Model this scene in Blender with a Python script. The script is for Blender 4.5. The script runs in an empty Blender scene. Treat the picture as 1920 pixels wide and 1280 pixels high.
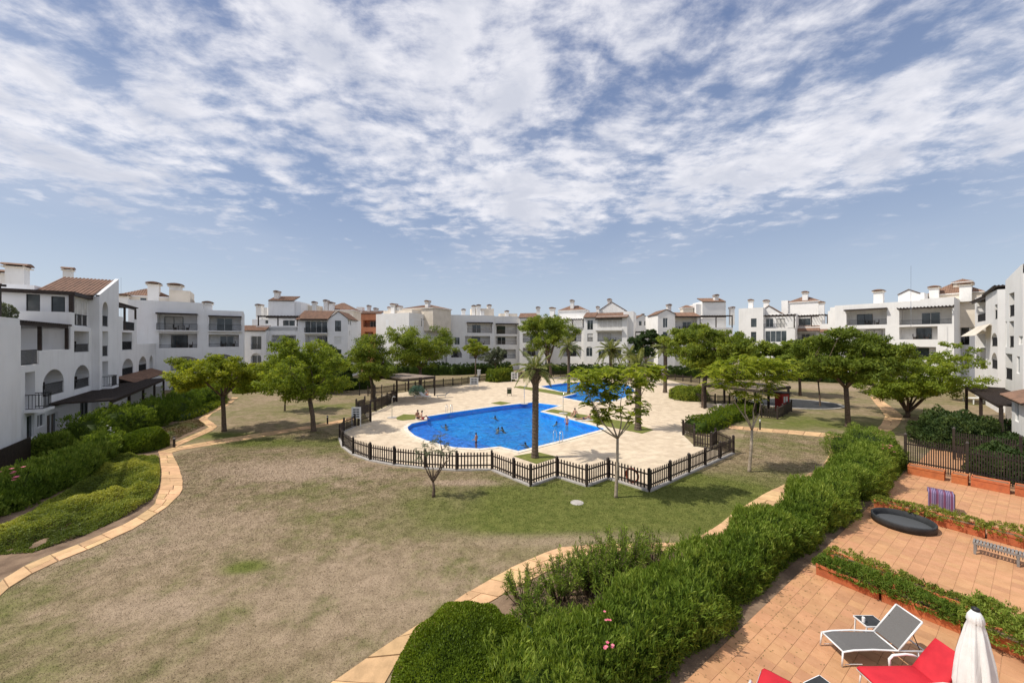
import bpy, bmesh, math, random
import numpy as np
from mathutils import Vector, Matrix
from mathutils.geometry import tessellate_polygon

random.seed(7)
RS = np.random.RandomState(11)
SC = bpy.context.scene
COL = SC.collection

# ------------------------------------------------------------------ camera, sky, sun, exposure
EYE, FPX = 7.5, 693.0
cam = bpy.data.cameras.new('camera')
cam.sensor_width = 36.0
cam.lens = 36.0 * FPX / 1920.0
cam.clip_start, cam.clip_end = 0.05, 6000
camo = bpy.data.objects.new('camera', cam)
COL.objects.link(camo)
camo.location = (0, 0, EYE)
camo.rotation_euler = (math.radians(90), 0, 0)
SC.camera = camo

SUN_EL = math.radians(55)
SUN_AZ = math.atan2(-0.99, -0.11)          # compass angle of the sun, from +Y towards +X
S_DIR = Vector((math.sin(SUN_AZ) * math.cos(SUN_EL), math.cos(SUN_AZ) * math.cos(SUN_EL), math.sin(SUN_EL)))
sl = bpy.data.lights.new('sun', 'SUN')
sl.energy, sl.angle, sl.color = 4.0, math.radians(0.6), (1.0, 0.94, 0.85)
so = bpy.data.objects.new('sun', sl)
COL.objects.link(so)
so.rotation_euler = S_DIR.to_track_quat('Z', 'Y').to_euler()
so.location = (0, 0, 60)

SC.view_settings.view_transform = 'Standard'
SC.view_settings.look = 'None'
SC.view_settings.exposure = 0.08
SC.view_settings.gamma = 1.0
SC.view_settings.use_curve_mapping = False
SC.cycles.max_bounces = 8
SC.cycles.transparent_max_bounces = 16
SC.cycles.caustics_reflective = False
SC.cycles.caustics_refractive = False


class NT:
    """small helper to write node trees"""
    def __init__(s, tree):
        s.t = tree
        s.n, s.l = tree.nodes, tree.links

    def new(s, typ, **kw):
        nd = s.n.new(typ)
        for k, v in kw.items():
            if k in nd.bl_rna.properties.keys():
                setattr(nd, k, v)
            else:
                s.put(nd, k, v)
        return nd

    def put(s, nd, key, v):
        sock = nd.inputs[key]
        if isinstance(v, bpy.types.NodeSocket):
            s.l.new(v, sock)
        else:
            sock.default_value = v

    def math(s, op, a, b=None, c=None, clamp=False):
        nd = s.n.new('ShaderNodeMath')
        nd.operation, nd.use_clamp = op, clamp
        for i, v in enumerate((a, b, c)):
            if v is not None:
                s.put(nd, i, v)
        return nd.outputs[0]

    def vmath(s, op, a, b=None):
        nd = s.n.new('ShaderNodeVectorMath')
        nd.operation = op
        s.put(nd, 0, a)
        if b is not None:
            s.put(nd, 1, b)
        return nd.outputs[1] if op in ('LENGTH', 'DISTANCE', 'DOT_PRODUCT') else nd.outputs[0]

    def noise(s, vec, scale, detail=4, rough=0.55, dist=0.0):
        nd = s.n.new('ShaderNodeTexNoise')
        if vec is not None:
            s.put(nd, 'Vector', vec)
        nd.inputs['Scale'].default_value = scale
        nd.inputs['Detail'].default_value = detail
        nd.inputs['Roughness'].default_value = rough
        nd.inputs['Distortion'].default_value = dist
        return nd.outputs[0]

    def smooth(s, v, a, b, lo=0.0, hi=1.0, mode='SMOOTHSTEP'):
        nd = s.n.new('ShaderNodeMapRange')
        nd.interpolation_type = mode
        s.put(nd, 0, v)
        for i, q in ((1, a), (2, b), (3, lo), (4, hi)):
            s.put(nd, i, q)
        return nd.outputs[0]

    def mix(s, f, a, b, mode='MIX'):
        nd = s.n.new('ShaderNodeMix')
        nd.data_type, nd.blend_type = 'RGBA', mode
        s.put(nd, 0, f)
        for i, v in ((6, a), (7, b)):
            if not isinstance(v, bpy.types.NodeSocket) and len(v) == 3:
                v = (*v, 1)
            s.put(nd, i, v)
        return nd.outputs[2]


world = bpy.data.worlds.new('World')
SC.world = world
world.use_nodes = True
w = NT(world.node_tree)
w.n.clear()
sky = w.new('ShaderNodeTexSky', sky_type='NISHITA', sun_disc=False)
sky.sun_elevation, sky.sun_rotation = SUN_EL, SUN_AZ
sky.altitude, sky.air_density, sky.dust_density, sky.ozone_density = 0, 1.0, 1.6, 1.0
tc = w.new('ShaderNodeTexCoord')
sep = w.new('ShaderNodeSeparateXYZ')
w.l.new(tc.outputs['Generated'], sep.inputs[0])
dz = w.math('MAXIMUM', sep.outputs[2], 0.0)
zz = w.math('ADD', dz, 0.10)
cx = w.math('DIVIDE', sep.outputs[0], zz)
cy = w.math('DIVIDE', sep.outputs[1], zz)
cmb = w.new('ShaderNodeCombineXYZ')
w.put(cmb, 0, cx); w.put(cmb, 1, cy)
plane = cmb.outputs[0]
mp = w.new('ShaderNodeMapping')
w.put(mp, 'Vector', plane)
mp.inputs['Rotation'].default_value = (0, 0, math.radians(-8))
mp.inputs['Scale'].default_value = (1.0, 0.74, 1.0)
mp.inputs['Location'].default_value = (3.3, 1.7, 0)
pv = mp.outputs[0]
warp = w.new('ShaderNodeTexNoise', Vector=pv, Scale=1.6, Detail=3.0)
wv = w.vmath('MULTIPLY', w.vmath('SUBTRACT', warp.outputs[1], (0.5, 0.5, 0.5)), (0.35, 0.35, 0.0))
pw = w.vmath('ADD', pv, wv)
pu = w.vmath('ADD', w.vmath('MULTIPLY', plane, (1.0, 1.25, 1.0)), w.vmath('MULTIPLY', wv, (0.7, 0.7, 1.0)))
cover = w.noise(pw, 1.0, 3, 0.5)
puff = w.noise(pw, 4.0, 8, 0.56, 0.0)
fine = w.noise(pu, 9.5, 8, 0.62, 0.0)
vor = w.new('ShaderNodeTexVoronoi', feature='SMOOTH_F1', Vector=pu, Scale=6.5)
vor.inputs['Smoothness'].default_value = 0.7
cell = w.math('SUBTRACT', 0.75, vor.outputs['Distance'])
dens = w.math('ADD', w.math('MULTIPLY', cover, 1.12), w.math('MULTIPLY', puff, 0.60))
dens = w.math('ADD', dens, w.math('MULTIPLY', cell, 0.34))
dens = w.math('ADD', dens, w.math('MULTIPLY', fine, 0.86))
low = w.smooth(dz, 0.16, 0.38, -0.30, 0.06)
dens = w.math('ADD', dens, low)
cm = w.smooth(dens, 1.13, 1.64)
cm = w.math('MULTIPLY', cm, w.smooth(dz, 0.10, 0.30))
veil = w.math('MULTIPLY', w.smooth(cover, 0.38, 0.66), w.smooth(dz, 0.12, 0.4, 0.0, 0.33))
cm = w.math('MAXIMUM', cm, veil)
thick = w.smooth(w.math('ADD', w.math('MULTIPLY', puff, 0.8), w.math('MULTIPLY', cover, 0.5)), 0.58, 0.86)
ccol = w.mix(thick, (8.7, 8.6, 9.0), (6.1, 6.3, 7.1))
grad = w.mix(w.smooth(dz, 0.0, 0.36), (5.5, 6.3, 7.4), (2.9, 3.75, 5.6))
grad = w.mix(w.smooth(dz, 0.28, 0.7), grad, (1.55, 2.2, 4.1))
skyc = w.mix(0.75, sky.outputs[0], grad)
allc = w.mix(w.math('MULTIPLY', cm, 0.92), skyc, ccol)
bg = w.new('ShaderNodeBackground', Color=allc, Strength=0.104)
wo = w.new('ShaderNodeOutputWorld')
w.l.new(bg.outputs[0], wo.inputs[0])

# ------------------------------------------------------------------ geometry helpers
def P(px, py, z=0.0):
    """ground (or level z) point seen at a photograph position, as (x, y)"""
    d = FPX * (EYE - z) / (py - 640.0)
    return ((px - 960.0) / FPX * d, d)

def D(px, d):
    return ((px - 960.0) / FPX * d, d)

AX, BX = Vector((0.82, 0.572)), Vector((-0.572, 0.82))     # the two street directions of the estate
def ST(s, t):
    return (AX.x * s + BX.x * t, AX.y * s + BX.y * t)
A_ANG = math.atan2(AX.y, AX.x)


class MB:
    def __init__(s):
        s.v, s.f = [], []

    def add(s, vs, fs):
        o = len(s.v)
        s.v.extend([tuple(p) for p in vs])
        s.f.extend([tuple(i + o for i in f) for f in fs])

    def box(s, x0, x1, y0, y1, z0, z1, rot=None, org=(0, 0, 0)):
        vs = [(x, y, z) for z in (z0, z1) for y in (y0, y1) for x in (x0, x1)]
        if rot is not None:
            vs = [rot @ Vector(p) + Vector(org) for p in vs]
        s.add(vs, [(0, 2, 3, 1), (4, 5, 7, 6), (0, 1, 5, 4), (2, 6, 7, 3), (0, 4, 6, 2), (1, 3, 7, 5)])

    def bar(s, p, q, wx, wz=None):
        """square bar from p to q"""
        p, q = Vector(p), Vector(q)
        wz = wz or wx
        d = (q - p)
        if d.length < 1e-6:
            return
        z = d.normalized()
        up = Vector((0, 0, 1)) if abs(z.z) < 0.95 else Vector((0, 1, 0))
        x = z.cross(up).normalized()
        y = x.cross(z)
        vs = []
        for e in (p, q):
            for a, b in ((-1, -1), (1, -1), (1, 1), (-1, 1)):
                vs.append(e + x * a * wx / 2 + y * b * wz / 2)
        s.add(vs, [(3, 2, 1, 0), (4, 5, 6, 7), (0, 1, 5, 4), (1, 2, 6, 5), (2, 3, 7, 6), (3, 0, 4, 7)])

    def tube(s, pts, rad, n=6, cap=True):
        pts = [Vector(p) for p in pts]
        if not isinstance(rad, (list, tuple)):
            rad = [rad] * len(pts)
        rings, prevx = [], None
        for i, p in enumerate(pts):
            d = (pts[min(i + 1, len(pts) - 1)] - pts[max(i - 1, 0)])
            d = d.normalized() if d.length > 1e-9 else Vector((0, 0, 1))
            if prevx is None:
                h = Vector((1, 0, 0)) if abs(d.x) < 0.9 else Vector((0, 1, 0))
                x = (h - d * h.dot(d)).normalized()
            else:
                x = (prevx - d * prevx.dot(d)).normalized()
            prevx = x
            y = d.cross(x)
            rings.append([p + (x * math.cos(2 * math.pi * k / n) + y * math.sin(2 * math.pi * k / n)) * rad[i] for k in range(n)])
        vs = [q for r in rings for q in r]
        fs = []
        for i in range(len(pts) - 1):
            for k in range(n):
                fs.append((i * n + k, i * n + (k + 1) % n, (i + 1) * n + (k + 1) % n, (i + 1) * n + k))
        if cap:
            fs.append(tuple(range(n - 1, -1, -1)))
            fs.append(tuple((len(pts) - 1) * n + k for k in range(n)))
        s.add(vs, fs)

    def lathe(s, prof, n=16, org=(0, 0, 0), sx=1.0, sy=1.0):
        o = Vector(org)
        vs = []
        for r, z in prof:
            for k in range(n):
                a = 2 * math.pi * k / n
                vs.append(o + Vector((r * math.cos(a) * sx, r * math.sin(a) * sy, z)))
        fs = []
        for i in range(len(prof) - 1):
            for k in range(n):
                fs.append((i * n + k, i * n + (k + 1) % n, (i + 1) * n + (k + 1) % n, (i + 1) * n + k))
        s.add(vs, fs)

    def poly(s, pts):
        s.add(pts, [tuple(range(len(pts)))])

    def prism(s, pts, z0, z1, inset=0.0):
        n = len(pts)
        cxm = sum(p[0] for p in pts) / n; cym = sum(p[1] for p in pts) / n
        vs = [(p[0], p[1], z0) for p in pts]
        vs += [(cxm + (p[0] - cxm) * (1 - inset), cym + (p[1] - cym) * (1 - inset), z1) for p in pts]
        s.add(vs, [tuple(range(n, 2 * n))] + [(i, (i + 1) % n, n + (i + 1) % n, n + i) for i in range(n)])

    def mesh(s, name):
        me = bpy.data.meshes.new(name)
        me.from_pydata(s.v, [], s.f)
        me.update()
        return me

    def build(s, name, mat, parent=None, smooth=False, bevel=0.0, **tags):
        me = s.mesh(name)
        if bevel or smooth:
            bm = bmesh.new()
            bm.from_mesh(me)
            bmesh.ops.recalc_face_normals(bm, faces=bm.faces)
            if bevel:
                bmesh.ops.bevel(bm, geom=list(bm.edges), offset=bevel, segments=1, affect='EDGES', clamp_overlap=True)
            bm.to_mesh(me)
            bm.free()
        if smooth:
            me.polygons.foreach_set('use_smooth', [True] * len(me.polygons))
        return link(name, me, mat, parent, **tags)


def link(name, me, mat, parent=None, loc=None, rz=None, **tags):
    o = bpy.data.objects.new(name, me)
    if mat is not None and me is not None and not me.materials:
        for m_ in (mat if isinstance(mat, (list, tuple)) else [mat]):
            me.materials.append(m_)
    COL.objects.link(o)
    if parent is not None:
        o.parent = parent
    if loc is not None:
        o.location = loc if len(loc) == 3 else (loc[0], loc[1], 0)
    if rz is not None:
        o.rotation_euler = (0, 0, rz)
    for k, v in tags.items():
        if v:
            o[{'cat': 'category'}.get(k, k)] = v
    return o


def thing(name, label, cat, loc=(0, 0, 0), rz=0.0, group=None):
    o = link(name, None, None, None, loc, rz, label=label, cat=cat, group=group)
    o.empty_display_size = 0.3
    return o


def children(o):
    return [c for c in COL.objects if c.parent == o]


def copy_tree(o, loc=None, rz=None, label=None, scale=None):
    kids = {}
    for c in COL.objects:
        if c.parent:
            kids.setdefault(c.parent.name, []).append(c)
    def rec(src, par):
        c = src.copy()
        COL.objects.link(c)
        if par is not None:
            c.parent = par
        for ch in kids.get(src.name, []):
            rec(ch, c)
        return c
    r = rec(o, None)
    if loc is not None:
        r.location = loc if len(loc) == 3 else (loc[0], loc[1], 0)
    if rz is not None:
        r.rotation_euler = (0, 0, rz)
    if label:
        r['label'] = label
    if scale:
        r.scale = (scale,) * 3
    return r


def np_mesh(name, V, F, var=None, flat=False):
    """fast mesh from numpy quads, with a per-face value for the colour of each leaf"""
    me = bpy.data.meshes.new(name)
    V = np.asarray(V, np.float32); F = np.asarray(F, np.int32)
    k = F.shape[1]
    me.vertices.add(len(V)); me.vertices.foreach_set('co', V.ravel())
    me.loops.add(F.size); me.loops.foreach_set('vertex_index', F.ravel())
    me.polygons.add(len(F))
    me.polygons.foreach_set('loop_start', np.arange(0, F.size, k, dtype=np.int32))
    me.polygons.foreach_set('loop_total', np.full(len(F), k, np.int32))
    if var is not None:
        at = me.attributes.new('var', 'FLOAT', 'FACE')
        at.data.foreach_set('value', np.asarray(var, np.float32))
    if flat:
        me.polygons.foreach_set('use_smooth', np.zeros(len(F), bool))
    me.update(calc_edges=True)
    return me


def unit(a):
    return a / np.maximum(np.linalg.norm(a, axis=1, keepdims=True), 1e-9)


def leaf_quads(C, axis, nrm, length, width, fold=0.25):
    """one rhombic leaf per centre; axis = direction of the midrib, nrm = rough face normal"""
    axis = unit(axis)
    side = unit(np.cross(nrm, axis))
    up = np.cross(axis, side)
    L = np.asarray(length).reshape(-1, 1); W = np.asarray(width).reshape(-1, 1)
    b = C - axis * L * 0.5
    t = C + axis * L * 0.5
    m = C + axis * L * 0.05 - up * W * fold
    V = np.stack([b, m + side * W * 0.5, t, m - side * W * 0.5], 1).reshape(-1, 3)
    F = np.arange(len(C) * 4).reshape(-1, 4)
    return V, F


def rdir(n, rs=RS):
    return unit(rs.normal(size=(n, 3)))


def inpoly(x, y, poly):
    x = np.asarray(x); y = np.asarray(y)
    r = np.zeros(x.shape, bool)
    n = len(poly)
    for i in range(n):
        x0, y0 = poly[i]; x1, y1 = poly[(i + 1) % n]
        if y0 == y1:
            continue
        c = ((y0 > y) != (y1 > y)) & (x < (x1 - x0) * (y - y0) / (y1 - y0) + x0)
        r ^= c
    return r


def segdist(x, y, poly, closed=True):
    d = np.full(np.asarray(x).shape, 1e9)
    n = len(poly)
    for i in range(n if closed else n - 1):
        x0, y0 = poly[i]; x1, y1 = poly[(i + 1) % n]
        dx, dy = x1 - x0, y1 - y0
        t = np.clip(((x - x0) * dx + (y - y0) * dy) / (dx * dx + dy * dy + 1e-12), 0, 1)
        d = np.minimum(d, np.hypot(x - x0 - t * dx, y - y0 - t * dy))
    return d


def fill(name, outer, holes, z, mat, **tags):
    loops = [[Vector((p[0], p[1], 0)) for p in outer]] + [[Vector((p[0], p[1], 0)) for p in h] for h in holes]
    tris = tessellate_polygon(loops)
    flat = [p for l in loops for p in l]
    me = bpy.data.meshes.new(name)
    fs = []
    for t in tris:
        a, b, c = (flat[i] for i in t)
        fs.append(t if (b - a).cross(c - a).z > 0 else (t[0], t[2], t[1]))
    me.from_pydata([(p.x, p.y, z) for p in flat], [], fs)
    me.update()
    return link(name, me, mat, **tags)


def resample(pts, step, closed=False):
    pts = [Vector((p[0], p[1])) for p in pts]
    if closed:
        pts = pts + [pts[0]]
    out = [pts[0].copy()]
    L = [0]
    for i in range(1, len(pts)):
        L.append(L[-1] + (pts[i] - pts[i - 1]).length)
    n = max(1, round(L[-1] / step))
    out = []
    for k in range(n + (0 if closed else 1)):
        q = L[-1] * k / n
        i = 1
        while i < len(L) - 1 and L[i] < q:
            i += 1
        f = (q - L[i - 1]) / max(L[i] - L[i - 1], 1e-9)
        out.append(pts[i - 1].lerp(pts[i], f))
    return out


def spline(pts, sub=6, closed=False):
    """Catmull-Rom through the points"""
    pts = [Vector((p[0], p[1])) for p in pts]
    n = len(pts)
    out = []
    for i in range(n if closed else n - 1):
        p0 = pts[(i - 1) % n] if closed or i > 0 else pts[0]
        p1, p2 = pts[i], pts[(i + 1) % n]
        p3 = pts[(i + 2) % n] if closed or i + 2 < n else pts[-1]
        for k in range(sub):
            t = k / sub
            out.append(0.5 * ((2 * p1) + (p2 - p0) * t + (2 * p0 - 5 * p1 + 4 * p2 - p3) * t * t + (3 * p1 - p0 - 3 * p2 + p3) * t ** 3))
    if not closed:
        out.append(pts[-1])
    return [(p.x, p.y) for p in out]


# ------------------------------------------------------------------ materials
M = {}

def mat(name, c1, c2=None, rough=0.8, scale=3.0, spec=0.3, bump=0.0, bscale=40.0, detail=5, rnd=0.0, metal=0.0, coord='Object', lo=0.35, hi=0.7):
    m = bpy.data.materials.new(name)
    m.use_nodes = True
    t = NT(m.node_tree)
    b = t.n['Principled BSDF']
    b.inputs['Roughness'].default_value = rough
    b.inputs['Specular IOR Level'].default_value = spec
    b.inputs['Metallic'].default_value = metal
    tcx = t.new('ShaderNodeTexCoord')
    vec = tcx.outputs[coord] if coord != 'World' else t.new('ShaderNodeNewGeometry').outputs['Position']
    col = None
    if c2 is not None:
        col = t.mix(t.smooth(t.noise(vec, scale, detail, 0.6), lo, hi), c1, c2)
    if name.startswith('plaster'):
        mpn = t.new('ShaderNodeMapping', Vector=vec)
        mpn.inputs['Scale'].default_value = (1.0, 1.0, 0.12)
        col = t.mix(t.smooth(t.noise(mpn.outputs[0], 1.6, 6, 0.65), 0.5, 0.8, 0.0, 0.5), col, (0.60, 0.575, 0.54))
    if coord == 'World':
        col = t.mix(t.smooth(t.noise(vec, 0.55, 6, 0.7), 0.45, 0.75, 0.0, 0.55), col, tuple(x * 0.80 for x in c2))
    if rnd:
        oi = t.new('ShaderNodeObjectInfo')
        hsv = t.new('ShaderNodeHueSaturation')
        t.put(hsv, 'Value', t.smooth(oi.outputs['Random'], 0, 1, 1 - rnd, 1 + rnd, 'LINEAR'))
        t.put(hsv, 'Hue', t.smooth(t.math('FRACT', t.math('MULTIPLY', oi.outputs['Random'], 7.31)), 0, 1, 0.5 - rnd * 0.05, 0.5 + rnd * 0.05, 'LINEAR'))
        t.put(hsv, 'Color', col if col is not None else (*c1, 1))
        col = hsv.outputs[0]
    if col is None:
        b.inputs['Base Color'].default_value = (*c1, 1)
    else:
        t.l.new(col, b.inputs['Base Color'])
    if bump:
        bn = t.new('ShaderNodeBump')
        bn.inputs['Strength'].default_value = bump
        bn.inputs['Distance'].default_value = 0.02
        t.put(bn, 'Height', t.noise(vec, bscale, 5, 0.6))
        t.l.new(bn.outputs[0], b.inputs['Normal'])
    M[name] = m
    return m


def leafmat(name, dark, mid, light, trans=0.3, rough=0.55):
    m = bpy.data.materials.new(name)
    m.use_nodes = True
    t = NT(m.node_tree)
    b = t.n['Principled BSDF']
    b.inputs['Roughness'].default_value = rough
    b.inputs['Specular IOR Level'].default_value = 0.15
    at = t.new('ShaderNodeAttribute', attribute_name='var')
    f = at.outputs['Fac']
    c = t.mix(t.smooth(f, 0.0, 0.5, 0, 1, 'LINEAR'), dark, mid)
    c = t.mix(t.smooth(f, 0.5, 1.0, 0, 1, 'LINEAR'), c, light)
    t.l.new(c, b.inputs['Base Color'])
    tr = t.new('ShaderNodeBsdfTranslucent')
    t.put(tr, 'Color', t.mix(1.0, c, (1.35, 1.3, 0.6), 'MULTIPLY'))
    mx = t.new('ShaderNodeMixShader')
    mx.inputs[0].default_value = trans
    t.l.new(b.outputs[0], mx.inputs[1]); t.l.new(tr.outputs[0], mx.inputs[2])
    t.l.new(mx.outputs[0], t.n['Material Output'].inputs[0])
    M[name] = m
    return m


mat('plaster', (0.82, 0.80, 0.77), (0.75, 0.73, 0.70), 0.9, 0.35, 0.2, 0.15, 30)
mat('plaster_cool', (0.82, 0.815, 0.81), (0.75, 0.745, 0.74), 0.9, 0.35, 0.2, 0.15, 30)  # cooler copy of plaster for facades in shade, shade tone in the colour
mat('cream', (0.72, 0.64, 0.54), (0.62, 0.55, 0.45), 0.9, 0.6, 0.2, 0.1, 30)
mat('terracotta_wall', (0.62, 0.27, 0.15), (0.52, 0.22, 0.12), 0.9, 0.6, 0.2, 0.1, 30)
mat('darkwood', (0.028, 0.019, 0.015), (0.05, 0.034, 0.026), 0.65, 6.0, 0.35, 0.2, 60)
mat('fencewood', (0.022, 0.015, 0.012), (0.045, 0.03, 0.022), 0.6, 5.0, 0.4, 0.25, 50, rnd=0.25)
mat('brownwood', (0.16, 0.11, 0.08), (0.24, 0.17, 0.12), 0.75, 4.0, 0.3, 0.2, 60)
mat('rooftile', (0.27, 0.16, 0.108), (0.17, 0.105, 0.075), 0.85, 1.7, 0.25, 0.3, 20)
mat('iron', (0.02, 0.02, 0.022), None, 0.5, 1, 0.4)
mat('steel', (0.62, 0.63, 0.65), None, 0.22, 1, 0.5, metal=1.0)
mat('white_metal', (0.80, 0.80, 0.79), (0.72, 0.72, 0.70), 0.35, 5, 0.5)
mat('white_plastic', (0.78, 0.78, 0.76), (0.68, 0.68, 0.66), 0.5, 5, 0.4)
mat('glass', (0.03, 0.04, 0.045), (0.07, 0.085, 0.09), 0.06, 0.8, 0.8)
mat('curtain', (0.62, 0.60, 0.56), (0.5, 0.48, 0.45), 0.8, 1.5, 0.2)
mat('deckstone', (0.65, 0.535, 0.39), (0.57, 0.46, 0.33), 0.85, 2.2, 0.25, 0.3, 60, rnd=0.06, coord='World')
mat('deckbase', (0.68, 0.575, 0.43), (0.62, 0.52, 0.385), 0.9, 1.2, 0.2, 0.3, 40)
mat('coping', (0.74, 0.68, 0.58), (0.62, 0.56, 0.47), 0.7, 3.0, 0.3, 0.2, 50, rnd=0.08)
mat('pathstone', (0.66, 0.42, 0.225), (0.50, 0.32, 0.17), 0.85, 2.5, 0.25, 0.5, 25, rnd=0.16, coord='World')
mat('tile', (0.54, 0.29, 0.15), (0.48, 0.25, 0.125), 0.7, 4.0, 0.3, 0.25, 30, rnd=0.09, coord='World')
mat('grout', (0.53, 0.31, 0.175), (0.48, 0.28, 0.155), 0.95, 6, 0.1)
mat('terracotta', (0.55, 0.17, 0.065), (0.42, 0.13, 0.055), 0.8, 5, 0.3, 0.2, 40, rnd=0.12)
mat('soil', (0.26, 0.18, 0.12), (0.14, 0.095, 0.065), 0.95, 1.6, 0.1, 1.0, 22)
mat('bark', (0.17, 0.12, 0.085), (0.085, 0.06, 0.045), 0.9, 9, 0.2, 0.8, 30)
mat('palebark', (0.40, 0.33, 0.25), (0.27, 0.21, 0.15), 0.9, 7, 0.2, 0.6, 30)
mat('palmbark', (0.15, 0.115, 0.085), (0.07, 0.052, 0.04), 0.95, 12, 0.2, 1.0, 25)
mat('redcloth', (0.56, 0.022, 0.035), (0.46, 0.016, 0.028), 0.75, 3, 0.3, 0.15, 120)
mat('greysling', (0.115, 0.11, 0.105), (0.15, 0.145, 0.14), 0.7, 90, 0.3, 0.2, 160)
mat('greywood', (0.20, 0.185, 0.17), (0.28, 0.26, 0.24), 0.8, 5, 0.25, 0.3, 60)
mat('blackmat', (0.028, 0.03, 0.032), (0.045, 0.047, 0.05), 0.65, 2.5, 0.3, 0.2, 60)
mat('whitecloth', (0.80, 0.80, 0.78), (0.72, 0.72, 0.70), 0.9, 4, 0.15, 0.2, 60)
mat('skin', (0.55, 0.33, 0.23), (0.48, 0.27, 0.18), 0.6, 6, 0.3)
mat('skin_tan', (0.36, 0.20, 0.13), None, 0.6, 6, 0.3)
mat('hair_dark', (0.025, 0.018, 0.014), None, 0.6)
mat('navycloth', (0.03, 0.035, 0.09), None, 0.8)
mat('redswim', (0.45, 0.04, 0.05), None, 0.8)
mat('greenswim', (0.06, 0.25, 0.18), None, 0.8)
mat('red_paint', (0.42, 0.03, 0.03), (0.34, 0.025, 0.025), 0.5, 3)
mat('orange_ring', (0.55, 0.12, 0.06), None, 0.5)
mat('rock', (0.46, 0.40, 0.34), (0.30, 0.26, 0.22), 0.9, 4, 0.2, 0.8, 9)
mat('concrete', (0.46, 0.43, 0.39), (0.36, 0.33, 0.30), 0.9, 4, 0.2, 0.3, 30)
mat('pooltile', (0.03, 0.47, 1.0), (0.015, 0.32, 0.90), 0.35, 0.5, 0.4)
mat('pooltile_shallow', (0.09, 0.33, 0.95), (0.07, 0.29, 0.90), 0.35, 1.2, 0.4)
mat('shutter', (0.30, 0.30, 0.30), None, 0.6)
mat('pink', (0.62, 0.10, 0.18), (0.7, 0.25, 0.3), 0.7, 20)
mat('white_flower', (0.8, 0.78, 0.75), None, 0.7)
leafmat('leaf_tree', (0.066, 0.102, 0.018), (0.166, 0.222, 0.032), (0.375, 0.399, 0.055), 0.45)
leafmat('leaf_yellow', (0.081, 0.115, 0.014), (0.216, 0.263, 0.024), (0.446, 0.446, 0.047), 0.45)
leafmat('leaf_bright', (0.101, 0.146, 0.02), (0.236, 0.299, 0.035), (0.492, 0.489, 0.065), 0.45)
leafmat('leaf_fresh', (0.103, 0.144, 0.014), (0.218, 0.282, 0.028), (0.414, 0.46, 0.057), 0.52)
leafmat('leaf_dark', (0.023, 0.042, 0.015), (0.046, 0.078, 0.022), (0.099, 0.135, 0.033), 0.3)
leafmat('leaf_oleander', (0.057, 0.103, 0.013), (0.148, 0.221, 0.028), (0.34, 0.41, 0.081), 0.42)
leafmat('leaf_box', (0.046, 0.078, 0.008), (0.111, 0.169, 0.012), (0.221, 0.273, 0.023), 0.35)
leafmat('leaf_cover', (0.097, 0.13, 0.023), (0.203, 0.243, 0.035), (0.389, 0.389, 0.065), 0.35)
leafmat('leaf_olive', (0.06, 0.075, 0.04), (0.12, 0.14, 0.08), (0.22, 0.24, 0.15), 0.2)
leafmat('leaf_palm', (0.084, 0.108, 0.03), (0.192, 0.222, 0.072), (0.432, 0.408, 0.18), 0.35)
leafmat('leaf_agave', (0.05, 0.10, 0.08), (0.09, 0.17, 0.13), (0.16, 0.25, 0.19), 0.15)
leafmat('leaf_dry', (0.10, 0.07, 0.035), (0.17, 0.13, 0.06), (0.12, 0.15, 0.045), 0.2)


def water_mat():
    m = bpy.data.materials.new('water')
    m.use_nodes = True
    t = NT(m.node_tree)
    t.n.remove(t.n['Principled BSDF'])
    geo = t.new('ShaderNodeNewGeometry')
    h = t.math('ADD', t.noise(geo.outputs['Position'], 1.3, 3, 0.5, 0.6), t.math('MULTIPLY', t.noise(geo.outputs['Position'], 5.0, 3, 0.55, 0.8), 0.35))
    bn = t.new('ShaderNodeBump')
    bn.inputs['Strength'].default_value = 0.9
    bn.inputs['Distance'].default_value = 0.35
    t.put(bn, 'Height', h)
    gl = t.new('ShaderNodeBsdfGlossy', Roughness=0.05)
    t.l.new(bn.outputs[0], gl.inputs['Normal'])
    tr = t.new('ShaderNodeBsdfTransparent', Color=(0.62, 0.88, 0.98, 1))
    fr = t.new('ShaderNodeFresnel', IOR=1.33)
    t.l.new(bn.outputs[0], fr.inputs['Normal'])
    mx = t.new('ShaderNodeMixShader')
    t.put(mx, 0, t.math('MULTIPLY', fr.outputs[0], 1.0))
    t.l.new(tr.outputs[0], mx.inputs[1]); t.l.new(gl.outputs[0], mx.inputs[2])
    t.l.new(mx.outputs[0], t.n['Material Output'].inputs[0])
    M['water'] = m
water_mat()

# dry and green patches of the lawn: (photograph position, radius x, radius y, greenness)
PATCH = [(1180, 955, 7.5, 4.4, 0.85), (900, 955, 4.8, 3.0, 0.6), (1300, 930, 5.5, 3.5, 0.6), (1080, 905, 8, 1.8, 0.5), (1050, 985, 5, 1.6, 0.35), (462, 1062, 0.9, 0.5, 1.1), (500, 830, 5, 1.6, 0.8),
         (640, 830, 3, 3, 0.5), (1420, 900, 6, 3, 0.7), (1500, 790, 9, 5, 0.65), (620, 762, 9, 3.5, 0.55), (430, 815, 4.0, 1.5, 0.9), (450, 1150, 1.6, 0.7, 0.35),
         (560, 745, 5, 3, -0.3), (560, 880, 6, 2.6, -0.7), (330, 1000, 4, 3, -0.35), (700, 1100, 5, 2.5, -0.3), (1080, 1010, 5, 0.8, -0.5), (880, 905, 3.2, .6, -0.7), (280, 1140, 2, 1, -0.5), (1560, 725, 10, 7, -0.35)]

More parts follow.
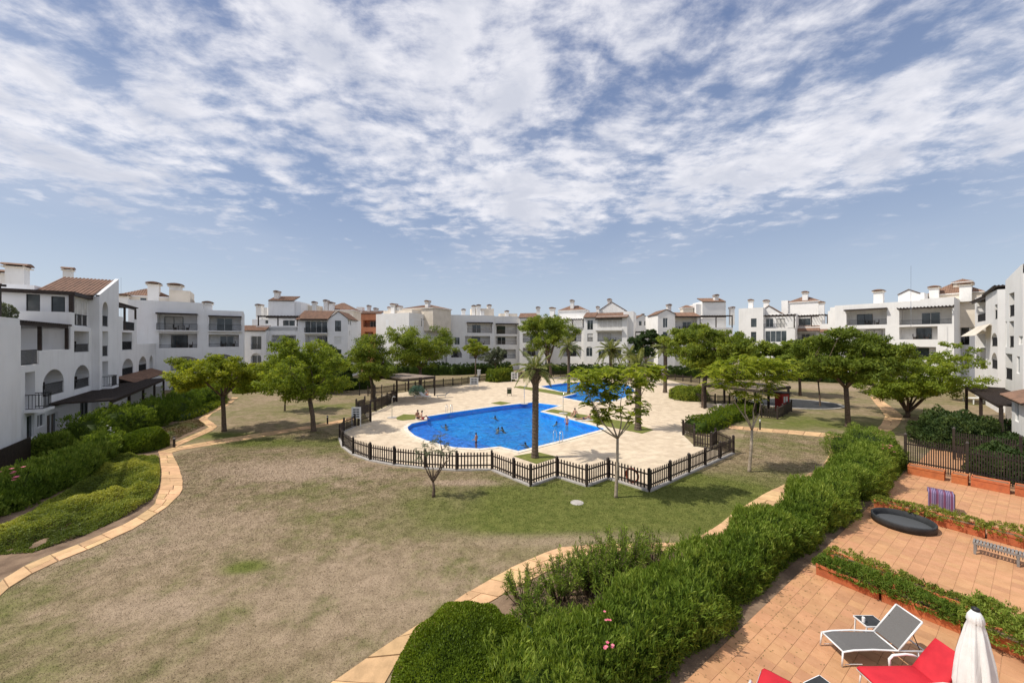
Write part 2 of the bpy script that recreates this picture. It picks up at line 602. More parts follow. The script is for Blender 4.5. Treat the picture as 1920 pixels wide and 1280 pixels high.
def lawn_mat(name, blades=False):
    m = bpy.data.materials.new(name)
    m.use_nodes = True
    t = NT(m.node_tree)
    b = t.n['Principled BSDF']
    b.inputs['Roughness'].default_value = 0.95
    b.inputs['Specular IOR Level'].default_value = 0.1
    geo = t.new('ShaderNodeNewGeometry')
    pos = t.vmath('MULTIPLY', geo.outputs['Position'], (1, 1, 0))
    n1 = t.noise(pos, 0.17, 5, 0.6, 0.5)
    n2 = t.noise(pos, 0.8, 7, 0.7, 0.2)
    n5 = t.noise(pos, 2.1, 7, 0.75, 0.1)
    n4 = t.noise(pos, 26.0, 6, 0.85)
    g = t.math('ADD', t.math('MULTIPLY', t.math('SUBTRACT', n1, 0.5), 2.0), 0.28)
    g = t.math('ADD', g, t.math('MULTIPLY', t.math('SUBTRACT', n2, 0.5), 2.0))
    bald = None
    for px, py, rx, ry, a in PATCH:
        c = P(px, py)
        dv = t.vmath('MULTIPLY', t.vmath('SUBTRACT', pos, (c[0], c[1], 0)), (1 / rx, 1 / ry, 0))
        ln = t.math('ADD', t.vmath('LENGTH', dv), t.math('MULTIPLY', t.math('SUBTRACT', n2, 0.5), 1.6))
        g = t.math('ADD', g, t.smooth(ln, 0.1, 1.3, a, 0.0))
        if a < 0:
            bald = t.math('ADD', bald, t.smooth(ln, 0.1, 1.3, -a, 0.0)) if bald is not None else t.smooth(ln, 0.1, 1.3, -a, 0.0)
    g = t.math('ADD', g, t.math('MULTIPLY', t.math('SUBTRACT', n4, 0.5), 1.3))
    gf = t.smooth(g, -0.1, 1.25)
    dry = t.mix(t.smooth(n5, 0.3, 0.72), (0.20, 0.15, 0.09), (0.36, 0.275, 0.18))
    dry = t.mix(t.smooth(n2, 0.52, 0.72, 0.0, 0.6), dry, (0.175, 0.148, 0.082))
    dry = t.mix(t.smooth(n2, 0.28, 0.45, 0.75, 0.0), dry, (0.40, 0.30, 0.205))
    dry = t.mix(t.math('MULTIPLY', bald, 0.85, clamp=True), dry, (0.44, 0.335, 0.245))
    grn = t.mix(t.smooth(n5, 0.3, 0.7), (0.092, 0.112, 0.024), (0.175, 0.185, 0.05))
    c = t.mix(gf, dry, grn)
    k = t.smooth(n4, 0.3, 0.7, 0.55, 1.35, 'LINEAR')
    if blades:
        at = t.new('ShaderNodeAttribute', attribute_name='var')
        k = t.smooth(at.outputs['Fac'], 0, 1, 0.45, 1.75, 'LINEAR')
    cb = t.new('ShaderNodeCombineXYZ')
    for i in range(3):
        t.put(cb, i, k)
    c = t.mix(1.0, c, cb.outputs[0], 'MULTIPLY')
    t.l.new(c, b.inputs['Base Color'])
    if not blades:
        bn = t.new('ShaderNodeBump')
        bn.inputs['Strength'].default_value = 0.6
        bn.inputs['Distance'].default_value = 0.025
        t.put(bn, 'Height', n4)
        t.l.new(bn.outputs[0], b.inputs['Normal'])
    M[name] = m
lawn_mat('lawn')
lawn_mat('blades', True)
mat('turf', (0.13, 0.15, 0.035), (0.20, 0.20, 0.06), 0.95, 3.0, 0.1, 0.8, 40)


def stripe_mat():
    m = bpy.data.materials.new('stripes')
    m.use_nodes = True
    t = NT(m.node_tree)
    b = t.n['Principled BSDF']
    b.inputs['Roughness'].default_value = 0.9
    tcx = t.new('ShaderNodeTexCoord')
    wv = t.new('ShaderNodeTexWave', Vector=tcx.outputs['Object'], Scale=5.5, Distortion=0.6)
    wv2 = t.new('ShaderNodeTexWave', Vector=tcx.outputs['Object'], Scale=1.3, Distortion=0.2)
    c = t.mix(t.smooth(wv.outputs['Fac'], 0.35, 0.65), (0.05, 0.03, 0.10), (0.30, 0.23, 0.36))
    c = t.mix(t.smooth(wv2.outputs['Fac'], 0.7, 0.85), c, (0.16, 0.05, 0.10))
    t.l.new(c, b.inputs['Base Color'])
    M['stripes'] = m
stripe_mat()

# ------------------------------------------------------------------ ground, deck, pools
def PP(*xy, z=0.0):
    return [P(x, y, z) for x, y in xy]

FENCE_PX = [(1375, 850), (1217, 921), (1140, 897), (1100, 911.5), (1044, 894), (995, 911), (963, 898), (922, 881), (856, 882), (797, 878.5), (739, 872),
            (694, 863.5), (662, 852), (643, 838), (637, 822), (645, 809), (666, 800)]
FENCE = PP(*FENCE_PX)
DECK = FENCE + PP((672, 797), (695, 791), (684, 776), (705, 771), (744, 752), (716, 741), (760, 735), (813, 727), (866, 722), (900, 716), (960, 711), (1010, 708), (1090, 705), (1170, 706), (1252, 712),
                  (1290, 722), (1262, 744), (1260, 748), (1341, 757), (1400, 757), (1395, 770), (1350, 783), (1281, 815), (1302, 836), (1334, 842))
MAINPOOL = PP((801, 781), (855, 772.5), (930, 762), (999, 754.5), (1049, 760.5), (1013, 772), (1040, 778.5), (1134, 804), (1060, 824), (972, 846), (937, 837.5), (899, 841.5), (852, 839),
              (828, 834), (800, 826), (778, 817), (766, 807), (764, 801), (772, 794.5), (788, 791), (801, 788.5))
KIDPOOL = PP((1013, 724.5), (1063, 717.5), (1130, 716), (1176, 721), (1190, 732), (1172, 745), (1150, 752), (1098, 754), (1054, 744.8), (1081, 738), (1050, 734))

GROUND_OUT = [(-2500, -300), (2500, -300), (2500, 3000), (-2500, 3000)]
fill('ground', GROUND_OUT, [DECK], 0.0, M['lawn'], kind='structure')
deck = fill('pool_deck', DECK, [MAINPOOL, KIDPOOL], 0.006, M['deckbase'], kind='structure')

def fat_poly(poly, d):
    """offset a closed polygon outwards by d (miter)"""
    n = len(poly)
    area = sum(poly[i][0] * poly[(i + 1) % n][1] - poly[(i + 1) % n][0] * poly[i][1] for i in range(n))
    sg = 1 if area > 0 else -1
    out = []
    for i in range(n):
        p0, p1, p2 = Vector(poly[i - 1]), Vector(poly[i]), Vector(poly[(i + 1) % n])
        e1, e2 = (p1 - p0).normalized(), (p2 - p1).normalized()
        n1, n2 = Vector((e1.y, -e1.x)) * sg, Vector((e2.y, -e2.x)) * sg
        b = (n1 + n2)
        k = max(0.45, 1 + n1.dot(n2))
        q = p1 + b * (d / k)
        out.append((q.x, q.y))
    return out


def pool(name, outline, depth, shallow=None, sh_depth=0.55):
    m = MB()
    n = len(outline)
    area = sum(outline[i][0] * outline[(i + 1) % n][1] - outline[(i + 1) % n][0] * outline[i][1] for i in range(n))
    o = outline if area > 0 else outline[::-1]
    for i in range(n):
        a, b = o[i], o[(i + 1) % n]
        m.add([(a[0], a[1], -depth), (b[0], b[1], -depth), (b[0], b[1], 0.006), (a[0], a[1], 0.006)], [(0, 1, 2, 3)])
    basin = fill(name, o, [], -depth, M['pooltile'], kind='structure')
    m.build('pool_side', M['pooltile'], basin)
    if shallow:
        s = MB()
        s.prism(shallow, -depth + 0.01, -sh_depth)
        s.build('shallow_step', M['pooltile_shallow'], basin)
    outer = fat_poly(o, 0.34)
    pin, pout = [], []
    me_w = fill('water', fat_poly(o, -0.004), [], -0.09, M['water'], kind='structure')
    for i in range(n):
        a, b, c, d = o[i], o[(i + 1) % n], outer[(i + 1) % n], outer[i]
        L = math.hypot(b[0] - a[0], b[1] - a[1])
        k = max(1, round(L / 0.62))
        for j in range(k):
            f0, f1 = (j + 0.01) / k, (j + 0.99) / k
            q = [Vector(a).lerp(Vector(b), f0), Vector(a).lerp(Vector(b), f1), Vector(d).lerp(Vector(c), f1), Vector(d).lerp(Vector(c), f0)]
            st = MB()
            st.prism([(p.x, p.y) for p in q[::-1] if True], 0.0, 0.045)
            me = st.mesh('coping_stone')
            bm = bmesh.new(); bm.from_mesh(me); bmesh.ops.recalc_face_normals(bm, faces=bm.faces); bm.to_mesh(me); bm.free()
            link('coping_stone', me, M['coping'], basin)
    return basin

SHALLOW = PP((900, 840.5), (852, 838), (828, 833), (800, 825.5), (779, 817), (768, 807), (766, 801), (773, 795), (789, 791.5), (802, 790), (850, 812), (945, 835.5), (937, 836.8))
main_pool = pool('swimming_pool', MAINPOOL, .5, SHALLOW, .3)
kid_pool = pool('childrens_pool', KIDPOOL, 0.36)

# deck slabs, laid along the estate's diagonal
x0, x1 = min(p[0] for p in DECK), max(p[0] for p in DECK)
y0, y1 = min(p[1] for p in DECK), max(p[1] for p in DECK)
SL = 0.60
gs, gt = np.meshgrid(np.arange(-20, 160, SL), np.arange(-40, 120, SL * 0.75))
gs = gs + (np.round(gt / (SL * 0.75)) % 2) * SL * 0.5
cxs = (AX.x * gs + BX.x * gt).ravel(); cys = (AX.y * gs + BX.y * gt).ravel()
ok = inpoly(cxs, cys, DECK) & (segdist(cxs, cys, DECK) > 0.40)
for hp in (MAINPOOL, KIDPOOL):
    ok &= ~inpoly(cxs, cys, hp) & (segdist(cxs, cys, hp) > 0.72)
cxs, cys = cxs[ok], cys[ok]
order = np.argsort(np.hypot(cxs, cys))
slab = MB()
slab.prism([(-SL / 2 + .003, -SL * .375 + .003), (SL / 2 - .003, -SL * .375 + .003), (SL / 2 - .003, SL * .375 - .003), (-SL / 2 + .003, SL * .375 - .003)], 0.0, 0.005, 0.006)
slab_me = slab.mesh('slab')
slab_me.materials.append(M['deckstone'])
ca, sa = math.cos(A_ANG), math.sin(A_ANG)
rest = MB()
for k, i in enumerate(order):
    if k < 300:
        link('slab', slab_me, None, deck, (cxs[i], cys[i], 0.008), A_ANG + random.uniform(-.004, .004))
bv = np.array(slab.v)
rr = order[300:]
VV = np.zeros((len(rr), 8, 3))
VV[:, :, 0] = bv[None, :, 0] * ca - bv[None, :, 1] * sa + cxs[rr][:, None]
VV[:, :, 1] = bv[None, :, 0] * sa + bv[None, :, 1] * ca + cys[rr][:, None]
VV[:, :, 2] = bv[None, :, 2] + 0.008 + RS.uniform(-.001, .001, (len(rr), 1))
FF = []
base_f = np.array([[4, 5, 6, 7], [0, 1, 5, 4], [1, 2, 6, 5], [2, 3, 7, 6], [3, 0, 4, 7]])
FF = (base_f[None] + (np.arange(len(rr)) * 8)[:, None, None]).reshape(-1, 4)
far_var = np.repeat(RS.uniform(0, 1, len(rr)), 5)
m_ds = bpy.data.materials.new('deckstone_field'); m_ds.use_nodes = True
t_ = NT(m_ds.node_tree)
b_ = t_.n['Principled BSDF']; b_.inputs['Roughness'].default_value = 0.85; b_.inputs['Specular IOR Level'].default_value = 0.25
at_ = t_.new('ShaderNodeAttribute', attribute_name='var')
g_ = t_.new('ShaderNodeNewGeometry')
c_ = t_.mix(t_.smooth(t_.noise(g_.outputs['Position'], 1.3, 5, 0.6), .35, .7), (0.65, 0.535, 0.39), (0.55, 0.44, 0.315))
c_ = t_.mix(1.0, c_, t_.mix(at_.outputs['Fac'], (0.91, 0.90, 0.89), (1.05, 1.05, 1.05)), 'MULTIPLY')
t_.l.new(c_, b_.inputs['Base Color'])
link('slab_field', np_mesh('slab_field', VV.reshape(-1, 3), FF, far_var, flat=True), m_ds, deck, kind='stuff')

# planted strips let into the deck
for nm, pts in (('grass_island', [(742, 783), (757, 776.5), (781, 778), (778, 786), (755, 788.5), (745, 787)]), ('grass_island', [(920, 756), (938, 752.5), (958, 755.5), (940, 759)]),
                ('grass_island', [(962, 726), (975, 723.5), (1042, 733), (1073, 738.5), (1056, 742), (1010, 734)]),
                ('grass_island', [(1014, 769.5), (1040, 767.5), (1085, 776), (1130, 783), (1180, 792), (1226, 806), (1204, 813), (1150, 802), (1137, 799), (1090, 786), (1050, 776)]),
                ('grass_island', [(963, 855.5), (1008, 847.5), (1046, 857), (1006, 870)])):
    fill(nm, PP(*pts), [], 0.034, M['turf'], kind='structure')

# fence foundation kerb
kb = MB()
for i in range(len(FENCE) - 1):
    a, b = Vector(FENCE[i]), Vector(FENCE[i + 1])
    kb.bar((a.x, a.y, 0.03), (b.x, b.y, 0.03), 0.22, 0.09)
kb.build('kerb', M['concrete'], None, kind='structure')

# ------------------------------------------------------------------ paths of stone slabs
def path(name, left, right, step=0.75, mat_='pathstone'):
    L = resample(left, 0.2); R = resample(right, 0.2)
    ln = sum((L[i + 1] - L[i]).length for i in range(len(L) - 1))
    n = max(2, round(ln / step))
    def at(pl, f):
        q = f * (len(pl) - 1); i = min(int(q), len(pl) - 2)
        return pl[i].lerp(pl[i + 1], q - i)
    outline = [(p.x, p.y) for p in L] + [(p.x, p.y) for p in R[::-1]]
    base = fill(name, outline, [], 0.004, M['soil'], kind='structure')
    g = 0.012
    for k in range(n):
        f0, f1 = k / n + g / ln, (k + 1) / n - g / ln
        a, b, c, d = at(L, f0), at(L, f1), at(R, f1), at(R, f0)
        j = random.random()
        cuts = [0, 1] if j < 0.55 else [0, random.uniform(.4, .6), 1]
        for q in range(len(cuts) - 1):
            u0, u1 = cuts[q] + (0.012 if q else 0), cuts[q + 1] - (0.012 if q < len(cuts) - 2 else 0)
            pts = [a.lerp(d, u0), b.lerp(c, u0), b.lerp(c, u1), a.lerp(d, u1)]
            pts = [p + Vector((random.uniform(-.012, .012), random.uniform(-.012, .012))) for p in pts]
            m = MB()
            m.prism([(p.x, p.y) for p in pts][::-1] if (b - a).cross(d - a) < 0 else [(p.x, p.y) for p in pts], 0.0, 0.03 + random.uniform(-.006, .008), 0.015)
            link('slab', m.mesh('slab'), M['pathstone'], base)
    return base

path('left_path', PP((-60, 1160), (0, 1090), (59, 1054), (157, 1017), (243, 979), (289, 949), (300, 918), (303, 884), (300, 856), (296, 846)),
     PP((-60, 1185), (0, 1113), (79, 1064), (171, 1028), (256, 989), (315, 949), (341, 923), (343, 903), (335, 874), (325, 856), (322, 846)), 0.7)
path('cross_path', PP((296, 845), (325, 839), (400, 826), (480, 813), (560, 801.5), (600, 795), (660, 783)), PP((318, 850), (328, 845.5), (400, 834), (480, 821), (560, 807), (610, 799), (668, 787)), 0.9)
path('garden_path', PP((300, 844), (330, 829), (370, 812), (392, 801), (383, 795), (372, 787), (385, 776), (418, 757), (436, 745)), PP((326, 840), (360, 824), (395, 809), (408, 800), (400, 793), (388, 785), (398, 775), (432, 757), (447, 745)), 0.9)
path('centre_path', PP((560, 1340), (622, 1280), (704, 1223), (786, 1171), (888, 1104), (966, 1061), (1046, 1026), (1120, 1021), (1200, 1019), (1292, 1018), (1340, 990), (1380, 958), (1440, 922), (1500, 896), (1538, 876), (1553, 858), (1556, 838), (1575, 822)),
     PP((660, 1340), (724, 1280), (738, 1243), (792, 1182), (900, 1140), (960, 1105), (1050, 1060), (1125, 1036), (1205, 1034), (1310, 1034), (1372, 1010), (1420, 972), (1475, 940), (1530, 915), (1570, 890), (1584, 864), (1584, 842), (1600, 826)), 0.8)
path('lawn_path', PP((1366, 803), (1420, 808), (1500, 815), (1600, 824)), PP((1368, 798), (1420, 802), (1500, 808), (1606, 817)), 1.0)
path('far_path', PP((1590, 824), (1632, 812), (1652, 796), (1660, 780), (1650, 766), (1640, 755), (1632, 744)), PP((1618, 829), (1662, 814), (1684, 798), (1694, 780), (1676, 766), (1660, 755), (1648, 744)), 1.0)

fill('soil_bed', PP((742, 1240), (800, 1178), (905, 1140), (965, 1103), (1052, 1060), (1125, 1037), (1205, 1035), (1310, 1035), (1372, 1011), (1420, 973), (1480, 942), (1540, 915), (1600, 875), (1650, 850), (1700, 905), (1540, 1045), (1270, 1290), (760, 1290)), [], 0.003, M['soil'], kind='structure')
fill('left_bed', PP((-80, 1120), (0, 1087), (59, 1052), (157, 1015), (243, 977), (287, 948), (299, 918), (302, 884), (299, 856), (296, 846), (330, 826), (372, 809), (388, 801), (370, 789), (383, 775), (416, 757), (436, 742), (400, 735), (200, 790), (100, 830), (-30, 860)), [], 0.002, M['soil'], kind='structure')

# ------------------------------------------------------------------ terraces with terracotta tiles
tile = MB()
TS = 0.33
tile.prism([(-TS / 2 + .004, -TS / 2 + .004), (TS / 2 - .004, -TS / 2 + .004), (TS / 2 - .004, TS / 2 - .004), (-TS / 2 + .004, TS / 2 - .004)], 0.0, 0.008, 0.02)
tile_me = tile.mesh('tile'); tile_me.materials.append(M['tile'])
def terrace(s0, s1, t0, t1):
    base = fill('terrace', [ST(s0, t0), ST(s1, t0), ST(s1, t1), ST(s0, t1)], [], 0.012, M['grout'], kind='structure')
    cs = [ST(s0 + TS * (i + .5), t1 - TS * (j + .5)) for i in range(int((s1 - s0) / TS)) for j in range(int((t1 - t0) / TS))]
    cs = [c for c in cs if c[1] > 1.0]
    def vis(c):
        px = 960 + FPX * c[0] / c[1]; py = 640 + FPX * EYE / c[1]
        return px < 1935 and py < 1300
    cs.sort(key=lambda c: (not vis(c), math.hypot(*c)))
    for c in cs[:300]:
        link('tile', tile_me, None, base, (c[0], c[1], 0.013 + random.uniform(0, .002)), A_ANG)
    r = MB()
    for c in cs[300:]:
        vs = [(v[0] * ca - v[1] * sa + c[0], v[0] * sa + v[1] * ca + c[1], v[2] + .0135) for v in tile.v]
        r.add(vs, [f for f in tile.f[:5]])
    if r.v:
        r.build('tile_field', M['tile'], base, kind='stuff')
    return base
terrace(2.0, 15.35, -4.0, 4.5)
terrace(15.4, 23.2, -4.0, 4.5)
terrace(23.25, 31.3, -4.0, 4.5)
fill('garden_paving', [ST(31.35, -6), ST(58, -6), ST(58, 4.4), ST(31.35, 4.4)], [], 0.010, M['tile'], kind='structure')

# ------------------------------------------------------------------ the pool fence
def picket_mesh(h=1.0, wd=0.075, th=0.025):
    m = MB()
    vs = [(-wd / 2, z, 0) for z in (0,)]
    prof = [(-wd / 2, 0.06), (wd / 2, 0.06), (wd / 2, h - 0.05), (0, h), (-wd / 2, h - 0.05)]
    V = [(x, -th / 2, z) for x, z in prof] + [(x, th / 2, z) for x, z in prof]
    m.add(V, [(0, 1, 2, 3, 4), (9, 8, 7, 6, 5)] + [(i, i + 5, (i + 1) % 5 + 5, (i + 1) % 5) for i in range(5)])
    return m
PICK = picket_mesh()
pick_me = PICK.mesh('picket'); pick_me.materials.append(M['fencewood'])
THIN = picket_mesh(1.0, .045, .02)
thin_me = THIN.mesh('picket'); thin_me.materials.append(M['fencewood'])
PM = MB(); PM.box(-.06, .06, -.06, .06, 0, 1.13); PM.add([(-.07, -.07, 1.13), (.07, -.07, 1.13), (.07, .07, 1.13), (-.07, .07, 1.13), (0, 0, 1.2)], [(0, 1, 4), (1, 2, 4), (2, 3, 4), (3, 0, 4), (3, 2, 1, 0)])
post_me = PM.mesh('post'); post_me.materials.append(M['fencewood'])

def picket_fence(label, pts, cat='fence', spacing=0.175, h=1.0, group=None, z0=0.05, single=True, post_every=1.9, far=False, gates=(), thin=False):
    root = thing('picket_fence', label, cat, (pts[0][0], pts[0][1], 0), 0, group)
    o = Vector((pts[0][0], pts[0][1], 0))
    sc = h / 1.0
    rails = MB()
    spots, posts = [], []
    for i in range(len(pts) - 1):
        a, b = Vector((*pts[i], 0)) - o, Vector((*pts[i + 1], 0)) - o
        L = (b - a).length
        if L < 0.05:
            continue
        ang = math.atan2(b.y - a.y, b.x - a.x)
        k = max(1, round(L / post_every))
        for j in range(k):
            posts.append((a.lerp(b, j / k), ang))
        if i == len(pts) - 2:
            posts.append((b, ang))
        for zz_ in (0.25 * sc, 0.80 * sc):
            rails.bar(a + Vector((0, 0, z0 + zz_)), b + Vector((0, 0, z0 + zz_)), 0.035, 0.07)
        n = max(1, int(L / spacing))
        off = Vector((math.sin(ang), -math.cos(ang), 0)) * 0.032
        for j in range(n):
            p = a.lerp(b, (j + .5) / n)
            if all((p - q).length > 0.1 for q, _ in posts[-k - 1:]):
                spots.append((p + off, ang))
    for p, ang in posts:
        c = link('post', post_me, None, root, (p.x, p.y, z0 - .05), ang)
        c.scale = (1, 1, sc)
    # rails as single pieces between posts
    rails.build('rail', M['fencewood'], root)
    spots.sort(key=lambda s_: (s_[0] + o).length)
    r = MB()
    lim = 300 if single else 0
    for k, (p, ang) in enumerate(spots):
        if k < lim:
            c = link('picket', thin_me if thin else pick_me, None, root, (p.x, p.y, z0), ang + random.uniform(-.02, .02))
            c.scale = (1, 1, sc * random.uniform(.985, 1.01))
        else:
            cc, ss = math.cos(ang), math.sin(ang)
            r.add([(v[0] * cc - v[1] * ss + p.x, v[0] * ss + v[1] * cc + p.y, v[2] * sc + z0) for v in (THIN if thin else PICK).v], PICK.f)
    if r.v:
        r.build('pickets', M['fencewood'], root, kind='stuff')
    return root

picket_fence('dark brown picket fence zigzagging round the near side of the pool deck', FENCE)
# tall gate enclosure at the left of the deck
GA = PP((672, 797.5), (695, 791))
picket_fence('tall dark gate panel where the lawn path meets the pool deck', GA, 'gate', 0.13, 1.75, post_every=3)
picket_fence('tall dark fence panel standing behind the gate left of the pool', PP((668, 783), (684, 776)), 'fence', 0.13, 1.6, post_every=3)
picket_fence('dark picket fence running from the gate to the left shade pergola', PP((684, 776), (705, 771), (744, 752)), 'fence', 0.15, 1.35)
picket_fence('low dark railing behind the left shade pergola', PP((690, 742), (716, 739), (760, 733), (813, 726), (866, 721)), 'fence', 0.16, 1.15, single=False)
picket_fence('dark railing along the far left edge of the deck beside the white signs', PP((866, 721), (900, 715), (960, 709), (1010, 706)), 'fence', 0.16, 1.1, single=False)
picket_fence('low dark railing across the back of the childrens pool', PP((1010, 706), (1090, 703), (1170, 704), (1252, 711), (1312, 719)), 'fence', 0.18, 1.1, single=False)
picket_fence('dark railing in front of the round shrub beside the right pergola', PP((1259, 747), (1300, 752), (1341, 757), (1395, 757)), 'fence', 0.15, 1.05)
picket_fence('short dark gate panel at the near end of the long box hedge', PP((1281, 815.5), (1302, 823), (1302, 836.5)), 'gate', 0.15, 1.05)
picket_fence('dark picket panel with gate between the deck and right lawn', PP((1302, 836.5), (1334, 842), (1342, 834), (1375, 850)), 'fence', 0.15, 1.05)
picket_fence('dark picket fence below the red kiosk at the right pergola', PP((1428, 783), (1458, 786), (1484, 771)), 'fence', 0.16, 1.1)
# garden fences on the right
picket_fence('tall dark picket fence closing the tiled terrace behind the planters', [ST(31.5, 4.6), ST(31.5, 0.0), ST(31.5, -2.6)], 'fence', 0.088, 1.8, post_every=2.2, thin=True)
picket_fence('dark picket fence across the second garden behind the terrace', [ST(36.5, 3.2), ST(36.5, -1.8)], 'fence', 0.09, 1.75, post_every=2.2, thin=True)
picket_fence('dark picket fence across the farthest garden by the white parasol', [ST(42.5, 4.2), ST(42.5, -1.8)], 'fence', 0.09, 1.7, post_every=2.2, thin=True)

# ------------------------------------------------------------------ buildings
class House:
    """local frame: u along the front from left to right, v into the building, z up; A and B are the ends of the front"""
    def __init__(s, label, A, B, plaster='plaster', cat='building', name='apartment_building', group=None):
        s.A, s.B = Vector(A), Vector(B)
        d = s.B - s.A
        s.W = d.length
        s.ux = d.normalized()
        s.vx = Vector((-s.ux.y, s.ux.x))
        s.root = thing(name, label, cat, (s.A.x, s.A.y, 0), math.atan2(d.y, d.x), group)
        s.pl = M[plaster]
        s.rs = random.Random(hash(label) % 1000 if False else sum(map(ord, label)))

    def u(s, px, v=0.0):
        """where a photograph column meets the plane v = const"""
        k = (px - 960.0) / FPX
        o = s.A + s.vx * v
        return (k * o.y - o.x) / (s.ux.x - k * s.ux.y)

    def v(s, px, u=0.0):
        k = (px - 960.0) / FPX
        o = s.A + s.ux * u
        return (k * o.y - o.x) / (s.vx.x - k * s.vx.y)

    def z(s, py, u, v=0.0):
        d = (s.A + s.ux * u + s.vx * v).y
        return EYE - (py - 640.0) * d / FPX

    def rect(s, px0, px1, py0, py1, v=0.0):
        u0, u1 = s.u(px0, v), s.u(px1, v)
        um = (u0 + u1) / 2
        return u0, u1, s.z(py1, um, v), s.z(py0, um, v)

    # ---- a block with openings in its faces
    def block(s, u0, u1, v0, v1, z0, z1, front=(), left=(), right=(), name='wall', mat=None, top=True):
        m = MB()
        mat = mat or s.pl
        faces = {'front': (u0, u1, lambda a, d: (a, v0 + d), front), 'left': (v0, v1, lambda a, d: (u0 + d, a), left), 'right': (v0, v1, lambda a, d: (u1 - d, a), right)}
        wins = []
        for key, (a0, a1, fn, ops) in faces.items():
            ops = [dict(o_) for o_ in ops]
            for o_ in ops:
                o_['a0'] = max(o_['a0'], a0 + 0.03); o_['a1'] = min(o_['a1'], a1 - 0.03)
                o_['z0'] = max(o_['z0'], z0 + 0.0); o_['z1'] = min(o_['z1'], z1 - 0.03)
            ops = [o_ for o_ in ops if o_['a1'] - o_['a0'] > 0.15 and o_['z1'] - o_['z0'] > 0.15]
            A_ = sorted({a0, a1, *[o_['a0'] for o_ in ops], *[o_['a1'] for o_ in ops]})
            Z_ = sorted({z0, z1, *[o_['z0'] for o_ in ops], *[o_['z1'] for o_ in ops]})
            def q(a, d, z):
                x, y = fn(a, d)
                return (x, y, z)
            fl = key == 'left'
            def quad(p):
                m.add(p[::-1] if fl else p, [(0, 1, 2, 3)])
            for i in range(len(A_) - 1):
                for j in range(len(Z_) - 1):
                    ac, zc = (A_[i] + A_[i + 1]) / 2, (Z_[j] + Z_[j + 1]) / 2
                    if any(o_['a0'] < ac < o_['a1'] and o_['z0'] < zc < o_['z1'] for o_ in ops):
                        continue
                    quad([q(A_[i], 0, Z_[j]), q(A_[i + 1], 0, Z_[j]), q(A_[i + 1], 0, Z_[j + 1]), q(A_[i], 0, Z_[j + 1])])
            for o_ in ops:
                b0, b1, c0, c1, dp = o_['a0'], o_['a1'], o_['z0'], o_['z1'], o_.get('depth', 0.18)
                dp = min(dp, (v1 - v0 if key == 'front' else u1 - u0) * 0.8)
                if o_.get('arch'):
                    r = (b1 - b0) / 2
                    rz = min(r * o_.get('rise', 1.0), (c1 - c0) * 0.6)
                    sp = c1 - rz
                    arc = [(b0 + r - r * math.cos(math.pi * k / 12), sp + rz * math.sin(math.pi * k / 12)) for k in range(13)]
                    for k in range(12):
                        (p0, q0), (p1, q1) = arc[k], arc[k + 1]
                        quad([q(p0, 0, q0), q(p1, 0, q1), q(p1, 0, c1), q(p0, 0, c1)])
                    loop = [(b0, c0), (b1, c0)] + arc[::-1]
                else:
                    loop = [(b0, c0), (b1, c0), (b1, c1), (b0, c1)]
                n = len(loop)
                for k in range(n):
                    (p0, q0), (p1, q1) = loop[k], loop[(k + 1) % n]
                    if abs(p0 - p1) + abs(q0 - q1) > 1e-6:
                        quad([q(p0, 0, q0), q(p0, dp, q0), q(p1, dp, q1), q(p1, 0, q1)])
                pts = [q(p_, dp, z_) for p_, z_ in loop]
                m.add(pts[::-1] if fl else pts, [tuple(range(n))])
                wins.append((key, fn, o_, dp, loop))
        m.add([(u0, v1, z0), (u1, v1, z0), (u1, v1, z1), (u0, v1, z1)], [(3, 2, 1, 0)])
        if top:
            m.add([(u0, v0, z1), (u1, v0, z1), (u1, v1, z1), (u0, v1, z1)], [(0, 1, 2, 3)])
        w_ = m.build(name, mat, s.root)
        for key, fn, o_, dp, loop in wins:
            s.fill_opening(key, fn, o_, dp, loop)
        return w_

    def fill_opening(s, key, fn, o_, dp, loop):
        kind = o_.get('kind', 'win')
        b0, b1, c0, c1 = o_['a0'], o_['a1'], o_['z0'], o_['z1']
        def q(a, d, z):
            x, y = fn(a, d)
            return (x, y, z)
        if kind == 'void':
            return
        if kind in ('win', 'log', 'door', 'glazed'):
            if kind == 'win' or kind == 'door':
                d0, w0, w1, h0, h1 = dp - 0.05, b0 + .02, b1 - .02, c0 + .02, c1 - .02
                if o_.get('arch'):
                    h1 = c1 - (b1 - b0) * 0.22; w0 += .05; w1 -= .05
                n = 2 if w1 - w0 > 1.0 else 1
            elif kind == 'glazed':
                d0, w0, w1, h0, h1, n = 0.06, b0 + .02, b1 - .02, c0 + .02, c1 - .02, max(2, round((b1 - b0) / 1.1))
            else:
                d0 = dp - 0.05
                L = b1 - b0
                wd = min(2.2, L * s.rs.uniform(.38, .55)); st = s.rs.uniform(.1, .9) * (L - wd - .2) + .1
                w0, w1, n = b0 + st, b0 + st + wd, 2
                h0, h1 = c0 + .02, min(c1 - .25, c0 + 2.15)
                if o_.get('arch'):
                    h1 = min(h1, c0 + (c1 - c0) * .72)
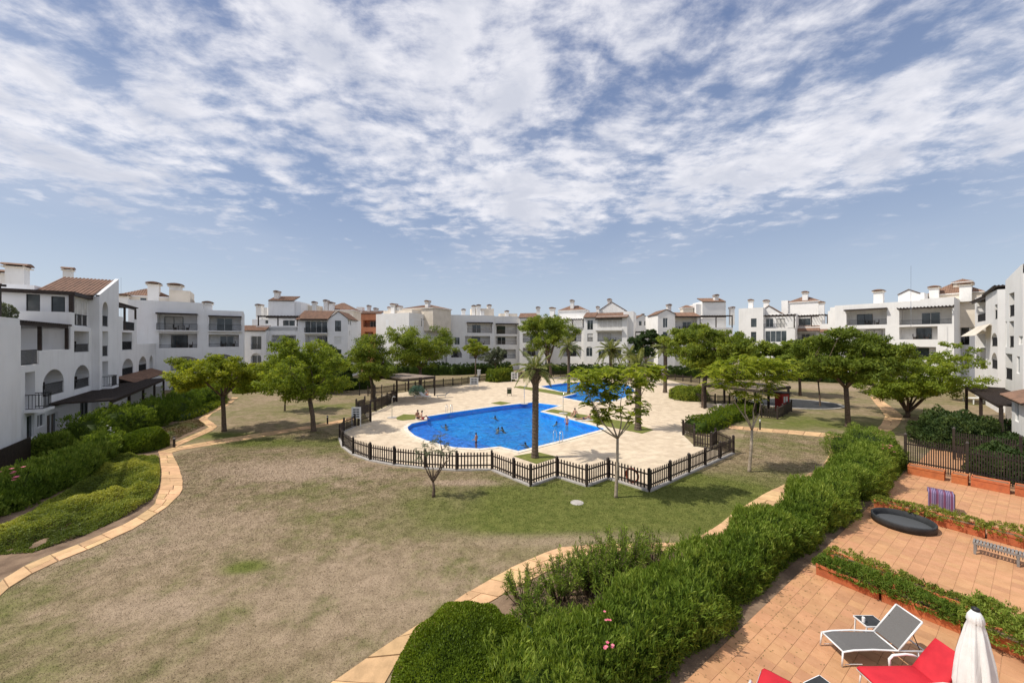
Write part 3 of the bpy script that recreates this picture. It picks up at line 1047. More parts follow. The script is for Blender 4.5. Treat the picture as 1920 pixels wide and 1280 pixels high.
            if w1 - w0 > .2 and h1 - h0 > .2:
                f = MB()
                th = 0.06
                for k in range(n + 1):
                    a = w0 + (w1 - w0) * k / n
                    f.bar(q(a, d0 - .03, h0), q(a, d0 - .03, h1), th, th)
                for hh in (h0, h1):
                    f.bar(q(w0, d0 - .03, hh), q(w1, d0 - .03, hh), th, th)
                frame = f.build('window', M[o_.get('frame', 'white_metal' if s.rs.random() < .7 else 'iron')], s.root)
                mt = 'glass' if s.rs.random() < .82 else 'curtain'
                for k in range(n):
                    g = MB()
                    e0, e1 = w0 + (w1 - w0) * k / n + th / 2, w0 + (w1 - w0) * (k + 1) / n - th / 2
                    pq = [q(e0, d0 - .02, h0 + .03), q(e1, d0 - .02, h0 + .03), q(e1, d0 - .02, h1 - .03), q(e0, d0 - .02, h1 - .03)]
                    g.add(pq + [tuple(np.add(p_, np.subtract(q(e0, d0 + .0, h0), q(e0, d0 - .02, h0)))) for p_ in pq], [(0, 1, 2, 3), (7, 6, 5, 4), (0, 4, 5, 1), (1, 5, 6, 2), (2, 6, 7, 3), (3, 7, 4, 0)])
                    g.build('pane', M[o_.get('pane', mt)], frame)
        if kind == 'shut':
            g = MB()
            nsl = max(4, int((c1 - c0) / .12))
            for k in range(nsl):
                zz_ = c0 + (c1 - c0) * (k + .5) / nsl
                g.bar(q(b0, dp - .06, zz_), q(b1, dp - .06, zz_), .05, (c1 - c0) / nsl * .9)
            g.build('shutter', M['white_plastic'], s.root)
        if o_.get('rail', kind == 'log'):
            h = o_.get('railh', 1.0)
            rm = o_.get('railmat', 'iron')
            e = o_.get('raild', 0.06)
            r = MB()
            for zz_ in (c0 + .08, c0 + h):
                r.bar(q(b0, e, zz_), q(b1, e, zz_), .05, .05)
            nb = max(3, int((b1 - b0) / .13))
            for k in range(1, nb):
                a = b0 + (b1 - b0) * k / nb
                r.bar(q(a, e, c0 + .08), q(a, e, c0 + h), .022, .022)
            if e < 0:
                for a in (b0, b1):
                    for zz_ in (c0 + .08, c0 + h):
                        r.bar(q(a, e, zz_), q(a, 0, zz_), .05, .05)
                    for k in range(1, 5):
                        r.bar(q(a, e * k / 5, c0 + .08), q(a, e * k / 5, c0 + h), .022, .022)
                b = MB()
                p0, p1 = q(b0 - .12, e - .1, c0 - .16), q(b1 + .12, .0, c0)
                b.box(min(p0[0], p1[0]), max(p0[0], p1[0]), min(p0[1], p1[1]), max(p0[1], p1[1]), c0 - .16, c0)
                b.build('balcony_slab', s.pl, s.root)
            r.build('railing', M[rm], s.root, kind='stuff')
        if kind == 'log' and s.rs.random() < .6 and (b1 - b0) > 1.6:
            t_ = MB()
            a = b0 + (b1 - b0) * s.rs.uniform(.3, .7); dd = dp * .5
            p = Vector(q(a, dd, c0 + .72))
            t_.box(p.x - .4, p.x + .4, p.y - .3, p.y + .3, p.z, p.z + .04)
            for i_ in (-.35, .35):
                for j_ in (-.25, .25):
                    t_.box(p.x + i_ - .02, p.x + i_ + .02, p.y + j_ - .02, p.y + j_ + .02, c0 + .005, p.z)
            for i_ in (-.75, .75):
                t_.box(p.x + i_ - .22, p.x + i_ + .22, p.y - .22, p.y + .22, c0 + .4, c0 + .45)
                t_.box(p.x + i_ * 1.28 - .03, p.x + i_ * 1.28 + .03, p.y - .22, p.y + .22, c0 + .45, c0 + .95)
                t_.box(p.x + i_ - .18, p.x + i_ + .18, p.y - .18, p.y + .18, c0 + .005, c0 + .4)
            t_.build('balcony_table', M['darkwood'], s.root)

    def op(s, px0, px1, py0, py1, kind='win', v=0.0, **kw):
        u0, u1, z0, z1 = s.rect(px0, px1, py0, py1, v)
        d = dict(a0=u0, a1=u1, z0=z0, z1=z1, kind=kind)
        if kind == 'log':
            d['depth'] = 1.7
        d.update(kw)
        return d

    def ops(s, *rows, v=0.0):
        return [s.op(*(r[:4]), r[4] if len(r) > 4 else 'win', v, **(r[5] if len(r) > 5 else {})) for r in rows]

    # ---- roofs and what stands on them
    def shed(s, u0, u1, v0, v1, z0, z1, th=0.12, axis='v', rib=0.24, name='tiled_roof', soffit='darkwood'):
        """tiled slope rising from z0 at the low edge to z1; axis = direction of the rise"""
        m, r = MB(), MB()
        if axis == 'v':
            low, high = [(u0, v0, z0), (u1, v0, z0)], [(u1, v1, z1), (u0, v1, z1)]
        elif axis == 'u':
            low, high = [(u0, v1, z0), (u0, v0, z0)], [(u1, v0, z1), (u1, v1, z1)]
        else:
            low, high = [(u1, v0, z0), (u1, v1, z0)], [(u0, v1, z1), (u0, v0, z1)]
        q = low + high
        m.add(q + [(x, y, z - th) for x, y, z in q], [(0, 1, 2, 3), (7, 6, 5, 4), (0, 4, 5, 1), (1, 5, 6, 2), (2, 6, 7, 3), (3, 7, 4, 0)])
        roof = m.build(name, M[soffit], s.root)
        a, b, c, d = (Vector(x) for x in (q[0], q[1], q[2], q[3]))
        n = max(2, int((b - a).length / rib))
        up = Vector((0, 0, 1))
        for k in range(n):
            p, e = a.lerp(b, (k + .5) / n), d.lerp(c, (k + .5) / n)
            side = (b - a).normalized() * rib * .36
            h = up * .075
            ov = (p - e).normalized() * .05
            p2, e2 = p + ov, e
            r.add([p2 - side, p2 - side * .5 + h, p2 + side * .5 + h, p2 + side, e2 - side, e2 - side * .5 + h, e2 + side * .5 + h, e2 + side],
                  [(0, 1, 5, 4), (1, 2, 6, 5), (2, 3, 7, 6), (0, 3, 2, 1)])
        # tile bed
        lo_ = up * .012
        r.add([a + lo_, b + lo_, c + lo_, d + lo_], [(0, 1, 2, 3)])
        r.build('tiles', M['rooftile'], roof, kind='stuff')
        return roof

    def hip(s, u0, u1, v0, v1, z0, h, rib=0.28, name='tiled_roof', over=0.25):
        u0 -= over; u1 += over; v0 -= over; v1 += over
        W, Dp = u1 - u0, v1 - v0
        k = min(W, Dp) / 2
        R0, R1 = ((u0 + k, (v0 + v1) / 2, z0 + h), (u1 - k, (v0 + v1) / 2, z0 + h)) if W >= Dp else (((u0 + u1) / 2, v0 + k, z0 + h), ((u0 + u1) / 2, v1 - k, z0 + h))
        m, r = MB(), MB()
        cs = [(u0, v0, z0), (u1, v0, z0), (u1, v1, z0), (u0, v1, z0)]
        if W >= Dp:
            fs = [(0, 1, 5, 4), (1, 2, 5), (2, 3, 4, 5), (3, 0, 4)]
        else:
            fs = [(0, 1, 4), (1, 2, 5, 4), (2, 3, 5), (3, 0, 4, 5)]
        roof = MB()
        roof.add([(x, y, z - .14) for x, y, z in cs] + cs, [(3, 2, 1, 0), (0, 1, 5, 4), (1, 2, 6, 5), (2, 3, 7, 6), (3, 0, 4, 7)])
        ro = roof.build(name, s.pl, s.root)
        m.add(cs + [R0, R1], fs)
        for (ax, ay, bx_, by_) in ((u0, v0, u1, v0), (u1, v0, u1, v1), (u1, v1, u0, v1), (u0, v1, u0, v0)):
            a, b = Vector((ax, ay, z0)), Vector((bx_, by_, z0))
            L = (b - a).length
            inn = Vector((-(b - a).y, (b - a).x, 0)).normalized()
            n = max(2, int(L / rib))
            for i in range(n):
                t = (i + .5) / n * L
                run = min(t, L - t, k)
                p = a + (b - a).normalized() * t
                e = p + inn * run + Vector((0, 0, h * run / k))
                sd = (b - a).normalized() * rib * .34
                hh = Vector((0, 0, .07))
                r.add([p - sd, p + hh, p + sd, e - sd, e + hh, e + sd], [(0, 1, 4, 3), (1, 2, 5, 4), (0, 2, 1)])
        m.add(r.v, r.f)
        m.build('tiles', M['rooftile'], ro, kind='stuff')
        return ro

    def chimney(s, px, py0, py1, v, w=0.7, d=None, cap=True):
        u = s.u(px, v)
        zt, zb = s.z(py0, u, v), s.z(py1, u, v)
        d = d or w
        m = MB()
        hcap = 0.5 if cap else 0
        m.box(u - w / 2, u + w / 2, v - d / 2, v + d / 2, zb - 1.2, zt - hcap)
        ch = m.build('chimney', M['plaster'], s.root)
        if cap:
            c = MB()
            zc = zt - hcap
            c.box(u - w * .68, u + w * .68, v - d * .68, v + d * .68, zc, zc + .09)
            for i in (-1, 1):
                for j in (-1, 1):
                    c.box(u + i * w * .5 - .07, u + i * w * .5 + .07, v + j * d * .5 - .07, v + j * d * .5 + .07, zc + .09, zc + .26)
            c.build('chimney_cap', M['cream'], ch)
            t_ = MB()
            W2 = w * .72
            pr = [(-W2, .26), (W2, .26), (W2 * .8, .38), (W2 * .4, .48), (0, .52), (-W2 * .4, .48), (-W2 * .8, .38)]
            n = len(pr)
            t_.add([(u + a, v - d * .72, zc + b) for a, b in pr] + [(u + a, v + d * .72, zc + b) for a, b in pr],
                   [tuple(range(n))] + [tuple(range(2 * n - 1, n - 1, -1))] + [(i, i + n, (i + 1) % n + n, (i + 1) % n) for i in range(n)])
            t_.build('chimney_roof', M['rooftile'], ch)
        return ch

    def pergola(s, u0, u1, v0, v1, z0, zt, posts=2, slat=0.45, post_v=None, mat='darkwood'):
        m = MB()
        for v_ in (v0, v1):
            m.box(u0, u1, v_ - .07, v_ + .07, zt - .2, zt)
        pg = m.build('pergola', M[mat], s.root)
        for k in range(posts):
            pm = MB()
            uu = u0 + .1 + (u1 - u0 - .2) * (k / max(1, posts - 1) if posts > 1 else .5)
            pm.box(uu - .09, uu + .09, v0 - .09, v0 + .09, z0, zt - .2)
            pm.build('post', M[mat], pg)
        sm = MB()
        n = max(2, int((u1 - u0) / slat))
        for k in range(n + 1):
            uu = u0 + (u1 - u0) * k / n
            sm.box(uu - .05, uu + .05, v0 - .25, v1 + .05, zt + .003, zt + .13)
        sm.build('beams', M[mat], pg, kind='stuff')
        return pg

    def box(s, name, mat, u0, u1, v0, v1, z0, z1):
        m = MB(); m.box(u0, u1, v0, v1, z0, z1)
        return m.build(name, M[mat] if isinstance(mat, str) else mat, s.root)

    def gable(s, u0, u1, v0, v1, z0, h, name='gable', roof=True, ridge='v'):
        """gabled top: ridge runs along v (gable faces the front) or along u"""
        m = MB()
        if ridge == 'v':
            um = (u0 + u1) / 2
            m.add([(u0, v0, z0), (u1, v0, z0), (um, v0, z0 + h), (u0, v1, z0), (u1, v1, z0), (um, v1, z0 + h)], [(0, 1, 2), (5, 4, 3)])
            m.add([(u0, v0, z0), (um, v0, z0 + h), (um, v1, z0 + h), (u0, v1, z0)], [(0, 1, 2, 3)])
            m.add([(u1, v0, z0), (um, v0, z0 + h), (um, v1, z0 + h), (u1, v1, z0)], [(3, 2, 1, 0)])
            g = m.build(name, s.pl, s.root)
            if roof:
                s.shed(u0 - .2, um, v0 - .12, v1, z0 - .02, z0 + h + .12, axis='u')
                s.shed(um, u1 + .2, v0 - .12, v1, z0 - .02, z0 + h + .12, axis='-u')


# ================= left block along the lawn
h = House('long white apartment block at the left edge with arched balconies over the oleanders', (-31.9, 24.1), (-54.4, 56.4), 'plaster_cool')
R_ = h.root
zf = (0.0, 2.95, 5.9, 8.8)
# nearest projecting bay
uN = h.u(39, -.6)
h.block(-10, uN, -0.6, 8, 0, 8.5)
h.box('parapet', h.pl, -9.9, uN - .05, -0.58, -0.38, 8.5, 8.9)
h.block(-12, 1.5, 3.4, 9, 8.9, 12.1)
h.pergola(-9, uN - 1.2, -0.2, 3.3, 8.5, 10.7, posts=3)
h.box('roof_parapet', 'cream', -1.5, 6.5, 4.2, 4.5, 11.2, 12.4)
h.hip(-4, 4.4, 7.0, 11, 12.6, 1.0)
h.block(-4, 4.4, 7.0, 11, 11.5, 12.6, mat=M['cream'])
h.chimney(33, 494, 520, 7.2, 1.2)
h.chimney(128, 501, 520, 8.5, .8)
h.chimney(8, 506, 522, 8.5, .9)
# bay with two floors and a pergola terrace
o1 = h.ops((47, 66, 697, 760, 'win', dict(depth=.9, rail=True, raild=-.75, z0=2.95)), (80, 120, 692, 740, 'log', dict(arch=True, rise=.85, rail=True, railh=.9)))
g1 = h.ops((50, 64, 778, 822, 'door'), (70, 84, 776, 800), (88, 108, 775, 815, 'door'))
for o_ in g1:
    o_['z0'] = max(.05, o_['z0'])
h.block(uN, 7.6, 0, 8, 0, 5.9, front=o1 + g1)
h.box('parapet', h.pl, 2.2, 7.6, 0.0, 0.2, 5.9, 6.85)
h.block(uN, 7.6, 2.7, 8, 5.9, 8.8, front=[dict(a0=.8, a1=3.0, z0=5.95, z1=8.1, kind='door', depth=.15), dict(a0=4.2, a1=6.6, z0=5.95, z1=8.1, kind='door', depth=.15)])
h.pergola(uN + .1, 7.4, 0.12, 2.6, 5.9, 8.75, posts=3, slat=.35)
r = MB()
for k in range(18):
    r.box(-.3 + k * .14 - .012, -.3 + k * .14 + .012, .06, .085, 5.95, 6.9)
r.box(-.3, 2.2, .055, .09, 6.9, 6.95); r.box(-.3, 2.2, .055, .09, 5.98, 6.02)
r.build('railing', M['iron'], R_, kind='stuff')
# bay with the glazed corner
o2 = h.ops((139, 168, 684, 727, 'log', dict(arch=True, rise=.85, rail=True, railh=.8)), (139, 167, 621, 660, 'log', dict(rail=True, railh=.7)))
h.block(7.6, 12.4, 0, 8, 0, 8.75, front=o2 + h.ops((150, 165, 752, 790, 'door')))
h.box('parapet', h.pl, 7.6, 8.4, -.02, .16, 8.75, 9.9)
h.box('parapet', h.pl, 7.6, 7.8, .16, 3.2, 8.5, 9.9)
wl = [dict(a0=h.v(122, 8.4), a1=h.v(96, 8.4), z0=9.85, z1=11.2, kind='win', depth=.15), dict(a0=h.v(75, 8.4), a1=h.v(49, 8.4), z0=9.85, z1=11.3, kind='win', depth=.15)]
h.block(8.4, 12.4, .25, 8.0, 8.75, 11.6, front=[dict(a0=8.75, a1=12.3, z0=8.85, z1=11.25, kind='glazed', depth=2.0, rail=True, raild=.02, railh=1.0)], left=wl)
h.box('eave_beam', 'darkwood', 8.1, 12.4, -.1, .2, 11.35, 11.65)
h.box('eave_beam', 'darkwood', 8.1, 8.35, .2, 4.0, 11.35, 11.65)
h.box('corner_post', 'darkwood', 8.12, 8.42, .0, .24, 8.8, 11.35)
# tall gabled stair bay
o3 = h.ops((192, 203, 566, 612, 'win', dict(arch=True, depth=.6, rail=True)), (192, 203, 621, 668, 'win', dict(depth=.6, rail=True)), (192, 203, 677, 724, 'win', dict(depth=.6, rail=True, raild=-.6)), v=-.5)
h.block(12.4, 18.4, -.5, 8, 0, 11.7, front=o3)
m = MB()
for vv in (-.5, -.25):
    pass
m.add([(12.4, -.5, 11.7), (18.4, -.5, 11.7), (18.4, -.5, 14.15), (12.4, -.5, 11.85), (12.4, -.25, 11.7), (18.4, -.25, 11.7), (18.4, -.25, 14.15), (12.4, -.25, 11.85)],
      [(0, 1, 2, 3), (7, 6, 5, 4), (3, 2, 6, 7), (1, 5, 6, 2)])
m.build('gable', h.pl, R_)
h.shed(11.9, 18.3, -.24, 3.4, 11.75, 13.95, axis='u', rib=.26)
h.block(12.4, 18.4, 3.4, 8, 11.7, 12.4)
# lower wing beyond
o4 = h.ops((229, 248, 623, 656, 'log', dict(depth=1.4)), (211, 220, 621, 656, 'win', dict(depth=.5, rail=True)), (213, 222, 676, 710, 'win', dict(arch=True, depth=.6)), (229, 250, 672, 705, 'log', dict(arch=True, depth=1.4)))
h.block(18.4, 28.4, 0, 8, 0, 8.8, front=o4)
h.box('parapet', h.pl, 18.4, 22.4, .0, .2, 8.8, 10.3)
h.box('pillar', h.pl, 27.6, 28.4, .0, .25, 8.8, 10.3)
rr_ = MB()
for k in range(36):
    rr_.box(22.4 + k * .145, 22.43 + k * .145, .06, .09, 8.85, 9.8)
rr_.box(22.4, 27.6, .05, .1, 9.8, 9.86)
rr_.build('railing', M['iron'], R_, kind='stuff')
h.block(18.4, 28.4, 3.0, 8, 8.8, 11.4, front=[dict(a0=22, a1=24.4, z0=8.85, z1=11, kind='door', depth=.15)])
h.pergola(18.6, 28.4, .1, 3.0, 8.8, 11.7, posts=3, slat=.5)
# low wing with arches and canopy
o5 = h.ops((260, 275, 668, 697, 'log', dict(arch=True, depth=1.3)), (280, 287, 666, 700, 'win', dict(arch=True, depth=.5)),
           (243, 256, 722, 744, 'void', dict(arch=True, depth=1.0)), (258, 266, 720, 742, 'void', dict(arch=True, depth=1.0)), (269, 276, 719, 740, 'void', dict(arch=True, depth=1.0)))
h.block(28.4, 39.3, 0, 8, 0, 6.3, front=o5)
h.box('parapet', h.pl, 28.4, 39.3, .0, .22, 6.3, 7.2)
h.block(30.0, 39.3, 2.5, 8, 6.3, 8.9, front=[dict(a0=32, a1=34, z0=6.35, z1=8.4, kind='door', depth=.15)])
h.shed(29.5, 39.0, 2.3, 5, 8.85, 9.8)
h.shed(19.5, 36.5, -1.6, -.02, 2.9, 3.55)
# ground floor pergola over the gardens
h.pergola(3.5, 24.0, -3.2, -.1, 0, 2.85, posts=5, slat=.3)
h.box('garden_wall', h.pl, 24.2, 24.4, -3.0, -.05, 0, 2.0)
g = MB()
for k in range(70):
    g.box(-12 + k * .15, -11.87 + k * .15, -.82, -.78, .02, 1.5)
g.box(-12, -1.4, -.77, -.72, .3, .4); g.box(-12, -1.4, -.77, -.72, 1.1, 1.2)
g.build('garden_screen', M['fencewood'], R_)

ac = MB(); ac.box(-.35, .35, -.4, .4, 0, 1.05)
aco = ac.build('air_conditioner', M['white_plastic'], None, bevel=.03, label='white air conditioning unit standing on the pergola balcony at far left', cat='air conditioner')
q_ = Vector((*h.A, 0)) + Vector((*(h.ux * 1.35), 0)) + Vector((*(h.vx * .55), 0))
aco.location = (q_.x, q_.y, 5.9); aco.rotation_euler = (0, 0, math.atan2(h.ux.y, h.ux.x))

# ================= block closing the left corner
h = House('white apartment block behind the yellow-green tree with two dark roofed loggias', (-56.8, 54.7), (-45.5, 62.6), 'plaster_cool')
W = h.W
o = h.ops((294.5, 370, 588, 619, 'log', dict(depth=2.2, raild=-.5)), (392, 452, 592, 620, 'log', dict(depth=2.2, raild=-.4)),
          (298, 370, 625, 652, 'log', dict(depth=1.8, railh=.5)), (391, 448, 627, 650, 'log', dict(depth=1.8, railh=.5)),
          (320, 372, 668, 694, 'log', dict(arch=True, rise=.5, depth=1.6)), (395, 437, 664, 692, 'log', dict(arch=True, rise=.5, depth=1.6)), (322, 355, 712, 742, 'log', dict(depth=2.5, rail=False)))
ul = h.u(380)
h.block(0, W, 0, 10, 0, 12.6, front=o)
h.block(0, ul, .0, 10, 12.6, 13.7)
h.box('eave', 'darkwood', h.u(293), h.u(371), -.7, .0, h.z(590, 6) , h.z(587.5, 6))
h.box('eave', 'darkwood', h.u(391), h.u(453), -.5, .0, h.z(594, 10), h.z(591.5, 10))
v_ = 5.0
u0, u1 = h.u(236, v_), h.u(357, v_)
h.block(u0, u1, v_, v_ + 6, 13.0, h.z(556, (u0 + u1) / 2, v_), front=h.ops((262, 275, 558, 566), v=v_), mat=M['cream'])
h.hip(h.u(226, v_), h.u(318, v_), v_ + .2, v_ + 5, h.z(556, (u0 + u1) / 2, v_), 1.4)
h.block(h.u(318, v_), u1, v_ - .5, v_ + 5, 13, h.z(546, u1, v_), mat=M['cream'])
h.chimney(289, 529, 552, v_ + .6, 1.35)
h.chimney(330, 532, 548, v_ + 1.5, 1.5)
h.chimney(390, 565, 580, 1.5, 1.1)
h.chimney(233, 551, 562, v_ - .6, 1.0)
h.box('flat_roof_box', 'cream', h.u(366, 4), h.u(384, 4), 4, 7, 12.5, 13.9)

# ================= block with the roof terrace pergola
h = House('white apartment block with roof terrace pergola and grey glazed bay behind the second tree', D(456, 75), D(652, 77), 'plaster_cool')
W = h.W
ua, ub, uc = h.u(505), h.u(558), h.u(620)
o = h.ops((470, 490, 630, 655, 'win', dict(rail=True)), (470, 490, 662, 690, 'win', dict(arch=True)))
h.block(0, ua, -1.2, 8, 0, h.z(620, ua / 2), front=[{**q, 'depth': .5} for q in h.ops((470, 490, 630, 655, 'win', dict(rail=True)), (470, 490, 662, 690, 'win', dict(arch=True)), v=-1.2)])
h.shed(-.2, ua, -1.5, .6, h.z(620, ua / 2), h.z(611, ua / 2) + .1)
h.block(ua, ub, 0, 8, 0, h.z(613, ua), front=h.ops((509, 555, 628, 646, 'log')))
h.block(0, ub, 3.0, 9, h.z(620, ua / 2) - .1, h.z(597, ua), front=h.ops((497, 503, 600, 607), (530, 553, 600, 611, 'door'), v=3.0))
h.pergola(h.u(483), ub, .1, 3.0, h.z(613, ua), h.z(592.5, ua), posts=3, slat=.6)
h.box('parapet', h.pl, h.u(480), ub, .0, .2, h.z(620, ua / 2), h.z(611, ua))
h.block(h.u(503, 3.2), h.u(552, 3.2), 3.2, 9, 10, h.z(563, ua, 3.2))
h.shed(h.u(503, 3.1), h.u(551, 3.1), 3.0, 6, h.z(563, ua, 3), h.z(552.5, ua, 3))
h.block(h.u(552, 3.6), h.u(564, 3.6), 3.6, 8, 10, h.z(566, ua, 3.6))
h.chimney(520, 545, 556, 4.5, .9)
h.chimney(487, 570, 592, 4, 1.0)
h.chimney(498, 577, 592, 6, 1.2, cap=False)
o = h.ops((572, 614, 602, 624, 'glazed', dict(depth=1.8, rail=True, raild=-.4)), (572, 614, 628, 650, 'log'), (628, 639.5, 601, 621, 'win', dict(frame='iron', pane='glass')), (627, 640, 631, 645, 'shut'), (572, 614, 656, 680, 'log'),
          (628, 640, 655, 672))
h.block(ub, W, 0, 9, 0, h.z(598, uc), front=o, right=[dict(a0=.4, a1=1.0, z0=11, z1=12, kind='win'), dict(a0=1.5, a1=2.1, z0=11, z1=12, kind='win'), dict(a0=1.0, a1=1.6, z0=8.8, z1=9.8, kind='win')])
h.shed(ub - .2, h.u(616), -.6, 3.5, h.z(599.5, uc), h.z(584, uc) + .4)
um = h.u(616)
h.gable(um, W + .1, 0, 6, h.z(598, uc), 1.5)
h.box('beam', 'darkwood', h.u(566), h.u(615), -.75, -.55, h.z(601, uc), h.z(598, uc))
h.hip(h.u(607, 9), h.u(662, 9), 9, 15, h.z(581, uc, 9), 1.9)
h.block(h.u(607, 9), h.u(662, 9), 9, 15, 9, h.z(581, uc, 9), mat=M['cream'])
h.chimney(612, 562, 582, 9, .9); h.chimney(622, 566, 584, 8.6, 1.0); h.chimney(590, 565, 580, 7, .8)
h.block(h.u(573, 7), h.u(595, 7), 7, 10, 9, h.z(573, uc, 7), mat=M['cream'])

# ================= orange house
h = House('terracotta orange house seen between two white blocks left of the pool', D(661, 97), D(712, 97), 'terracotta_wall')
o = h.ops((681, 706, 600, 613, 'log', dict(depth=1.8)), (683, 700, 622, 640, 'log', dict(depth=1.8)))
h.block(0, h.W, 0, 9, 0, h.z(587, 3), front=o)
h.shed(-.2, h.W + .2, -.2, 5, h.z(587.5, 3), h.z(580, 3))
h.chimney(692, 572, 586, 4, .8); h.chimney(705, 577, 586, 4, .9); h.chimney(676, 576, 586, 5, 1.6, cap=False)

# ================= block with the blank sunlit wall
h = House('white block with blank sunlit end wall behind the left shade pergola', D(705, 87), D(767, 82.5))
zt = h.z(586, h.W)
h.block(0, h.W, 0, 14, 0, zt, front=h.ops((739, 742, 602, 616)))
h.block(.3, h.W - 1.0, 2.0, 8, zt, zt + .9, mat=M['cream'])
cA, cB = h.B, h.B + h.vx * 13.5
h.chimney(739, 569, 588, 2.2, 1.1); h.chimney(749, 573, 588, 2.6, .9); h.chimney(731, 575, 588, 3, .7)
v_ = 5
h.block(h.u(752, v_), h.u(812, v_), v_, v_ + 7, 10, h.z(579, 4, v_), mat=M['cream'])
h.hip(h.u(752, v_), h.u(812, v_), v_, v_ + 7, h.z(579, 4, v_), 1.0)
h.chimney(802, 563, 580, v_ + .5, .9)
h2 = House('shaded white wing with stepped pergolas right of the blank sunlit wall', (cA.x + .05, cA.y - .02), (cB.x, cB.y), 'plaster_cool', group=None)
W = h2.W
o = h2.ops((776, 790, 600, 612, 'win'), (800, 812, 606, 620, 'win'))
h2.block(0.02, W, 0.02, 7, 0, h2.z(600, W / 2), front=o)
h2.pergola(h2.u(790), h2.u(842), -.0 + .1, 3, h2.z(612, 5), h2.z(599, 5), posts=4, slat=.8)
h2.shed(h2.u(800), W, -1.6, .0, h2.z(620, 8), h2.z(613, 8))

# ================= middle block with two loggia columns
h = House('white apartment block with brown balcony rails behind the small round tree', D(838, 94), D(978, 98))
W = h.W
rm = dict(railmat='brownwood')
o = h.ops((876, 923, 605, 624, 'log', rm), (931, 971, 607, 626, 'log', rm), (872, 919, 630, 646, 'log', rm), (930, 970, 630, 646, 'log', rm), (852, 862, 632, 646, 'win'), (880, 915, 655, 672, 'log'), (930, 968, 655, 672, 'log'), (846, 866, 655, 670, 'log', dict(arch=True)))
zt = h.z(591, W / 2)
h.block(0, h.u(927), 0, 9, 0, zt, front=o)
h.block(h.u(927), W, .5, 9, 0, h.z(593, W), front=[q for q in o if q['a0'] > h.u(927)])
h.box('eave', 'darkwood', h.u(875), h.u(924), -.6, 0, h.z(606, 6), h.z(604, 6)); h.box('eave', 'darkwood', h.u(930), h.u(972), -.5, .5, h.z(608, 12), h.z(606, 12))
v_ = 4
h.block(h.u(884, v_), h.u(926, v_), v_, v_ + 4, zt - .5, h.z(578, 8, v_), mat=M['cream'])
h.chimney(888, 572, 584, v_, .9); h.chimney(897, 571, 590, 3, 1.0); h.chimney(917, 571, 580, v_ + 1, 1.0); h.chimney(869, 579, 593, 3, .9); h.chimney(904, 583, 592, 1.5, 1.0, cap=False)
h.chimney(831, 577, 605, 2.0, 1.0); h.chimney(950, 582, 596, 3, .9)
h.box('roof_box', 'cream', h.u(938, 3), h.u(970, 3), 3, 6, zt - .6, h.z(588, W, 3))
h3 = House('narrow white house with arched window and sloping top beside the big round tree', D(974, 96), D(1022, 95))
o = h3.ops((980, 991, 600, 614, 'win', dict(arch=True)), (995, 1010, 603, 616, 'log'), (980, 1012, 625, 642, 'log'), (980, 1010, 652, 668, 'log'))
h3.block(0, h3.W, 0, 8, 0, h3.z(594, 3), front=o)
h3.shed(-.2, h3.u(1006), -.2, 3, h3.z(595, 3), h3.z(585.5, 3))
h3.chimney(1009, 575, 592, 2.5, .9)

# ================= gabled house in the centre
h = House('white gabled house with brown tiled eaves and glass balconies above the date palms', D(1025, 97), D(1176, 89))
W = h.W
uA, uB, uC = h.u(1094), h.u(1117), h.u(1176)
o = h.ops((1056, 1090, 602, 616, 'log', dict(depth=1.2)), (1056, 1090, 624, 640, 'log', dict(depth=1.2)), (1056, 1090, 650, 668, 'log', dict(depth=1.2)))
h.block(0, uA, .8, 9, 0, h.z(597, uA / 2), front=h.ops((1056, 1090, 624, 640, 'log', dict(depth=1.2)), (1056, 1090, 650, 668, 'log', dict(depth=1.2)), (1030, 1046, 624, 640, 'log', dict(depth=1.2)), v=.8))
h.block(h.u(1046, 4), h.u(1098, 4), 4, 9, 10, h.z(580.5, uA, 4))
h.hip(h.u(1048, 4), h.u(1097, 4), 4, 9, h.z(580.5, uA, 4), 1.4)
h.chimney(1073, 562, 574, 5, .9); h.chimney(1036, 576, 590, 4, 1.2)
h.pergola(h.u(1054), uA, .0, 4, h.z(614, uA), h.z(598, uA), posts=3, slat=.6)
h.box('parapet', h.pl, h.u(1052), uA, .75, .95, h.z(616, uA), h.z(611, uA))
o = h.ops((1101, 1112, 600, 618, 'win', dict(rail=True)), (1101, 1112, 625, 640, 'win', dict(rail=True)), (1099, 1111, 649, 668, 'win', dict(arch=True)),
          (1120, 1167, 599, 616, 'glazed', dict(depth=1.6)), (1120, 1166, 622, 640, 'log', dict(rail=True, railh=.3)), (1122, 1135, 655, 672, 'door'), (1145, 1165, 655, 672, 'door'))
h.block(uA, W, 0, 9, 0, h.z(593, uB), front=o)
h.box('balcony_slab', h.pl, uB, h.u(1167), -.6, -.0, h.z(620, uB), h.z(616.5, uB))
h.shed(uA, uB, -.5, 3, h.z(594.5, uB), h.z(584, uB))
h.shed(uB, h.u(1178), -.7, 3, h.z(594.5, uC), h.z(586, uC) + .3)
h.box('beam', 'darkwood', uB, h.u(1167), -.6, -.45, h.z(598.5, uC), h.z(596.5, uC))
h.gable(h.u(1124, 4), h.u(1170, 4), 4, 10, h.z(580, uC, 4), 2.0)
h.block(h.u(1124, 4), h.u(1170, 4), 4, 10, 10, h.z(580, uC, 4))
h.chimney(1143, 560, 572, 5, .9); h.chimney(1121, 574, 590, 3.5, .7)
h.block(h.u(1168), h.u(1187), 1.0, 9, 0, h.z(583, uC))
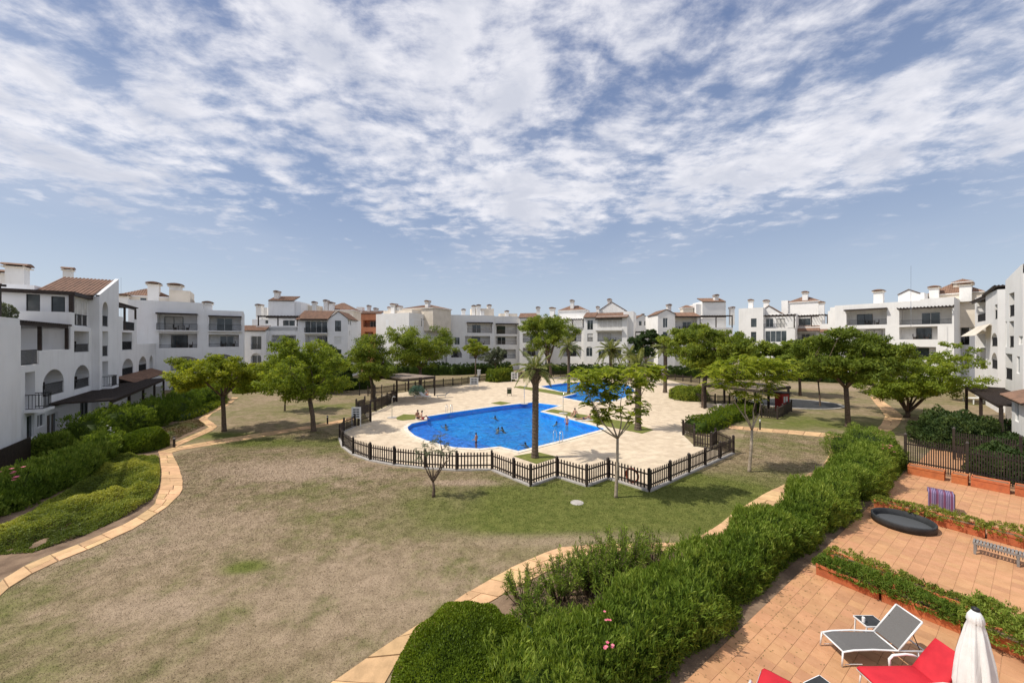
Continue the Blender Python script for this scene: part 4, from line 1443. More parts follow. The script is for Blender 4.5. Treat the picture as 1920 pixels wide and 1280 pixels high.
# pergola bridge to the next house
h = House('dark timber pergola on a white wall between the gabled house and its neighbour', D(1178, 94), D(1232, 94), name='pergola_wall', cat='wall')
h.block(0, h.W, 0, .4, 0, h.z(643, 3))
h.pergola(0, h.W, .2, 2.5, h.z(643, 3), h.z(622, 3), posts=5, slat=.7)
h = House('small white gabled house far off between two larger houses', D(1192, 140), D(1219, 140), name='house', cat='house')
h.block(0, h.W, 0, 8, 0, h.z(598, 2), front=h.ops((1198, 1203, 602, 610), (1208, 1213, 602, 610)))
h.gable(0, h.W, 0, 8, h.z(598, 2), 1.6)
h.chimney(1205, 588, 596, 3, .9)

# ================= house behind the large tree
h = House('white house with brown eaves and square roof tower behind the large central tree', D(1232, 87), D(1374, 86))
W = h.W
uA, uB = h.u(1264), h.u(1312)
h.block(0, uA, -.6, 9, 0, h.z(589, 2), front=h.ops((1243, 1252, 596, 614), (1243, 1252, 622, 640), (1243, 1252, 650, 668), v=-.6))
h.gable(0, uA, -.6, 7, h.z(589, 2), 1.0)
o = h.ops((1266, 1307, 595, 620, 'log'), (1266, 1307, 624, 644, 'log'), (1266, 1307, 650, 670, 'log'))
h.block(uA, uB, 0, 9, 0, h.z(592, uB), front=o)
h.shed(uA, uB, -.7, 3, h.z(593, uB), h.z(584, uB))
h.box('beam', 'darkwood', uA, uB, -.8, -.6, h.z(595.5, uB), h.z(593, uB))
h.block(uB, W, 0, 9, 0, h.z(614, uB), front=h.ops((1318, 1345, 626, 644, 'log'), (1350, 1368, 626, 644, 'win'), (1320, 1366, 652, 670, 'log')))
h.block(uB, W, 3, 9, 10, h.z(597, uB, 3))
h.pergola(uB, W, .1, 3, h.z(614, uB), h.z(592, uB), posts=3, slat=.55)
h.block(h.u(1317, 3.5), h.u(1361, 3.5), 3.5, 9, 10, h.z(565, uB, 3.5))
h.shed(h.u(1317, 3.4), h.u(1361, 3.4), 3.3, 6.5, h.z(565.5, uB, 3.4), h.z(557.5, uB, 3.4) + .1)
h.chimney(1342, 552, 565, 4.5, .9); h.chimney(1254, 570, 585, 4, .9); h.chimney(1372, 575, 600, 4, .9)
h.block(h.u(1281, 5), h.u(1300, 5), 5, 7, 10, h.z(577, uA, 5), mat=M['cream'])
h.hip(h.u(1281, 5), h.u(1300, 5), 5, 7, h.z(577, uA, 5), .7)
h.block(h.u(1305, 4), h.u(1318, 4), 4, 8, 10, h.z(570, uA, 4))

# ================= house right of the large tree
h = House('white house with timber pergola balconies and hipped roof tower right of the central tree', D(1385, 86), D(1490, 79))
W = h.W
uA, uB = h.u(1431), h.u(1476)
h.block(0, uA, 0, 9, 0, h.z(577.5, 2), front=h.ops((1408, 1418.5, 597, 613, 'win', dict(frame='iron', pane='glass')), (1408, 1418, 622, 640), (1405, 1420, 652, 668)))
o = h.ops((1435, 1475, 620, 641, 'log', dict(rail=True, railh=.3)), (1435, 1475, 650, 668, 'log'))
h.block(uA, W, .4, 9, 0, h.z(614.5, uB), front=[q for q in h.ops((1435, 1475, 620, 641, 'glazed', dict(depth=1.6)), (1435, 1475, 650, 668, 'log'), v=.4)])
h.block(uA, W, 2.6, 9, 9, h.z(588, uB, 2.6), front=h.ops((1436, 1450, 597, 613, 'door'), (1456, 1472, 597, 613, 'door'), v=2.6))
h.pergola(h.u(1428), W, .3, 2.6, h.z(614, uB), h.z(589.5, uB), posts=2, slat=.6)
rl = MB()
zz_ = h.z(614.5, uB)
for k in range(40):
    uu = uA + (uB - uA) * k / 40
    rl.box(uu - .012, uu + .012, .42, .45, zz_, zz_ + .95)
rl.box(uA, uB, .41, .46, zz_ + .95, zz_ + 1.0)
rl.build('railing', M['iron'], h.root, kind='stuff')
h.box('pillar', h.pl, uB, W, .35, .8, h.z(614.5, uB), h.z(603, uB))
h.gable(h.u(1418, 3), h.u(1466, 3), 2.8, 9, h.z(588, uB, 3), 1.9)
h.chimney(1408, 561, 580, 2.5, .9); h.chimney(1437, 562, 576, 5, 1.0)
hb = House('white wing with slanted pergola rafters and tiled strip beside the hipped tower', D(1490, 83), D(1582, 77))
W = hb.W
uA = hb.u(1536)
hb.block(0, uA, 1.2, 9, 0, hb.z(612, 3), front=hb.ops((1492, 1530, 624, 642, 'log'), (1492, 1530, 652, 668, 'log'), v=1.2))
hb.shed(0, uA, .2, 2.0, hb.z(620, 3), hb.z(610, 3))
hb.block(0, uA, 4, 9, 9, hb.z(592, 3, 4), front=hb.ops((1497, 1520, 597, 610, 'door'), v=4))
hb.pergola(0, hb.u(1551), 1.2, 4, hb.z(611, 3), hb.z(590, 3), posts=3, slat=.5)
v_ = 5
hb.block(hb.u(1478, v_), hb.u(1535, v_), v_, v_ + 5, 9, hb.z(564, 3, v_))
hb.hip(hb.u(1478, v_), hb.u(1535, v_), v_, v_ + 5, hb.z(564, 3, v_), 1.4)
hb.chimney(1510, 546, 560, v_ + .8, 1.0); hb.chimney(1541, 565, 590, 3.5, .9); hb.block(hb.u(1466, v_), hb.u(1478, v_), v_ - .5, v_ + 3, 9, hb.z(562, 0, v_))
hb.block(uA, W, 1.0, 8, 0, hb.z(607, uA))
hb.shed(uA, W, .2, 2.4, hb.z(622, uA), hb.z(609, uA) + .1)
hb.block(0 - .8, 0, .2, 3, 0, hb.z(606, 0))

# ================= right hand white block
h = House('large white block with deep roof terraces and rounded left corner at right', (65.5, 75.0), (74.4, 62.2))
W = h.W
ua = h.u(1665); ub = h.u(1684)
o = h.ops((1587, 1663, 582, 609, 'log', dict(depth=2.4)), (1590, 1660, 616, 636, 'log'), (1590, 1660, 650, 672, 'log'))
o2 = h.ops((1686, 1785, 577, 608, 'log', dict(depth=3.0, rail=True, railh=.8)), (1686, 1758, 612, 636, 'log', dict(depth=1.6, rail=False)), (1690, 1755, 650, 675, 'log'))
zt = h.z(567, ua)
h.block(.0, W, 0, 10, 0, zt, front=o + o2)
h.block(-.9, 0, .55, 10, 0, zt - .25)
h.block(-1.5, -.9, 1.5, 10, 0, zt - .9)
h.block(h.u(1725), W, .0, 9, zt, h.z(556.5, W))
h.box('eave', 'darkwood', h.u(1584), h.u(1664), -.8, 0, h.z(582.5, 3), h.z(580, 3))
h.pergola(h.u(1684), W, -.8, -.05, h.z(575, W), h.z(573.5, W), posts=0, slat=.4)
h.chimney(1648, 543, 570, 2.5, 1.3)
v_ = 3.5
h.gable(h.u(1686, v_), h.u(1722, v_), v_, v_ + 5, h.z(544, W, v_), .7)
h.block(h.u(1684, v_), h.u(1733, v_), v_, v_ + 5, zt - .2, h.z(544, W, v_))
v_ = 8
h.block(h.u(1738, v_), h.u(1842, v_), v_, v_ + 6, 10, h.z(548, W, v_), mat=M['cream'])
h.hip(h.u(1738, v_), h.u(1842, v_), v_, v_ + 6, h.z(549, W, v_), 2.2)
h.chimney(1752, 536, 556, v_ - .4, 1.2); h.chimney(1811, 530, 553, v_ - .2, 1.4); h.block(h.u(1785, v_), h.u(1818, v_), v_ + 1.5, v_ + 5, 12, h.z(527, W, v_), mat=M['cream'])
h.hip(h.u(1785, v_), h.u(1818, v_), v_ + 1.5, v_ + 5, h.z(527, W, v_), .6)
h = House('shaded white wing with lean-to tiled roof right of the deep terraces', D(1776, 71), D(1832, 66), 'plaster_cool')
h.block(h.u(1789), h.W, 0, 8, 9, h.z(555, 2))
h.block(0, h.W, -1.2, 8, 0, h.z(607, 2), front=h.ops((1762, 1772, 614, 640), (1785, 1826, 612, 646, 'log', dict(depth=1.2)), (1785, 1800, 655, 690, 'door'), (1808, 1826, 655, 690, 'log'), v=-1.2))
h.shed(-1.5, h.u(1812), -1.6, 1.0, h.z(604, 2), h.z(593, 2))
h.box('parapet', h.pl, h.u(1812), h.W, -1.2, -1.0, h.z(607, 2), h.z(596, 2))

# ================= right row
h = House('tall white apartment row at the right edge with arched balconies and cream awning', (64.5, 51.5), (45.5, 32.5))
W = h.W
ub, uc = h.u(1861), h.u(1885)
o = h.ops((1832, 1860, 561, 602, 'log', dict(depth=2.0)), (1830, 1858, 625, 655, 'log', dict(depth=1.5, rail=False)), (1830, 1836, 664, 688, 'win'), (1838, 1852, 652, 692, 'log'))
h.block(0, ub, 0, 9, 0, h.z(555, 4), front=o)
h.pergola(h.u(1832), ub, -.4, 1.5, h.z(566, 6), h.z(562, 6), posts=0, slat=.4)
o = h.ops((1866, 1874, 570, 598, 'win', dict(rail=True)), (1858, 1872, 624, 650, 'win', dict(arch=True, depth=.6)), (1859, 1870, 661, 692, 'log', dict(arch=True, depth=1.2)))
h.block(ub, uc, -.5, 9, 0, h.z(552, ub), front=h.ops((1865, 1876, 570, 598, 'win', dict(rail=True, depth=.5)), (1859, 1873, 624, 650, 'log', dict(arch=True, depth=1.2)), (1859, 1871, 661, 692, 'log', dict(arch=True, depth=1.2)), v=-.5))
h.shed(ub, uc, -.8, 3, h.z(552, ub), h.z(538, uc) + .2, axis='u')
vv = -1.3
m = MB()
uA = h.u(1885, vv)
o = h.ops((1892, 1902, 549, 594, 'win', dict(depth=.6, rail=True)), (1882, 1888, 603, 650), (1892, 1901, 602, 652, 'win', dict(depth=.6, rail=True)), (1884, 1898, 663, 712, 'log', dict(depth=.9)), (1906, 1912, 668, 700), (1910, 1918, 630, 646), v=vv)
zt = h.z(528, uA, vv)
h.block(uA, W + 6, vv, 9, 0, zt, front=o)
zr = h.z(497, h.u(1914, vv), vv)
u2 = h.u(1914, vv)
m.add([(uA, vv, zt), (W + 6, vv, zt), (W + 6, vv, zr), (u2, vv, zr), (uA, vv, zt + .1), (uA, vv + 8, zt), (W + 6, vv + 8, zt), (W + 6, vv + 8, zr), (u2, vv + 8, zr), (uA, vv + 8, zt + .1)],
      [(0, 1, 2, 3, 4), (9, 8, 7, 6, 5), (4, 3, 8, 9), (3, 2, 7, 8)])
m.build('gable', h.pl, h.root)
h.pergola(h.u(1818, -3.2), h.u(1896, -3.0), -3.4, -.6, 0, 3.1, posts=3, slat=.35)
um = h.u(1897, -3)
h.block(um, um + 5, -3.0, vv, 0, h.z(738, um, -3), front=h.ops((1903, 1910, 748, 790, 'door'), v=-3.0))
h.shed(um - .4, um + 5, -3.4, vv - .02, h.z(741, um, -3), h.z(722, um, vv))
# awning
aw = MB()
u0, u1 = h.u(1834), h.u(1874)
za = h.z(606, u1)
aw.add([(u0, -.1, za), (u1, -.6, za), (u1, -1.7, za - 1.3), (u0, -1.5, za - 1.3), (u0, -.1, za - .04), (u1, -.6, za - .04), (u1, -1.7, za - 1.34), (u0, -1.5, za - 1.34)],
       [(0, 3, 2, 1), (4, 5, 6, 7), (3, 7, 6, 2), (0, 4, 7, 3), (1, 2, 6, 5)])
aw.build('awning', M['cream'], h.root)
for px, lab in ((227, 'thin grey antenna mast on the roof behind the left apartment block'), (1708, 'thin grey antenna mast on the roof of the large right block')):
    m = MB()
    d = 75 if px < 900 else 62
    m.tube([(0, 0, 10), (0, 0, 20.5 if px < 900 else 20.2)], .028, 5)
    m.build('antenna', M['steel'], None, label=lab, cat='antenna').location = (*D(px, d), 0)

# ------------------------------------------------------------------ vegetation
def leaf_cloud(name, centers, radii, n, size, mat, parent=None, rs=None, aspect=0.42, droop=0.35, flat=0.55, shell=0.55, var_mid=None, **tags):
    """n leaves spread over clumps; radii = (k,3)"""
    rs = rs or RS
    centers = np.asarray(centers, float); radii = np.asarray(radii, float)
    wgt = radii[:, 0] * radii[:, 1] + radii[:, 0] * radii[:, 2]
    k = rs.choice(len(centers), n, p=wgt / wgt.sum())
    d = rdir(n, rs)
    rad = shell + (1.08 - shell) * rs.uniform(0, 1, n) ** 0.6
    C = centers[k] + d * rad[:, None] * radii[k]
    out = unit(d * radii[k].mean(1, keepdims=True))
    ax = unit(out * 0.7 + rdir(n, rs) * 0.9 + np.array([0, 0, -droop]))
    nr = unit(out * 0.6 + rdir(n, rs) * 0.6 + np.array([0, 0, flat]))
    s = size * rs.uniform(0.65, 1.35, n)
    V, F = leaf_quads(C, ax, nr, s, s * aspect)
    cv = rs.uniform(0.15, 0.85, len(centers)) if var_mid is None else np.clip(rs.normal(var_mid, .18, len(centers)), 0, 1)
    var = np.clip(cv[k] * 0.55 + rs.uniform(0, 1, n) * 0.45, 0, 1)
    return link(name, np_mesh(name, V, F, var), M[mat], parent, **tags)


def limb(m, p, q, r0, r1, bend=0.15, rs=random, n=5, seg=6):
    p, q = Vector(p), Vector(q)
    L = (q - p).length
    off = Vector((rs.uniform(-1, 1), rs.uniform(-1, 1), rs.uniform(-.2, .6))) * L * bend
    pts, rad = [], []
    for i in range(n + 1):
        t = i / n
        pts.append(p.lerp(q, t) + off * math.sin(math.pi * t) * .7)
        rad.append(r0 + (r1 - r0) * t)
    m.tube(pts, rad, seg)
    return pts


def make_tree(name, label, base, H, crown, rxy, rz, fork, tr, n, leaf, mat='leaf_tree', seed=1, clumps=44, bark='bark', group=None, dome=True, lean=(0, 0), nlimb=7, cl=0.34, aspect=.42, var=None, extra=(), zlow=None):
    """crown = height of the crown's centre; dome: flat-bottomed umbrella crown"""
    rs = np.random.RandomState(seed); rr = random.Random(seed)
    root = thing(name, label, 'tree', (base[0], base[1], 0), 0, group)
    if zlow is None:
        zlow = crown - rz
    C, Rd = [], []
    while len(C) < clumps:
        d = rdir(1, rs)[0]
        lowz = 1.0 if d[2] > 0 else max(.2, (crown - zlow) / rz)
        f = rs.uniform(0.42, 0.93) if len(C) > clumps * .3 else rs.uniform(.8, 1.0)
        c = np.array([d[0] * rxy * f, d[1] * rxy * f, d[2] * rz * f * lowz]) * np.array([1 + .12 * rs.normal(), 1 + .12 * rs.normal(), 1])
        c += np.array([lean[0], lean[1], crown])
        s = rxy * cl * rs.uniform(.55, 1.2)
        C.append(c); Rd.append((s, s, s * rs.uniform(.5, .75)))
    for e in extra:
        C.append(np.array(e[:3])); Rd.append((e[3], e[3], e[3] * .7))
    C, Rd = np.array(C), np.array(Rd)
    # every lobe breaks up into sprays of different size
    sub_ = 6
    dd = rdir(len(C) * sub_, rs); dd[:, 2] = dd[:, 2] * .8 + .1
    C2 = np.repeat(C, sub_, 0) + dd * np.repeat(Rd, sub_, 0) * rs.uniform(.45, 1.15, (len(C) * sub_, 1))
    R2 = np.repeat(Rd, sub_, 0) * rs.uniform(.28, .62, (len(C) * sub_, 1))
    t = MB()
    f = Vector((lean[0] * fork / crown, lean[1] * fork / crown, fork))
    k = Vector((rr.uniform(-.08, .08), rr.uniform(-.08, .08), fork * .5))
    t.tube([(0, 0, -.05), (0, 0, .12), (k.x * .5, k.y * .5, fork * .25), k, f], [tr * 1.45, tr * 1.12, tr, tr * .92, tr * .88], 9)
    tk = t.build('trunk', M[bark], root, smooth=True)
    b = MB()
    order = rr.sample(range(len(C)), min(len(C), nlimb * 3))
    mains = []
    for j in range(nlimb):
        a = 2 * math.pi * (j + rr.uniform(-.25, .25)) / nlimb
        e = Vector((lean[0] + math.cos(a) * rxy * .5, lean[1] + math.sin(a) * rxy * .5, crown - rz * .1 + rr.uniform(-.2, .35) * rz))
        pts = limb(b, f - Vector((0, 0, tr * .5)), e, tr * .52, tr * .16, .12, rr)
        mains.append(pts)
    for q in order:
        c = Vector(C[q])
        best = min((p for pts in mains for p in pts[2:]), key=lambda p: (p - c).length)
        limb(b, best, c, tr * .17, tr * .04, .1, rr, 4, 5)
    b.build('limbs', M[bark], root, smooth=True)
    cr = leaf_cloud('crown', C2, R2, n, leaf, mat, root, rs, shell=.15, aspect=aspect, var_mid=var)
    return root


def tree_px(label, bpx, bpy_, cpx, w_px, top, bot, forkpy=None, **kw):
    """read base, crown width and heights off the photograph at the tree's own distance"""
    x, y = P(bpx, bpy_)
    k = y / FPX
    zt, zb = EYE - (top - 640) * k, EYE - (bot - 640) * k
    rx = w_px * k / 2
    fork = (EYE - (forkpy - 640) * k) if forkpy else max(zb * .85, 1.2)
    ce = kw.pop('ce', None) or zb + (zt - zb) * .48
    cl = kw.get('cl', .34)
    rz = max(.5, (zt - ce) - rx * cl * .2) * 1.05
    return make_tree('tree', label, (x, y), zt, ce, rx * .92, rz, fork, kw.pop('tr', 0.16), int(kw.pop('n', 9000) * 2.1), kw.pop('leaf', .2) * 1.12, lean=((cpx - bpx) * k, 0), zlow=zb + rx * .12, **kw)

tree_px('flat topped yellow-green tree standing alone on the left lawn by the path', 420, 808, 416, 160, 656, 742, 742, mat='leaf_yellow', n=11000, leaf=.19, tr=.17, seed=3, clumps=52, cl=.30)
tree_px('olive green tree with forked trunk beside the lawn path left of the pool', 588, 808, 575, 152, 634, 758, 752, mat='leaf_bright', n=11000, leaf=.19, tr=.19, seed=4, clumps=50, var=.25, nlimb=4)
tree_px('thin trunked tree behind the forked tree on the left lawn', 534, 770, 540, 92, 652, 722, 722, mat='leaf_bright', n=6000, leaf=.2, tr=.08, seed=5, clumps=30, var=.4)
tree_px('dark green tree directly behind the left corner of the shade pergola', 697, 752, 694, 108, 634, 722, 708, mat='leaf_tree', n=9000, leaf=.21, tr=.17, seed=6, var=.5)
tree_px('wide dark green tree in front of the blank white wall', 788, 728, 788, 148, 612, 692, 690, mat='leaf_tree', n=13000, leaf=.26, tr=.25, seed=7, clumps=60, cl=.28, var=.45)
tree_px('small round bright tree in front of the block with brown rails', 892, 712, 892, 46, 632, 668, 672, mat='leaf_bright', n=4000, leaf=.24, tr=.12, seed=8, clumps=24)
tree_px('pale olive tree beside the small round bright tree', 930, 706, 927, 48, 650, 684, 684, mat='leaf_olive', n=3500, leaf=.26, tr=.12, seed=9, clumps=24)
tree_px('big round topped tree between the middle block and the gabled house', 1032, 708, 1024, 104, 594, 672, 676, mat='leaf_tree', n=12000, leaf=.30, tr=.3, seed=10, clumps=56, dome=False, ce=10.0, var=.55)
tree_px('large full crowned tree behind the right end of the childrens pool', 1320, 764, 1325, 156, 603, 700, 700, mat='leaf_tree', n=16000, leaf=.24, tr=.26, seed=12, clumps=70, cl=.27, var=.55)
tree_px('dark umbrella shaped tree on the right lawn with its shadow beneath', 1590, 800, 1583, 196, 615, 722, 726, mat='leaf_tree', n=17000, leaf=.2, tr=.2, seed=13, clumps=70, cl=.26, var=.35)
tree_px('slim young tree on the far right lawn behind the umbrella tree', 1538, 762, 1532, 66, 668, 712, 718, mat='leaf_tree', n=4500, leaf=.22, tr=.08, seed=14, clumps=24)
tree_px('spreading yellowish tree with several stems beside the dark shrub at right', 1700, 782, 1712, 190, 648, 762, 772, mat='leaf_bright', n=17000, leaf=.2, tr=.2, seed=15, clumps=70, cl=.25, nlimb=10, var=.28,
        extra=((6.1, -.5, 6.6, .5), (5.2, .3, 7.2, .5), (4.4, 0, 7.0, .6), (5.6, .4, 6.0, .8), (4.9, -1, 5.4, .9)))
# trees massed behind
for i, (lb, *a) in enumerate((
        ('dark tree left of the pergola tree in the row behind the lawn', 622, 735, 628, 86, 648, 722), ('low dark tree farthest left in the row behind the lawn', 560, 737, 565, 76, 668, 728),
        ('dark green tree just right of the umbrella tree gap, behind the red kiosk', 1440, 738, 1432, 96, 640, 706), ('bushy tree between the red kiosk and the umbrella tree', 1500, 742, 1498, 84, 636, 706),
        ('tree filling the gap behind the dark timber pergola', 1210, 722, 1212, 56, 606, 672), ('bushy tree at the back of the far right lawn', 1640, 738, 1636, 96, 636, 712))):
    tree_px(lb, *a, None, mat='leaf_dark' if i in (0, 1, 4) else 'leaf_tree', n=7000, leaf=.3, tr=.18, seed=30 + i, clumps=40, dome=False, var=.45)

# sparse young trees with feathery leaves
def feather_tree(label, bpx, bpy_, limbs, sprays, tr, seed, mat='leaf_bright', fork=None, bark='palebark', leaf=.16, nper=95, low=(), ltop=None):
    """limbs: end points given as (photograph x, y, depth offset); sprays of leaves round each end"""
    rs = np.random.RandomState(seed); rr = random.Random(seed)
    x, y = P(bpx, bpy_)
    root = thing('young_tree', label, 'tree', (x, y, 0))
    def loc(px, py, dy=0.0):
        d = y + dy
        return Vector(((px - 960) / FPX * d - x, dy, EYE - (py - 640) * d / FPX))
    f = loc(*fork)
    t = MB()
    t.tube([(0, 0, -.05), (.0, 0, .15), f * .5 + Vector((.03, .02, 0)), f], [tr * 1.4, tr * 1.1, tr * .95, tr * .8], 9)
    t.build('trunk', M[bark], root, smooth=True)
    b = MB()
    ends = []
    for q in limbs:
        chain = [f] + [loc(*c) for c in q]
        r0 = tr * .6
        for i in range(len(chain) - 1):
            r1 = r0 * .62
            limb(b, chain[i], chain[i + 1], r0, r1, .06, rr, 4, 6)
            r0 = r1
        ends.append(chain[-1])
    C, Rd = [], []
    for (px, py, dy, r) in sprays:
        c = loc(px, py, dy)
        e = min(ends + [f], key=lambda p: (p - c).length)
        limb(b, e, c, .018, .006, .1, rr, 3, 4)
        C.append(tuple(c)); Rd.append((r, r, r * .75))
    b.build('limbs', M[bark], root, smooth=True)
    # pinnate leaves: leaflets along drooping stalks
    V, F, var = [], [], []
    cnt = 0
    st = MB()
    for c, r in zip(C, Rd):
        for k in range(max(9, int(19 * r[0] / .6))):
            d = rdir(1, rs)[0]; d[2] = abs(d[2]) * .5 - .1
            d /= np.linalg.norm(d)
            p0 = np.array(c) + rs.normal(size=3) * r[0] * .33 * np.array([1, 1, .5])
            L = rs.uniform(.5, .95) * max(r[0], .42) * 1.15
            vv = rs.uniform(.2, 1)
            n = 9
            s = np.linspace(.12, 1, n)
            line = p0 + d * (s * L)[:, None] + np.array([0, 0, -1]) * ((s ** 2) * L * .42)[:, None]
            tang = unit(np.gradient(line, axis=0))
            sd = unit(np.cross(tang, np.array([0, 0, 1.0])))
            for sg in (-1, 1):
                ax = unit(sd * sg + tang * .55 + np.array([0, 0, -.15]))
                ll = leaf * (1.15 - .6 * s)
                v_, f_ = leaf_quads(line + ax * (ll * .5)[:, None], ax, np.tile([[0, 0, 1.0]], (n, 1)) + rs.normal(size=(n, 3)) * .8, ll, ll * .42)
                V.append(v_); F.append(f_ + cnt); cnt += len(v_)
                var += list(np.clip(vv + rs.uniform(-.2, .2, n), 0, 1))
    link('crown', np_mesh('crown', np.concatenate(V), np.concatenate(F), var), M[mat], root)
    return root

feather_tree('slender young tree in front of the zigzag fence with feathery drooping leaves', 1155, 932,
             [[(1128, 790, -.2), (1105, 745, -.3), (1090, 712, -.4)], [(1140, 775, .3), (1145, 730, .4), (1150, 700, .3)], [(1180, 785, .2), (1205, 735, .4), (1218, 705, .3)], [(1165, 790, -.3), (1165, 745, -.5), (1178, 705, -.6)], [(1120, 800, .4), (1112, 765, .6)]],
             [(1085, 704, -.4, .75), (1105, 698, .2, .8), (1128, 700, -.3, .75), (1150, 694, .3, .7), (1096, 722, 0, .6), (1122, 722, .5, .6), (1180, 696, -.6, .6), (1210, 692, .3, .8), (1230, 690, .1, .65), (1222, 704, .5, .6), (1197, 708, 0, .6),
              (1130, 752, .5, .5), (1118, 772, .5, .55), (1140, 778, .2, .5), (1158, 766, -.5, .45), (1190, 752, -.3, .5), (1200, 772, .3, .5), (1126, 786, .2, .4), (1147, 745, .4, .45), (1186, 786, .2, .4), (1100, 756, .3, .35), (1092, 728, .1, .55), (1110, 714, -.2, .6), (1136, 716, .2, .6), (1152, 726, -.3, .5), (1168, 712, .3, .6), (1192, 722, -.2, .5), (1212, 720, .2, .55), (1140, 736, .3, .5), (1112, 738, .2, .5), (1180, 736, 0, .5), (1150, 712, .1, .6)],
             .075, 41, fork=(1158, 822), leaf=.2, mat='leaf_fresh')
feather_tree('young forked tree with a thin yellow-green crown right of the pool', 1405, 884,
             [[(1397, 775, -.2), (1400, 735, -.2), (1380, 705, -.3)], [(1424, 775, .2), (1430, 735, .3), (1445, 700, .3)], [(1412, 770, .4), (1420, 725, .5)], [(1388, 770, .5), (1362, 715, .6)]],
             [(1340, 702, -.3, .85), (1362, 694, .5, .9), (1385, 690, -.3, .9), (1410, 688, .5, .9), (1435, 690, .3, .9), (1460, 695, .2, .9), (1478, 704, 0, .7), (1352, 712, .6, .7), (1395, 704, -.3, .7), (1425, 708, .5, .7), (1450, 712, .3, .7), (1372, 716, 0, .6),
              (1410, 742, .2, .45), (1392, 738, 0, .5), (1425, 745, .3, .45), (1440, 738, .3, .4), (1380, 735, .4, .4), (1468, 684, .3, .7), (1340, 690, .2, .6), (1405, 676, .2, .6), (1360, 680, .1, .7), (1385, 672, -.2, .7), (1430, 676, .3, .7), (1452, 680, 0, .7), (1375, 706, .3, .6), (1412, 718, -.2, .55), (1440, 722, .3, .5), (1350, 724, .1, .5), (1390, 722, .4, .5)],
             .085, 42, mat='leaf_fresh', fork=(1410, 806), leaf=.18)
feather_tree('small bare stemmed olive tree on the dry lawn in front of the pool fence', 813, 931,
             [[(797, 875, 0), (786, 852, .1)], [(812, 878, .2), (808, 845, .3)], [(824, 880, -.1), (830, 850, -.1)], [(818, 885, .1), (842, 862, .2)], [(804, 880, -.2), (800, 858, -.3)], [(828, 878, .1), (845, 850, .2)]],
             [(785, 846, .1, .35), (796, 836, -.1, .35), (810, 830, .3, .4), (825, 826, .1, .42), (838, 836, .2, .36), (846, 846, .2, .3), (780, 860, .2, .26), (818, 842, -.2, .35), (803, 850, -.3, .3), (832, 848, -.1, .3), (826, 815, .1, .3)],
             .07, 43, mat='leaf_olive', fork=(812, 903), bark='bark', leaf=.085)

# palms
def frond_mesh(L, seed, droop=1.0, nl=30):
    rs = np.random.RandomState(seed)
    V, F, var = [], [], []
    s = np.linspace(0, 1, nl)
    # the midrib leaves the crown along +X and arches over
    rx = L * (s - .12 * s ** 2)
    rz = L * (.34 * s - droop * .62 * s ** 2.1)
    line = np.stack([rx, np.zeros(nl), rz], 1)
    tang = unit(np.gradient(line, axis=0))
    cnt = 0
    wv = .032
    for i in range(nl - 1):
        a, b = line[i], line[i + 1]
        w0, w1 = wv * (1 - s[i]) + .006, wv * (1 - s[i + 1]) + .006
        V.append([a + [0, w0, 0], a + [0, -w0, 0], b + [0, -w1, 0], b + [0, w1, 0]]); F.append([cnt, cnt + 1, cnt + 2, cnt + 3]); cnt += 4; var.append(.85)
    for sg in (-1, 1):
        for i in range(3, nl):
            for h_ in (0, .5):
                f = min(1, s[i] + h_ / nl)
                p = line[i] + tang[i] * (L / nl * h_)
                ll = L * .20 * (math.sin(math.pi * (.12 + .86 * f)) ** .7 + .12) * rs.uniform(.85, 1.15)
                ax = np.array([0, sg * .8, 0]) + tang[i] * .75 + np.array([0, 0, -.38 * rs.uniform(.4, 1.5)])
                ax /= np.linalg.norm(ax)
                v_, f_ = leaf_quads((p + ax * ll * .5)[None], ax[None], np.array([[0, 0, 1.0]]) + rs.normal(size=(1, 3)) * .2, [ll], [.045 * L / 2.2])
                V.append(list(v_)); F.append(list(f_[0] + cnt)); cnt += 4
                var.append(float(np.clip(rs.normal(.45, .2), 0, 1)))
    me = np_mesh('frond', np.array([q for g_ in V for q in g_]), np.array(F), var)
    me.materials.append(M['leaf_palm'])
    return me

FRONDS = [frond_mesh(2.2, i, d) for i, d in enumerate((.35, .7, 1.0, 1.35, .9))]
def palm(label, base, H, r, fl, n, seed, group='date palms round the pools', boot=True):
    rr = random.Random(seed)
    root = thing('palm_tree', label, 'palm tree', (base[0], base[1], 0), 0, group)
    m = MB()
    pts, rad = [], []
    k = int(H / .11)
    for i in range(k + 1):
        z = H * i / k
        pts.append((math.sin(z * .3) * .04, 0, z - .03))
        rad.append(r * (1.35 - .3 * min(1, z / .6)) * (1.04 if i % 2 else .93))
    m.tube(pts, rad, 12)
    m.build('trunk', M['palmbark'], root)
    if boot:
        b = MB()
        b.lathe([(r, H - .75), (r * 1.5, H - .45), (r * 1.75, H - .15), (r * 1.4, H + .15), (.02, H + .4)], 12)
        for k in range(40):
            a, z = k * 2.4, H - .7 + .8 * k / 40
            b.bar((math.cos(a) * r * 1.2, math.sin(a) * r * 1.2, z), (math.cos(a) * r * 2.1, math.sin(a) * r * 2.1, z + .28), .09, .035)
        b.build('crown_shaft', M['palmbark'], root)
    for i in range(n):
        el = 1 - (i / n)
        me = FRONDS[rr.choice((0, 1) if el > .7 else (1, 2, 4) if el > .35 else (2, 3))]
        o = link('frond', me, None, root)
        sc = fl / 2.2 * rr.uniform(.85, 1.12)
        o.scale = (sc, sc, sc)
        pitch = (-62 + 88 * (1 - el)) + rr.uniform(-8, 8)
        o.rotation_euler = (rr.uniform(-.25, .25), math.radians(pitch), i * 2.3999 + rr.uniform(-.2, .2))
        o.location = (0, 0, H + .15)
    return root

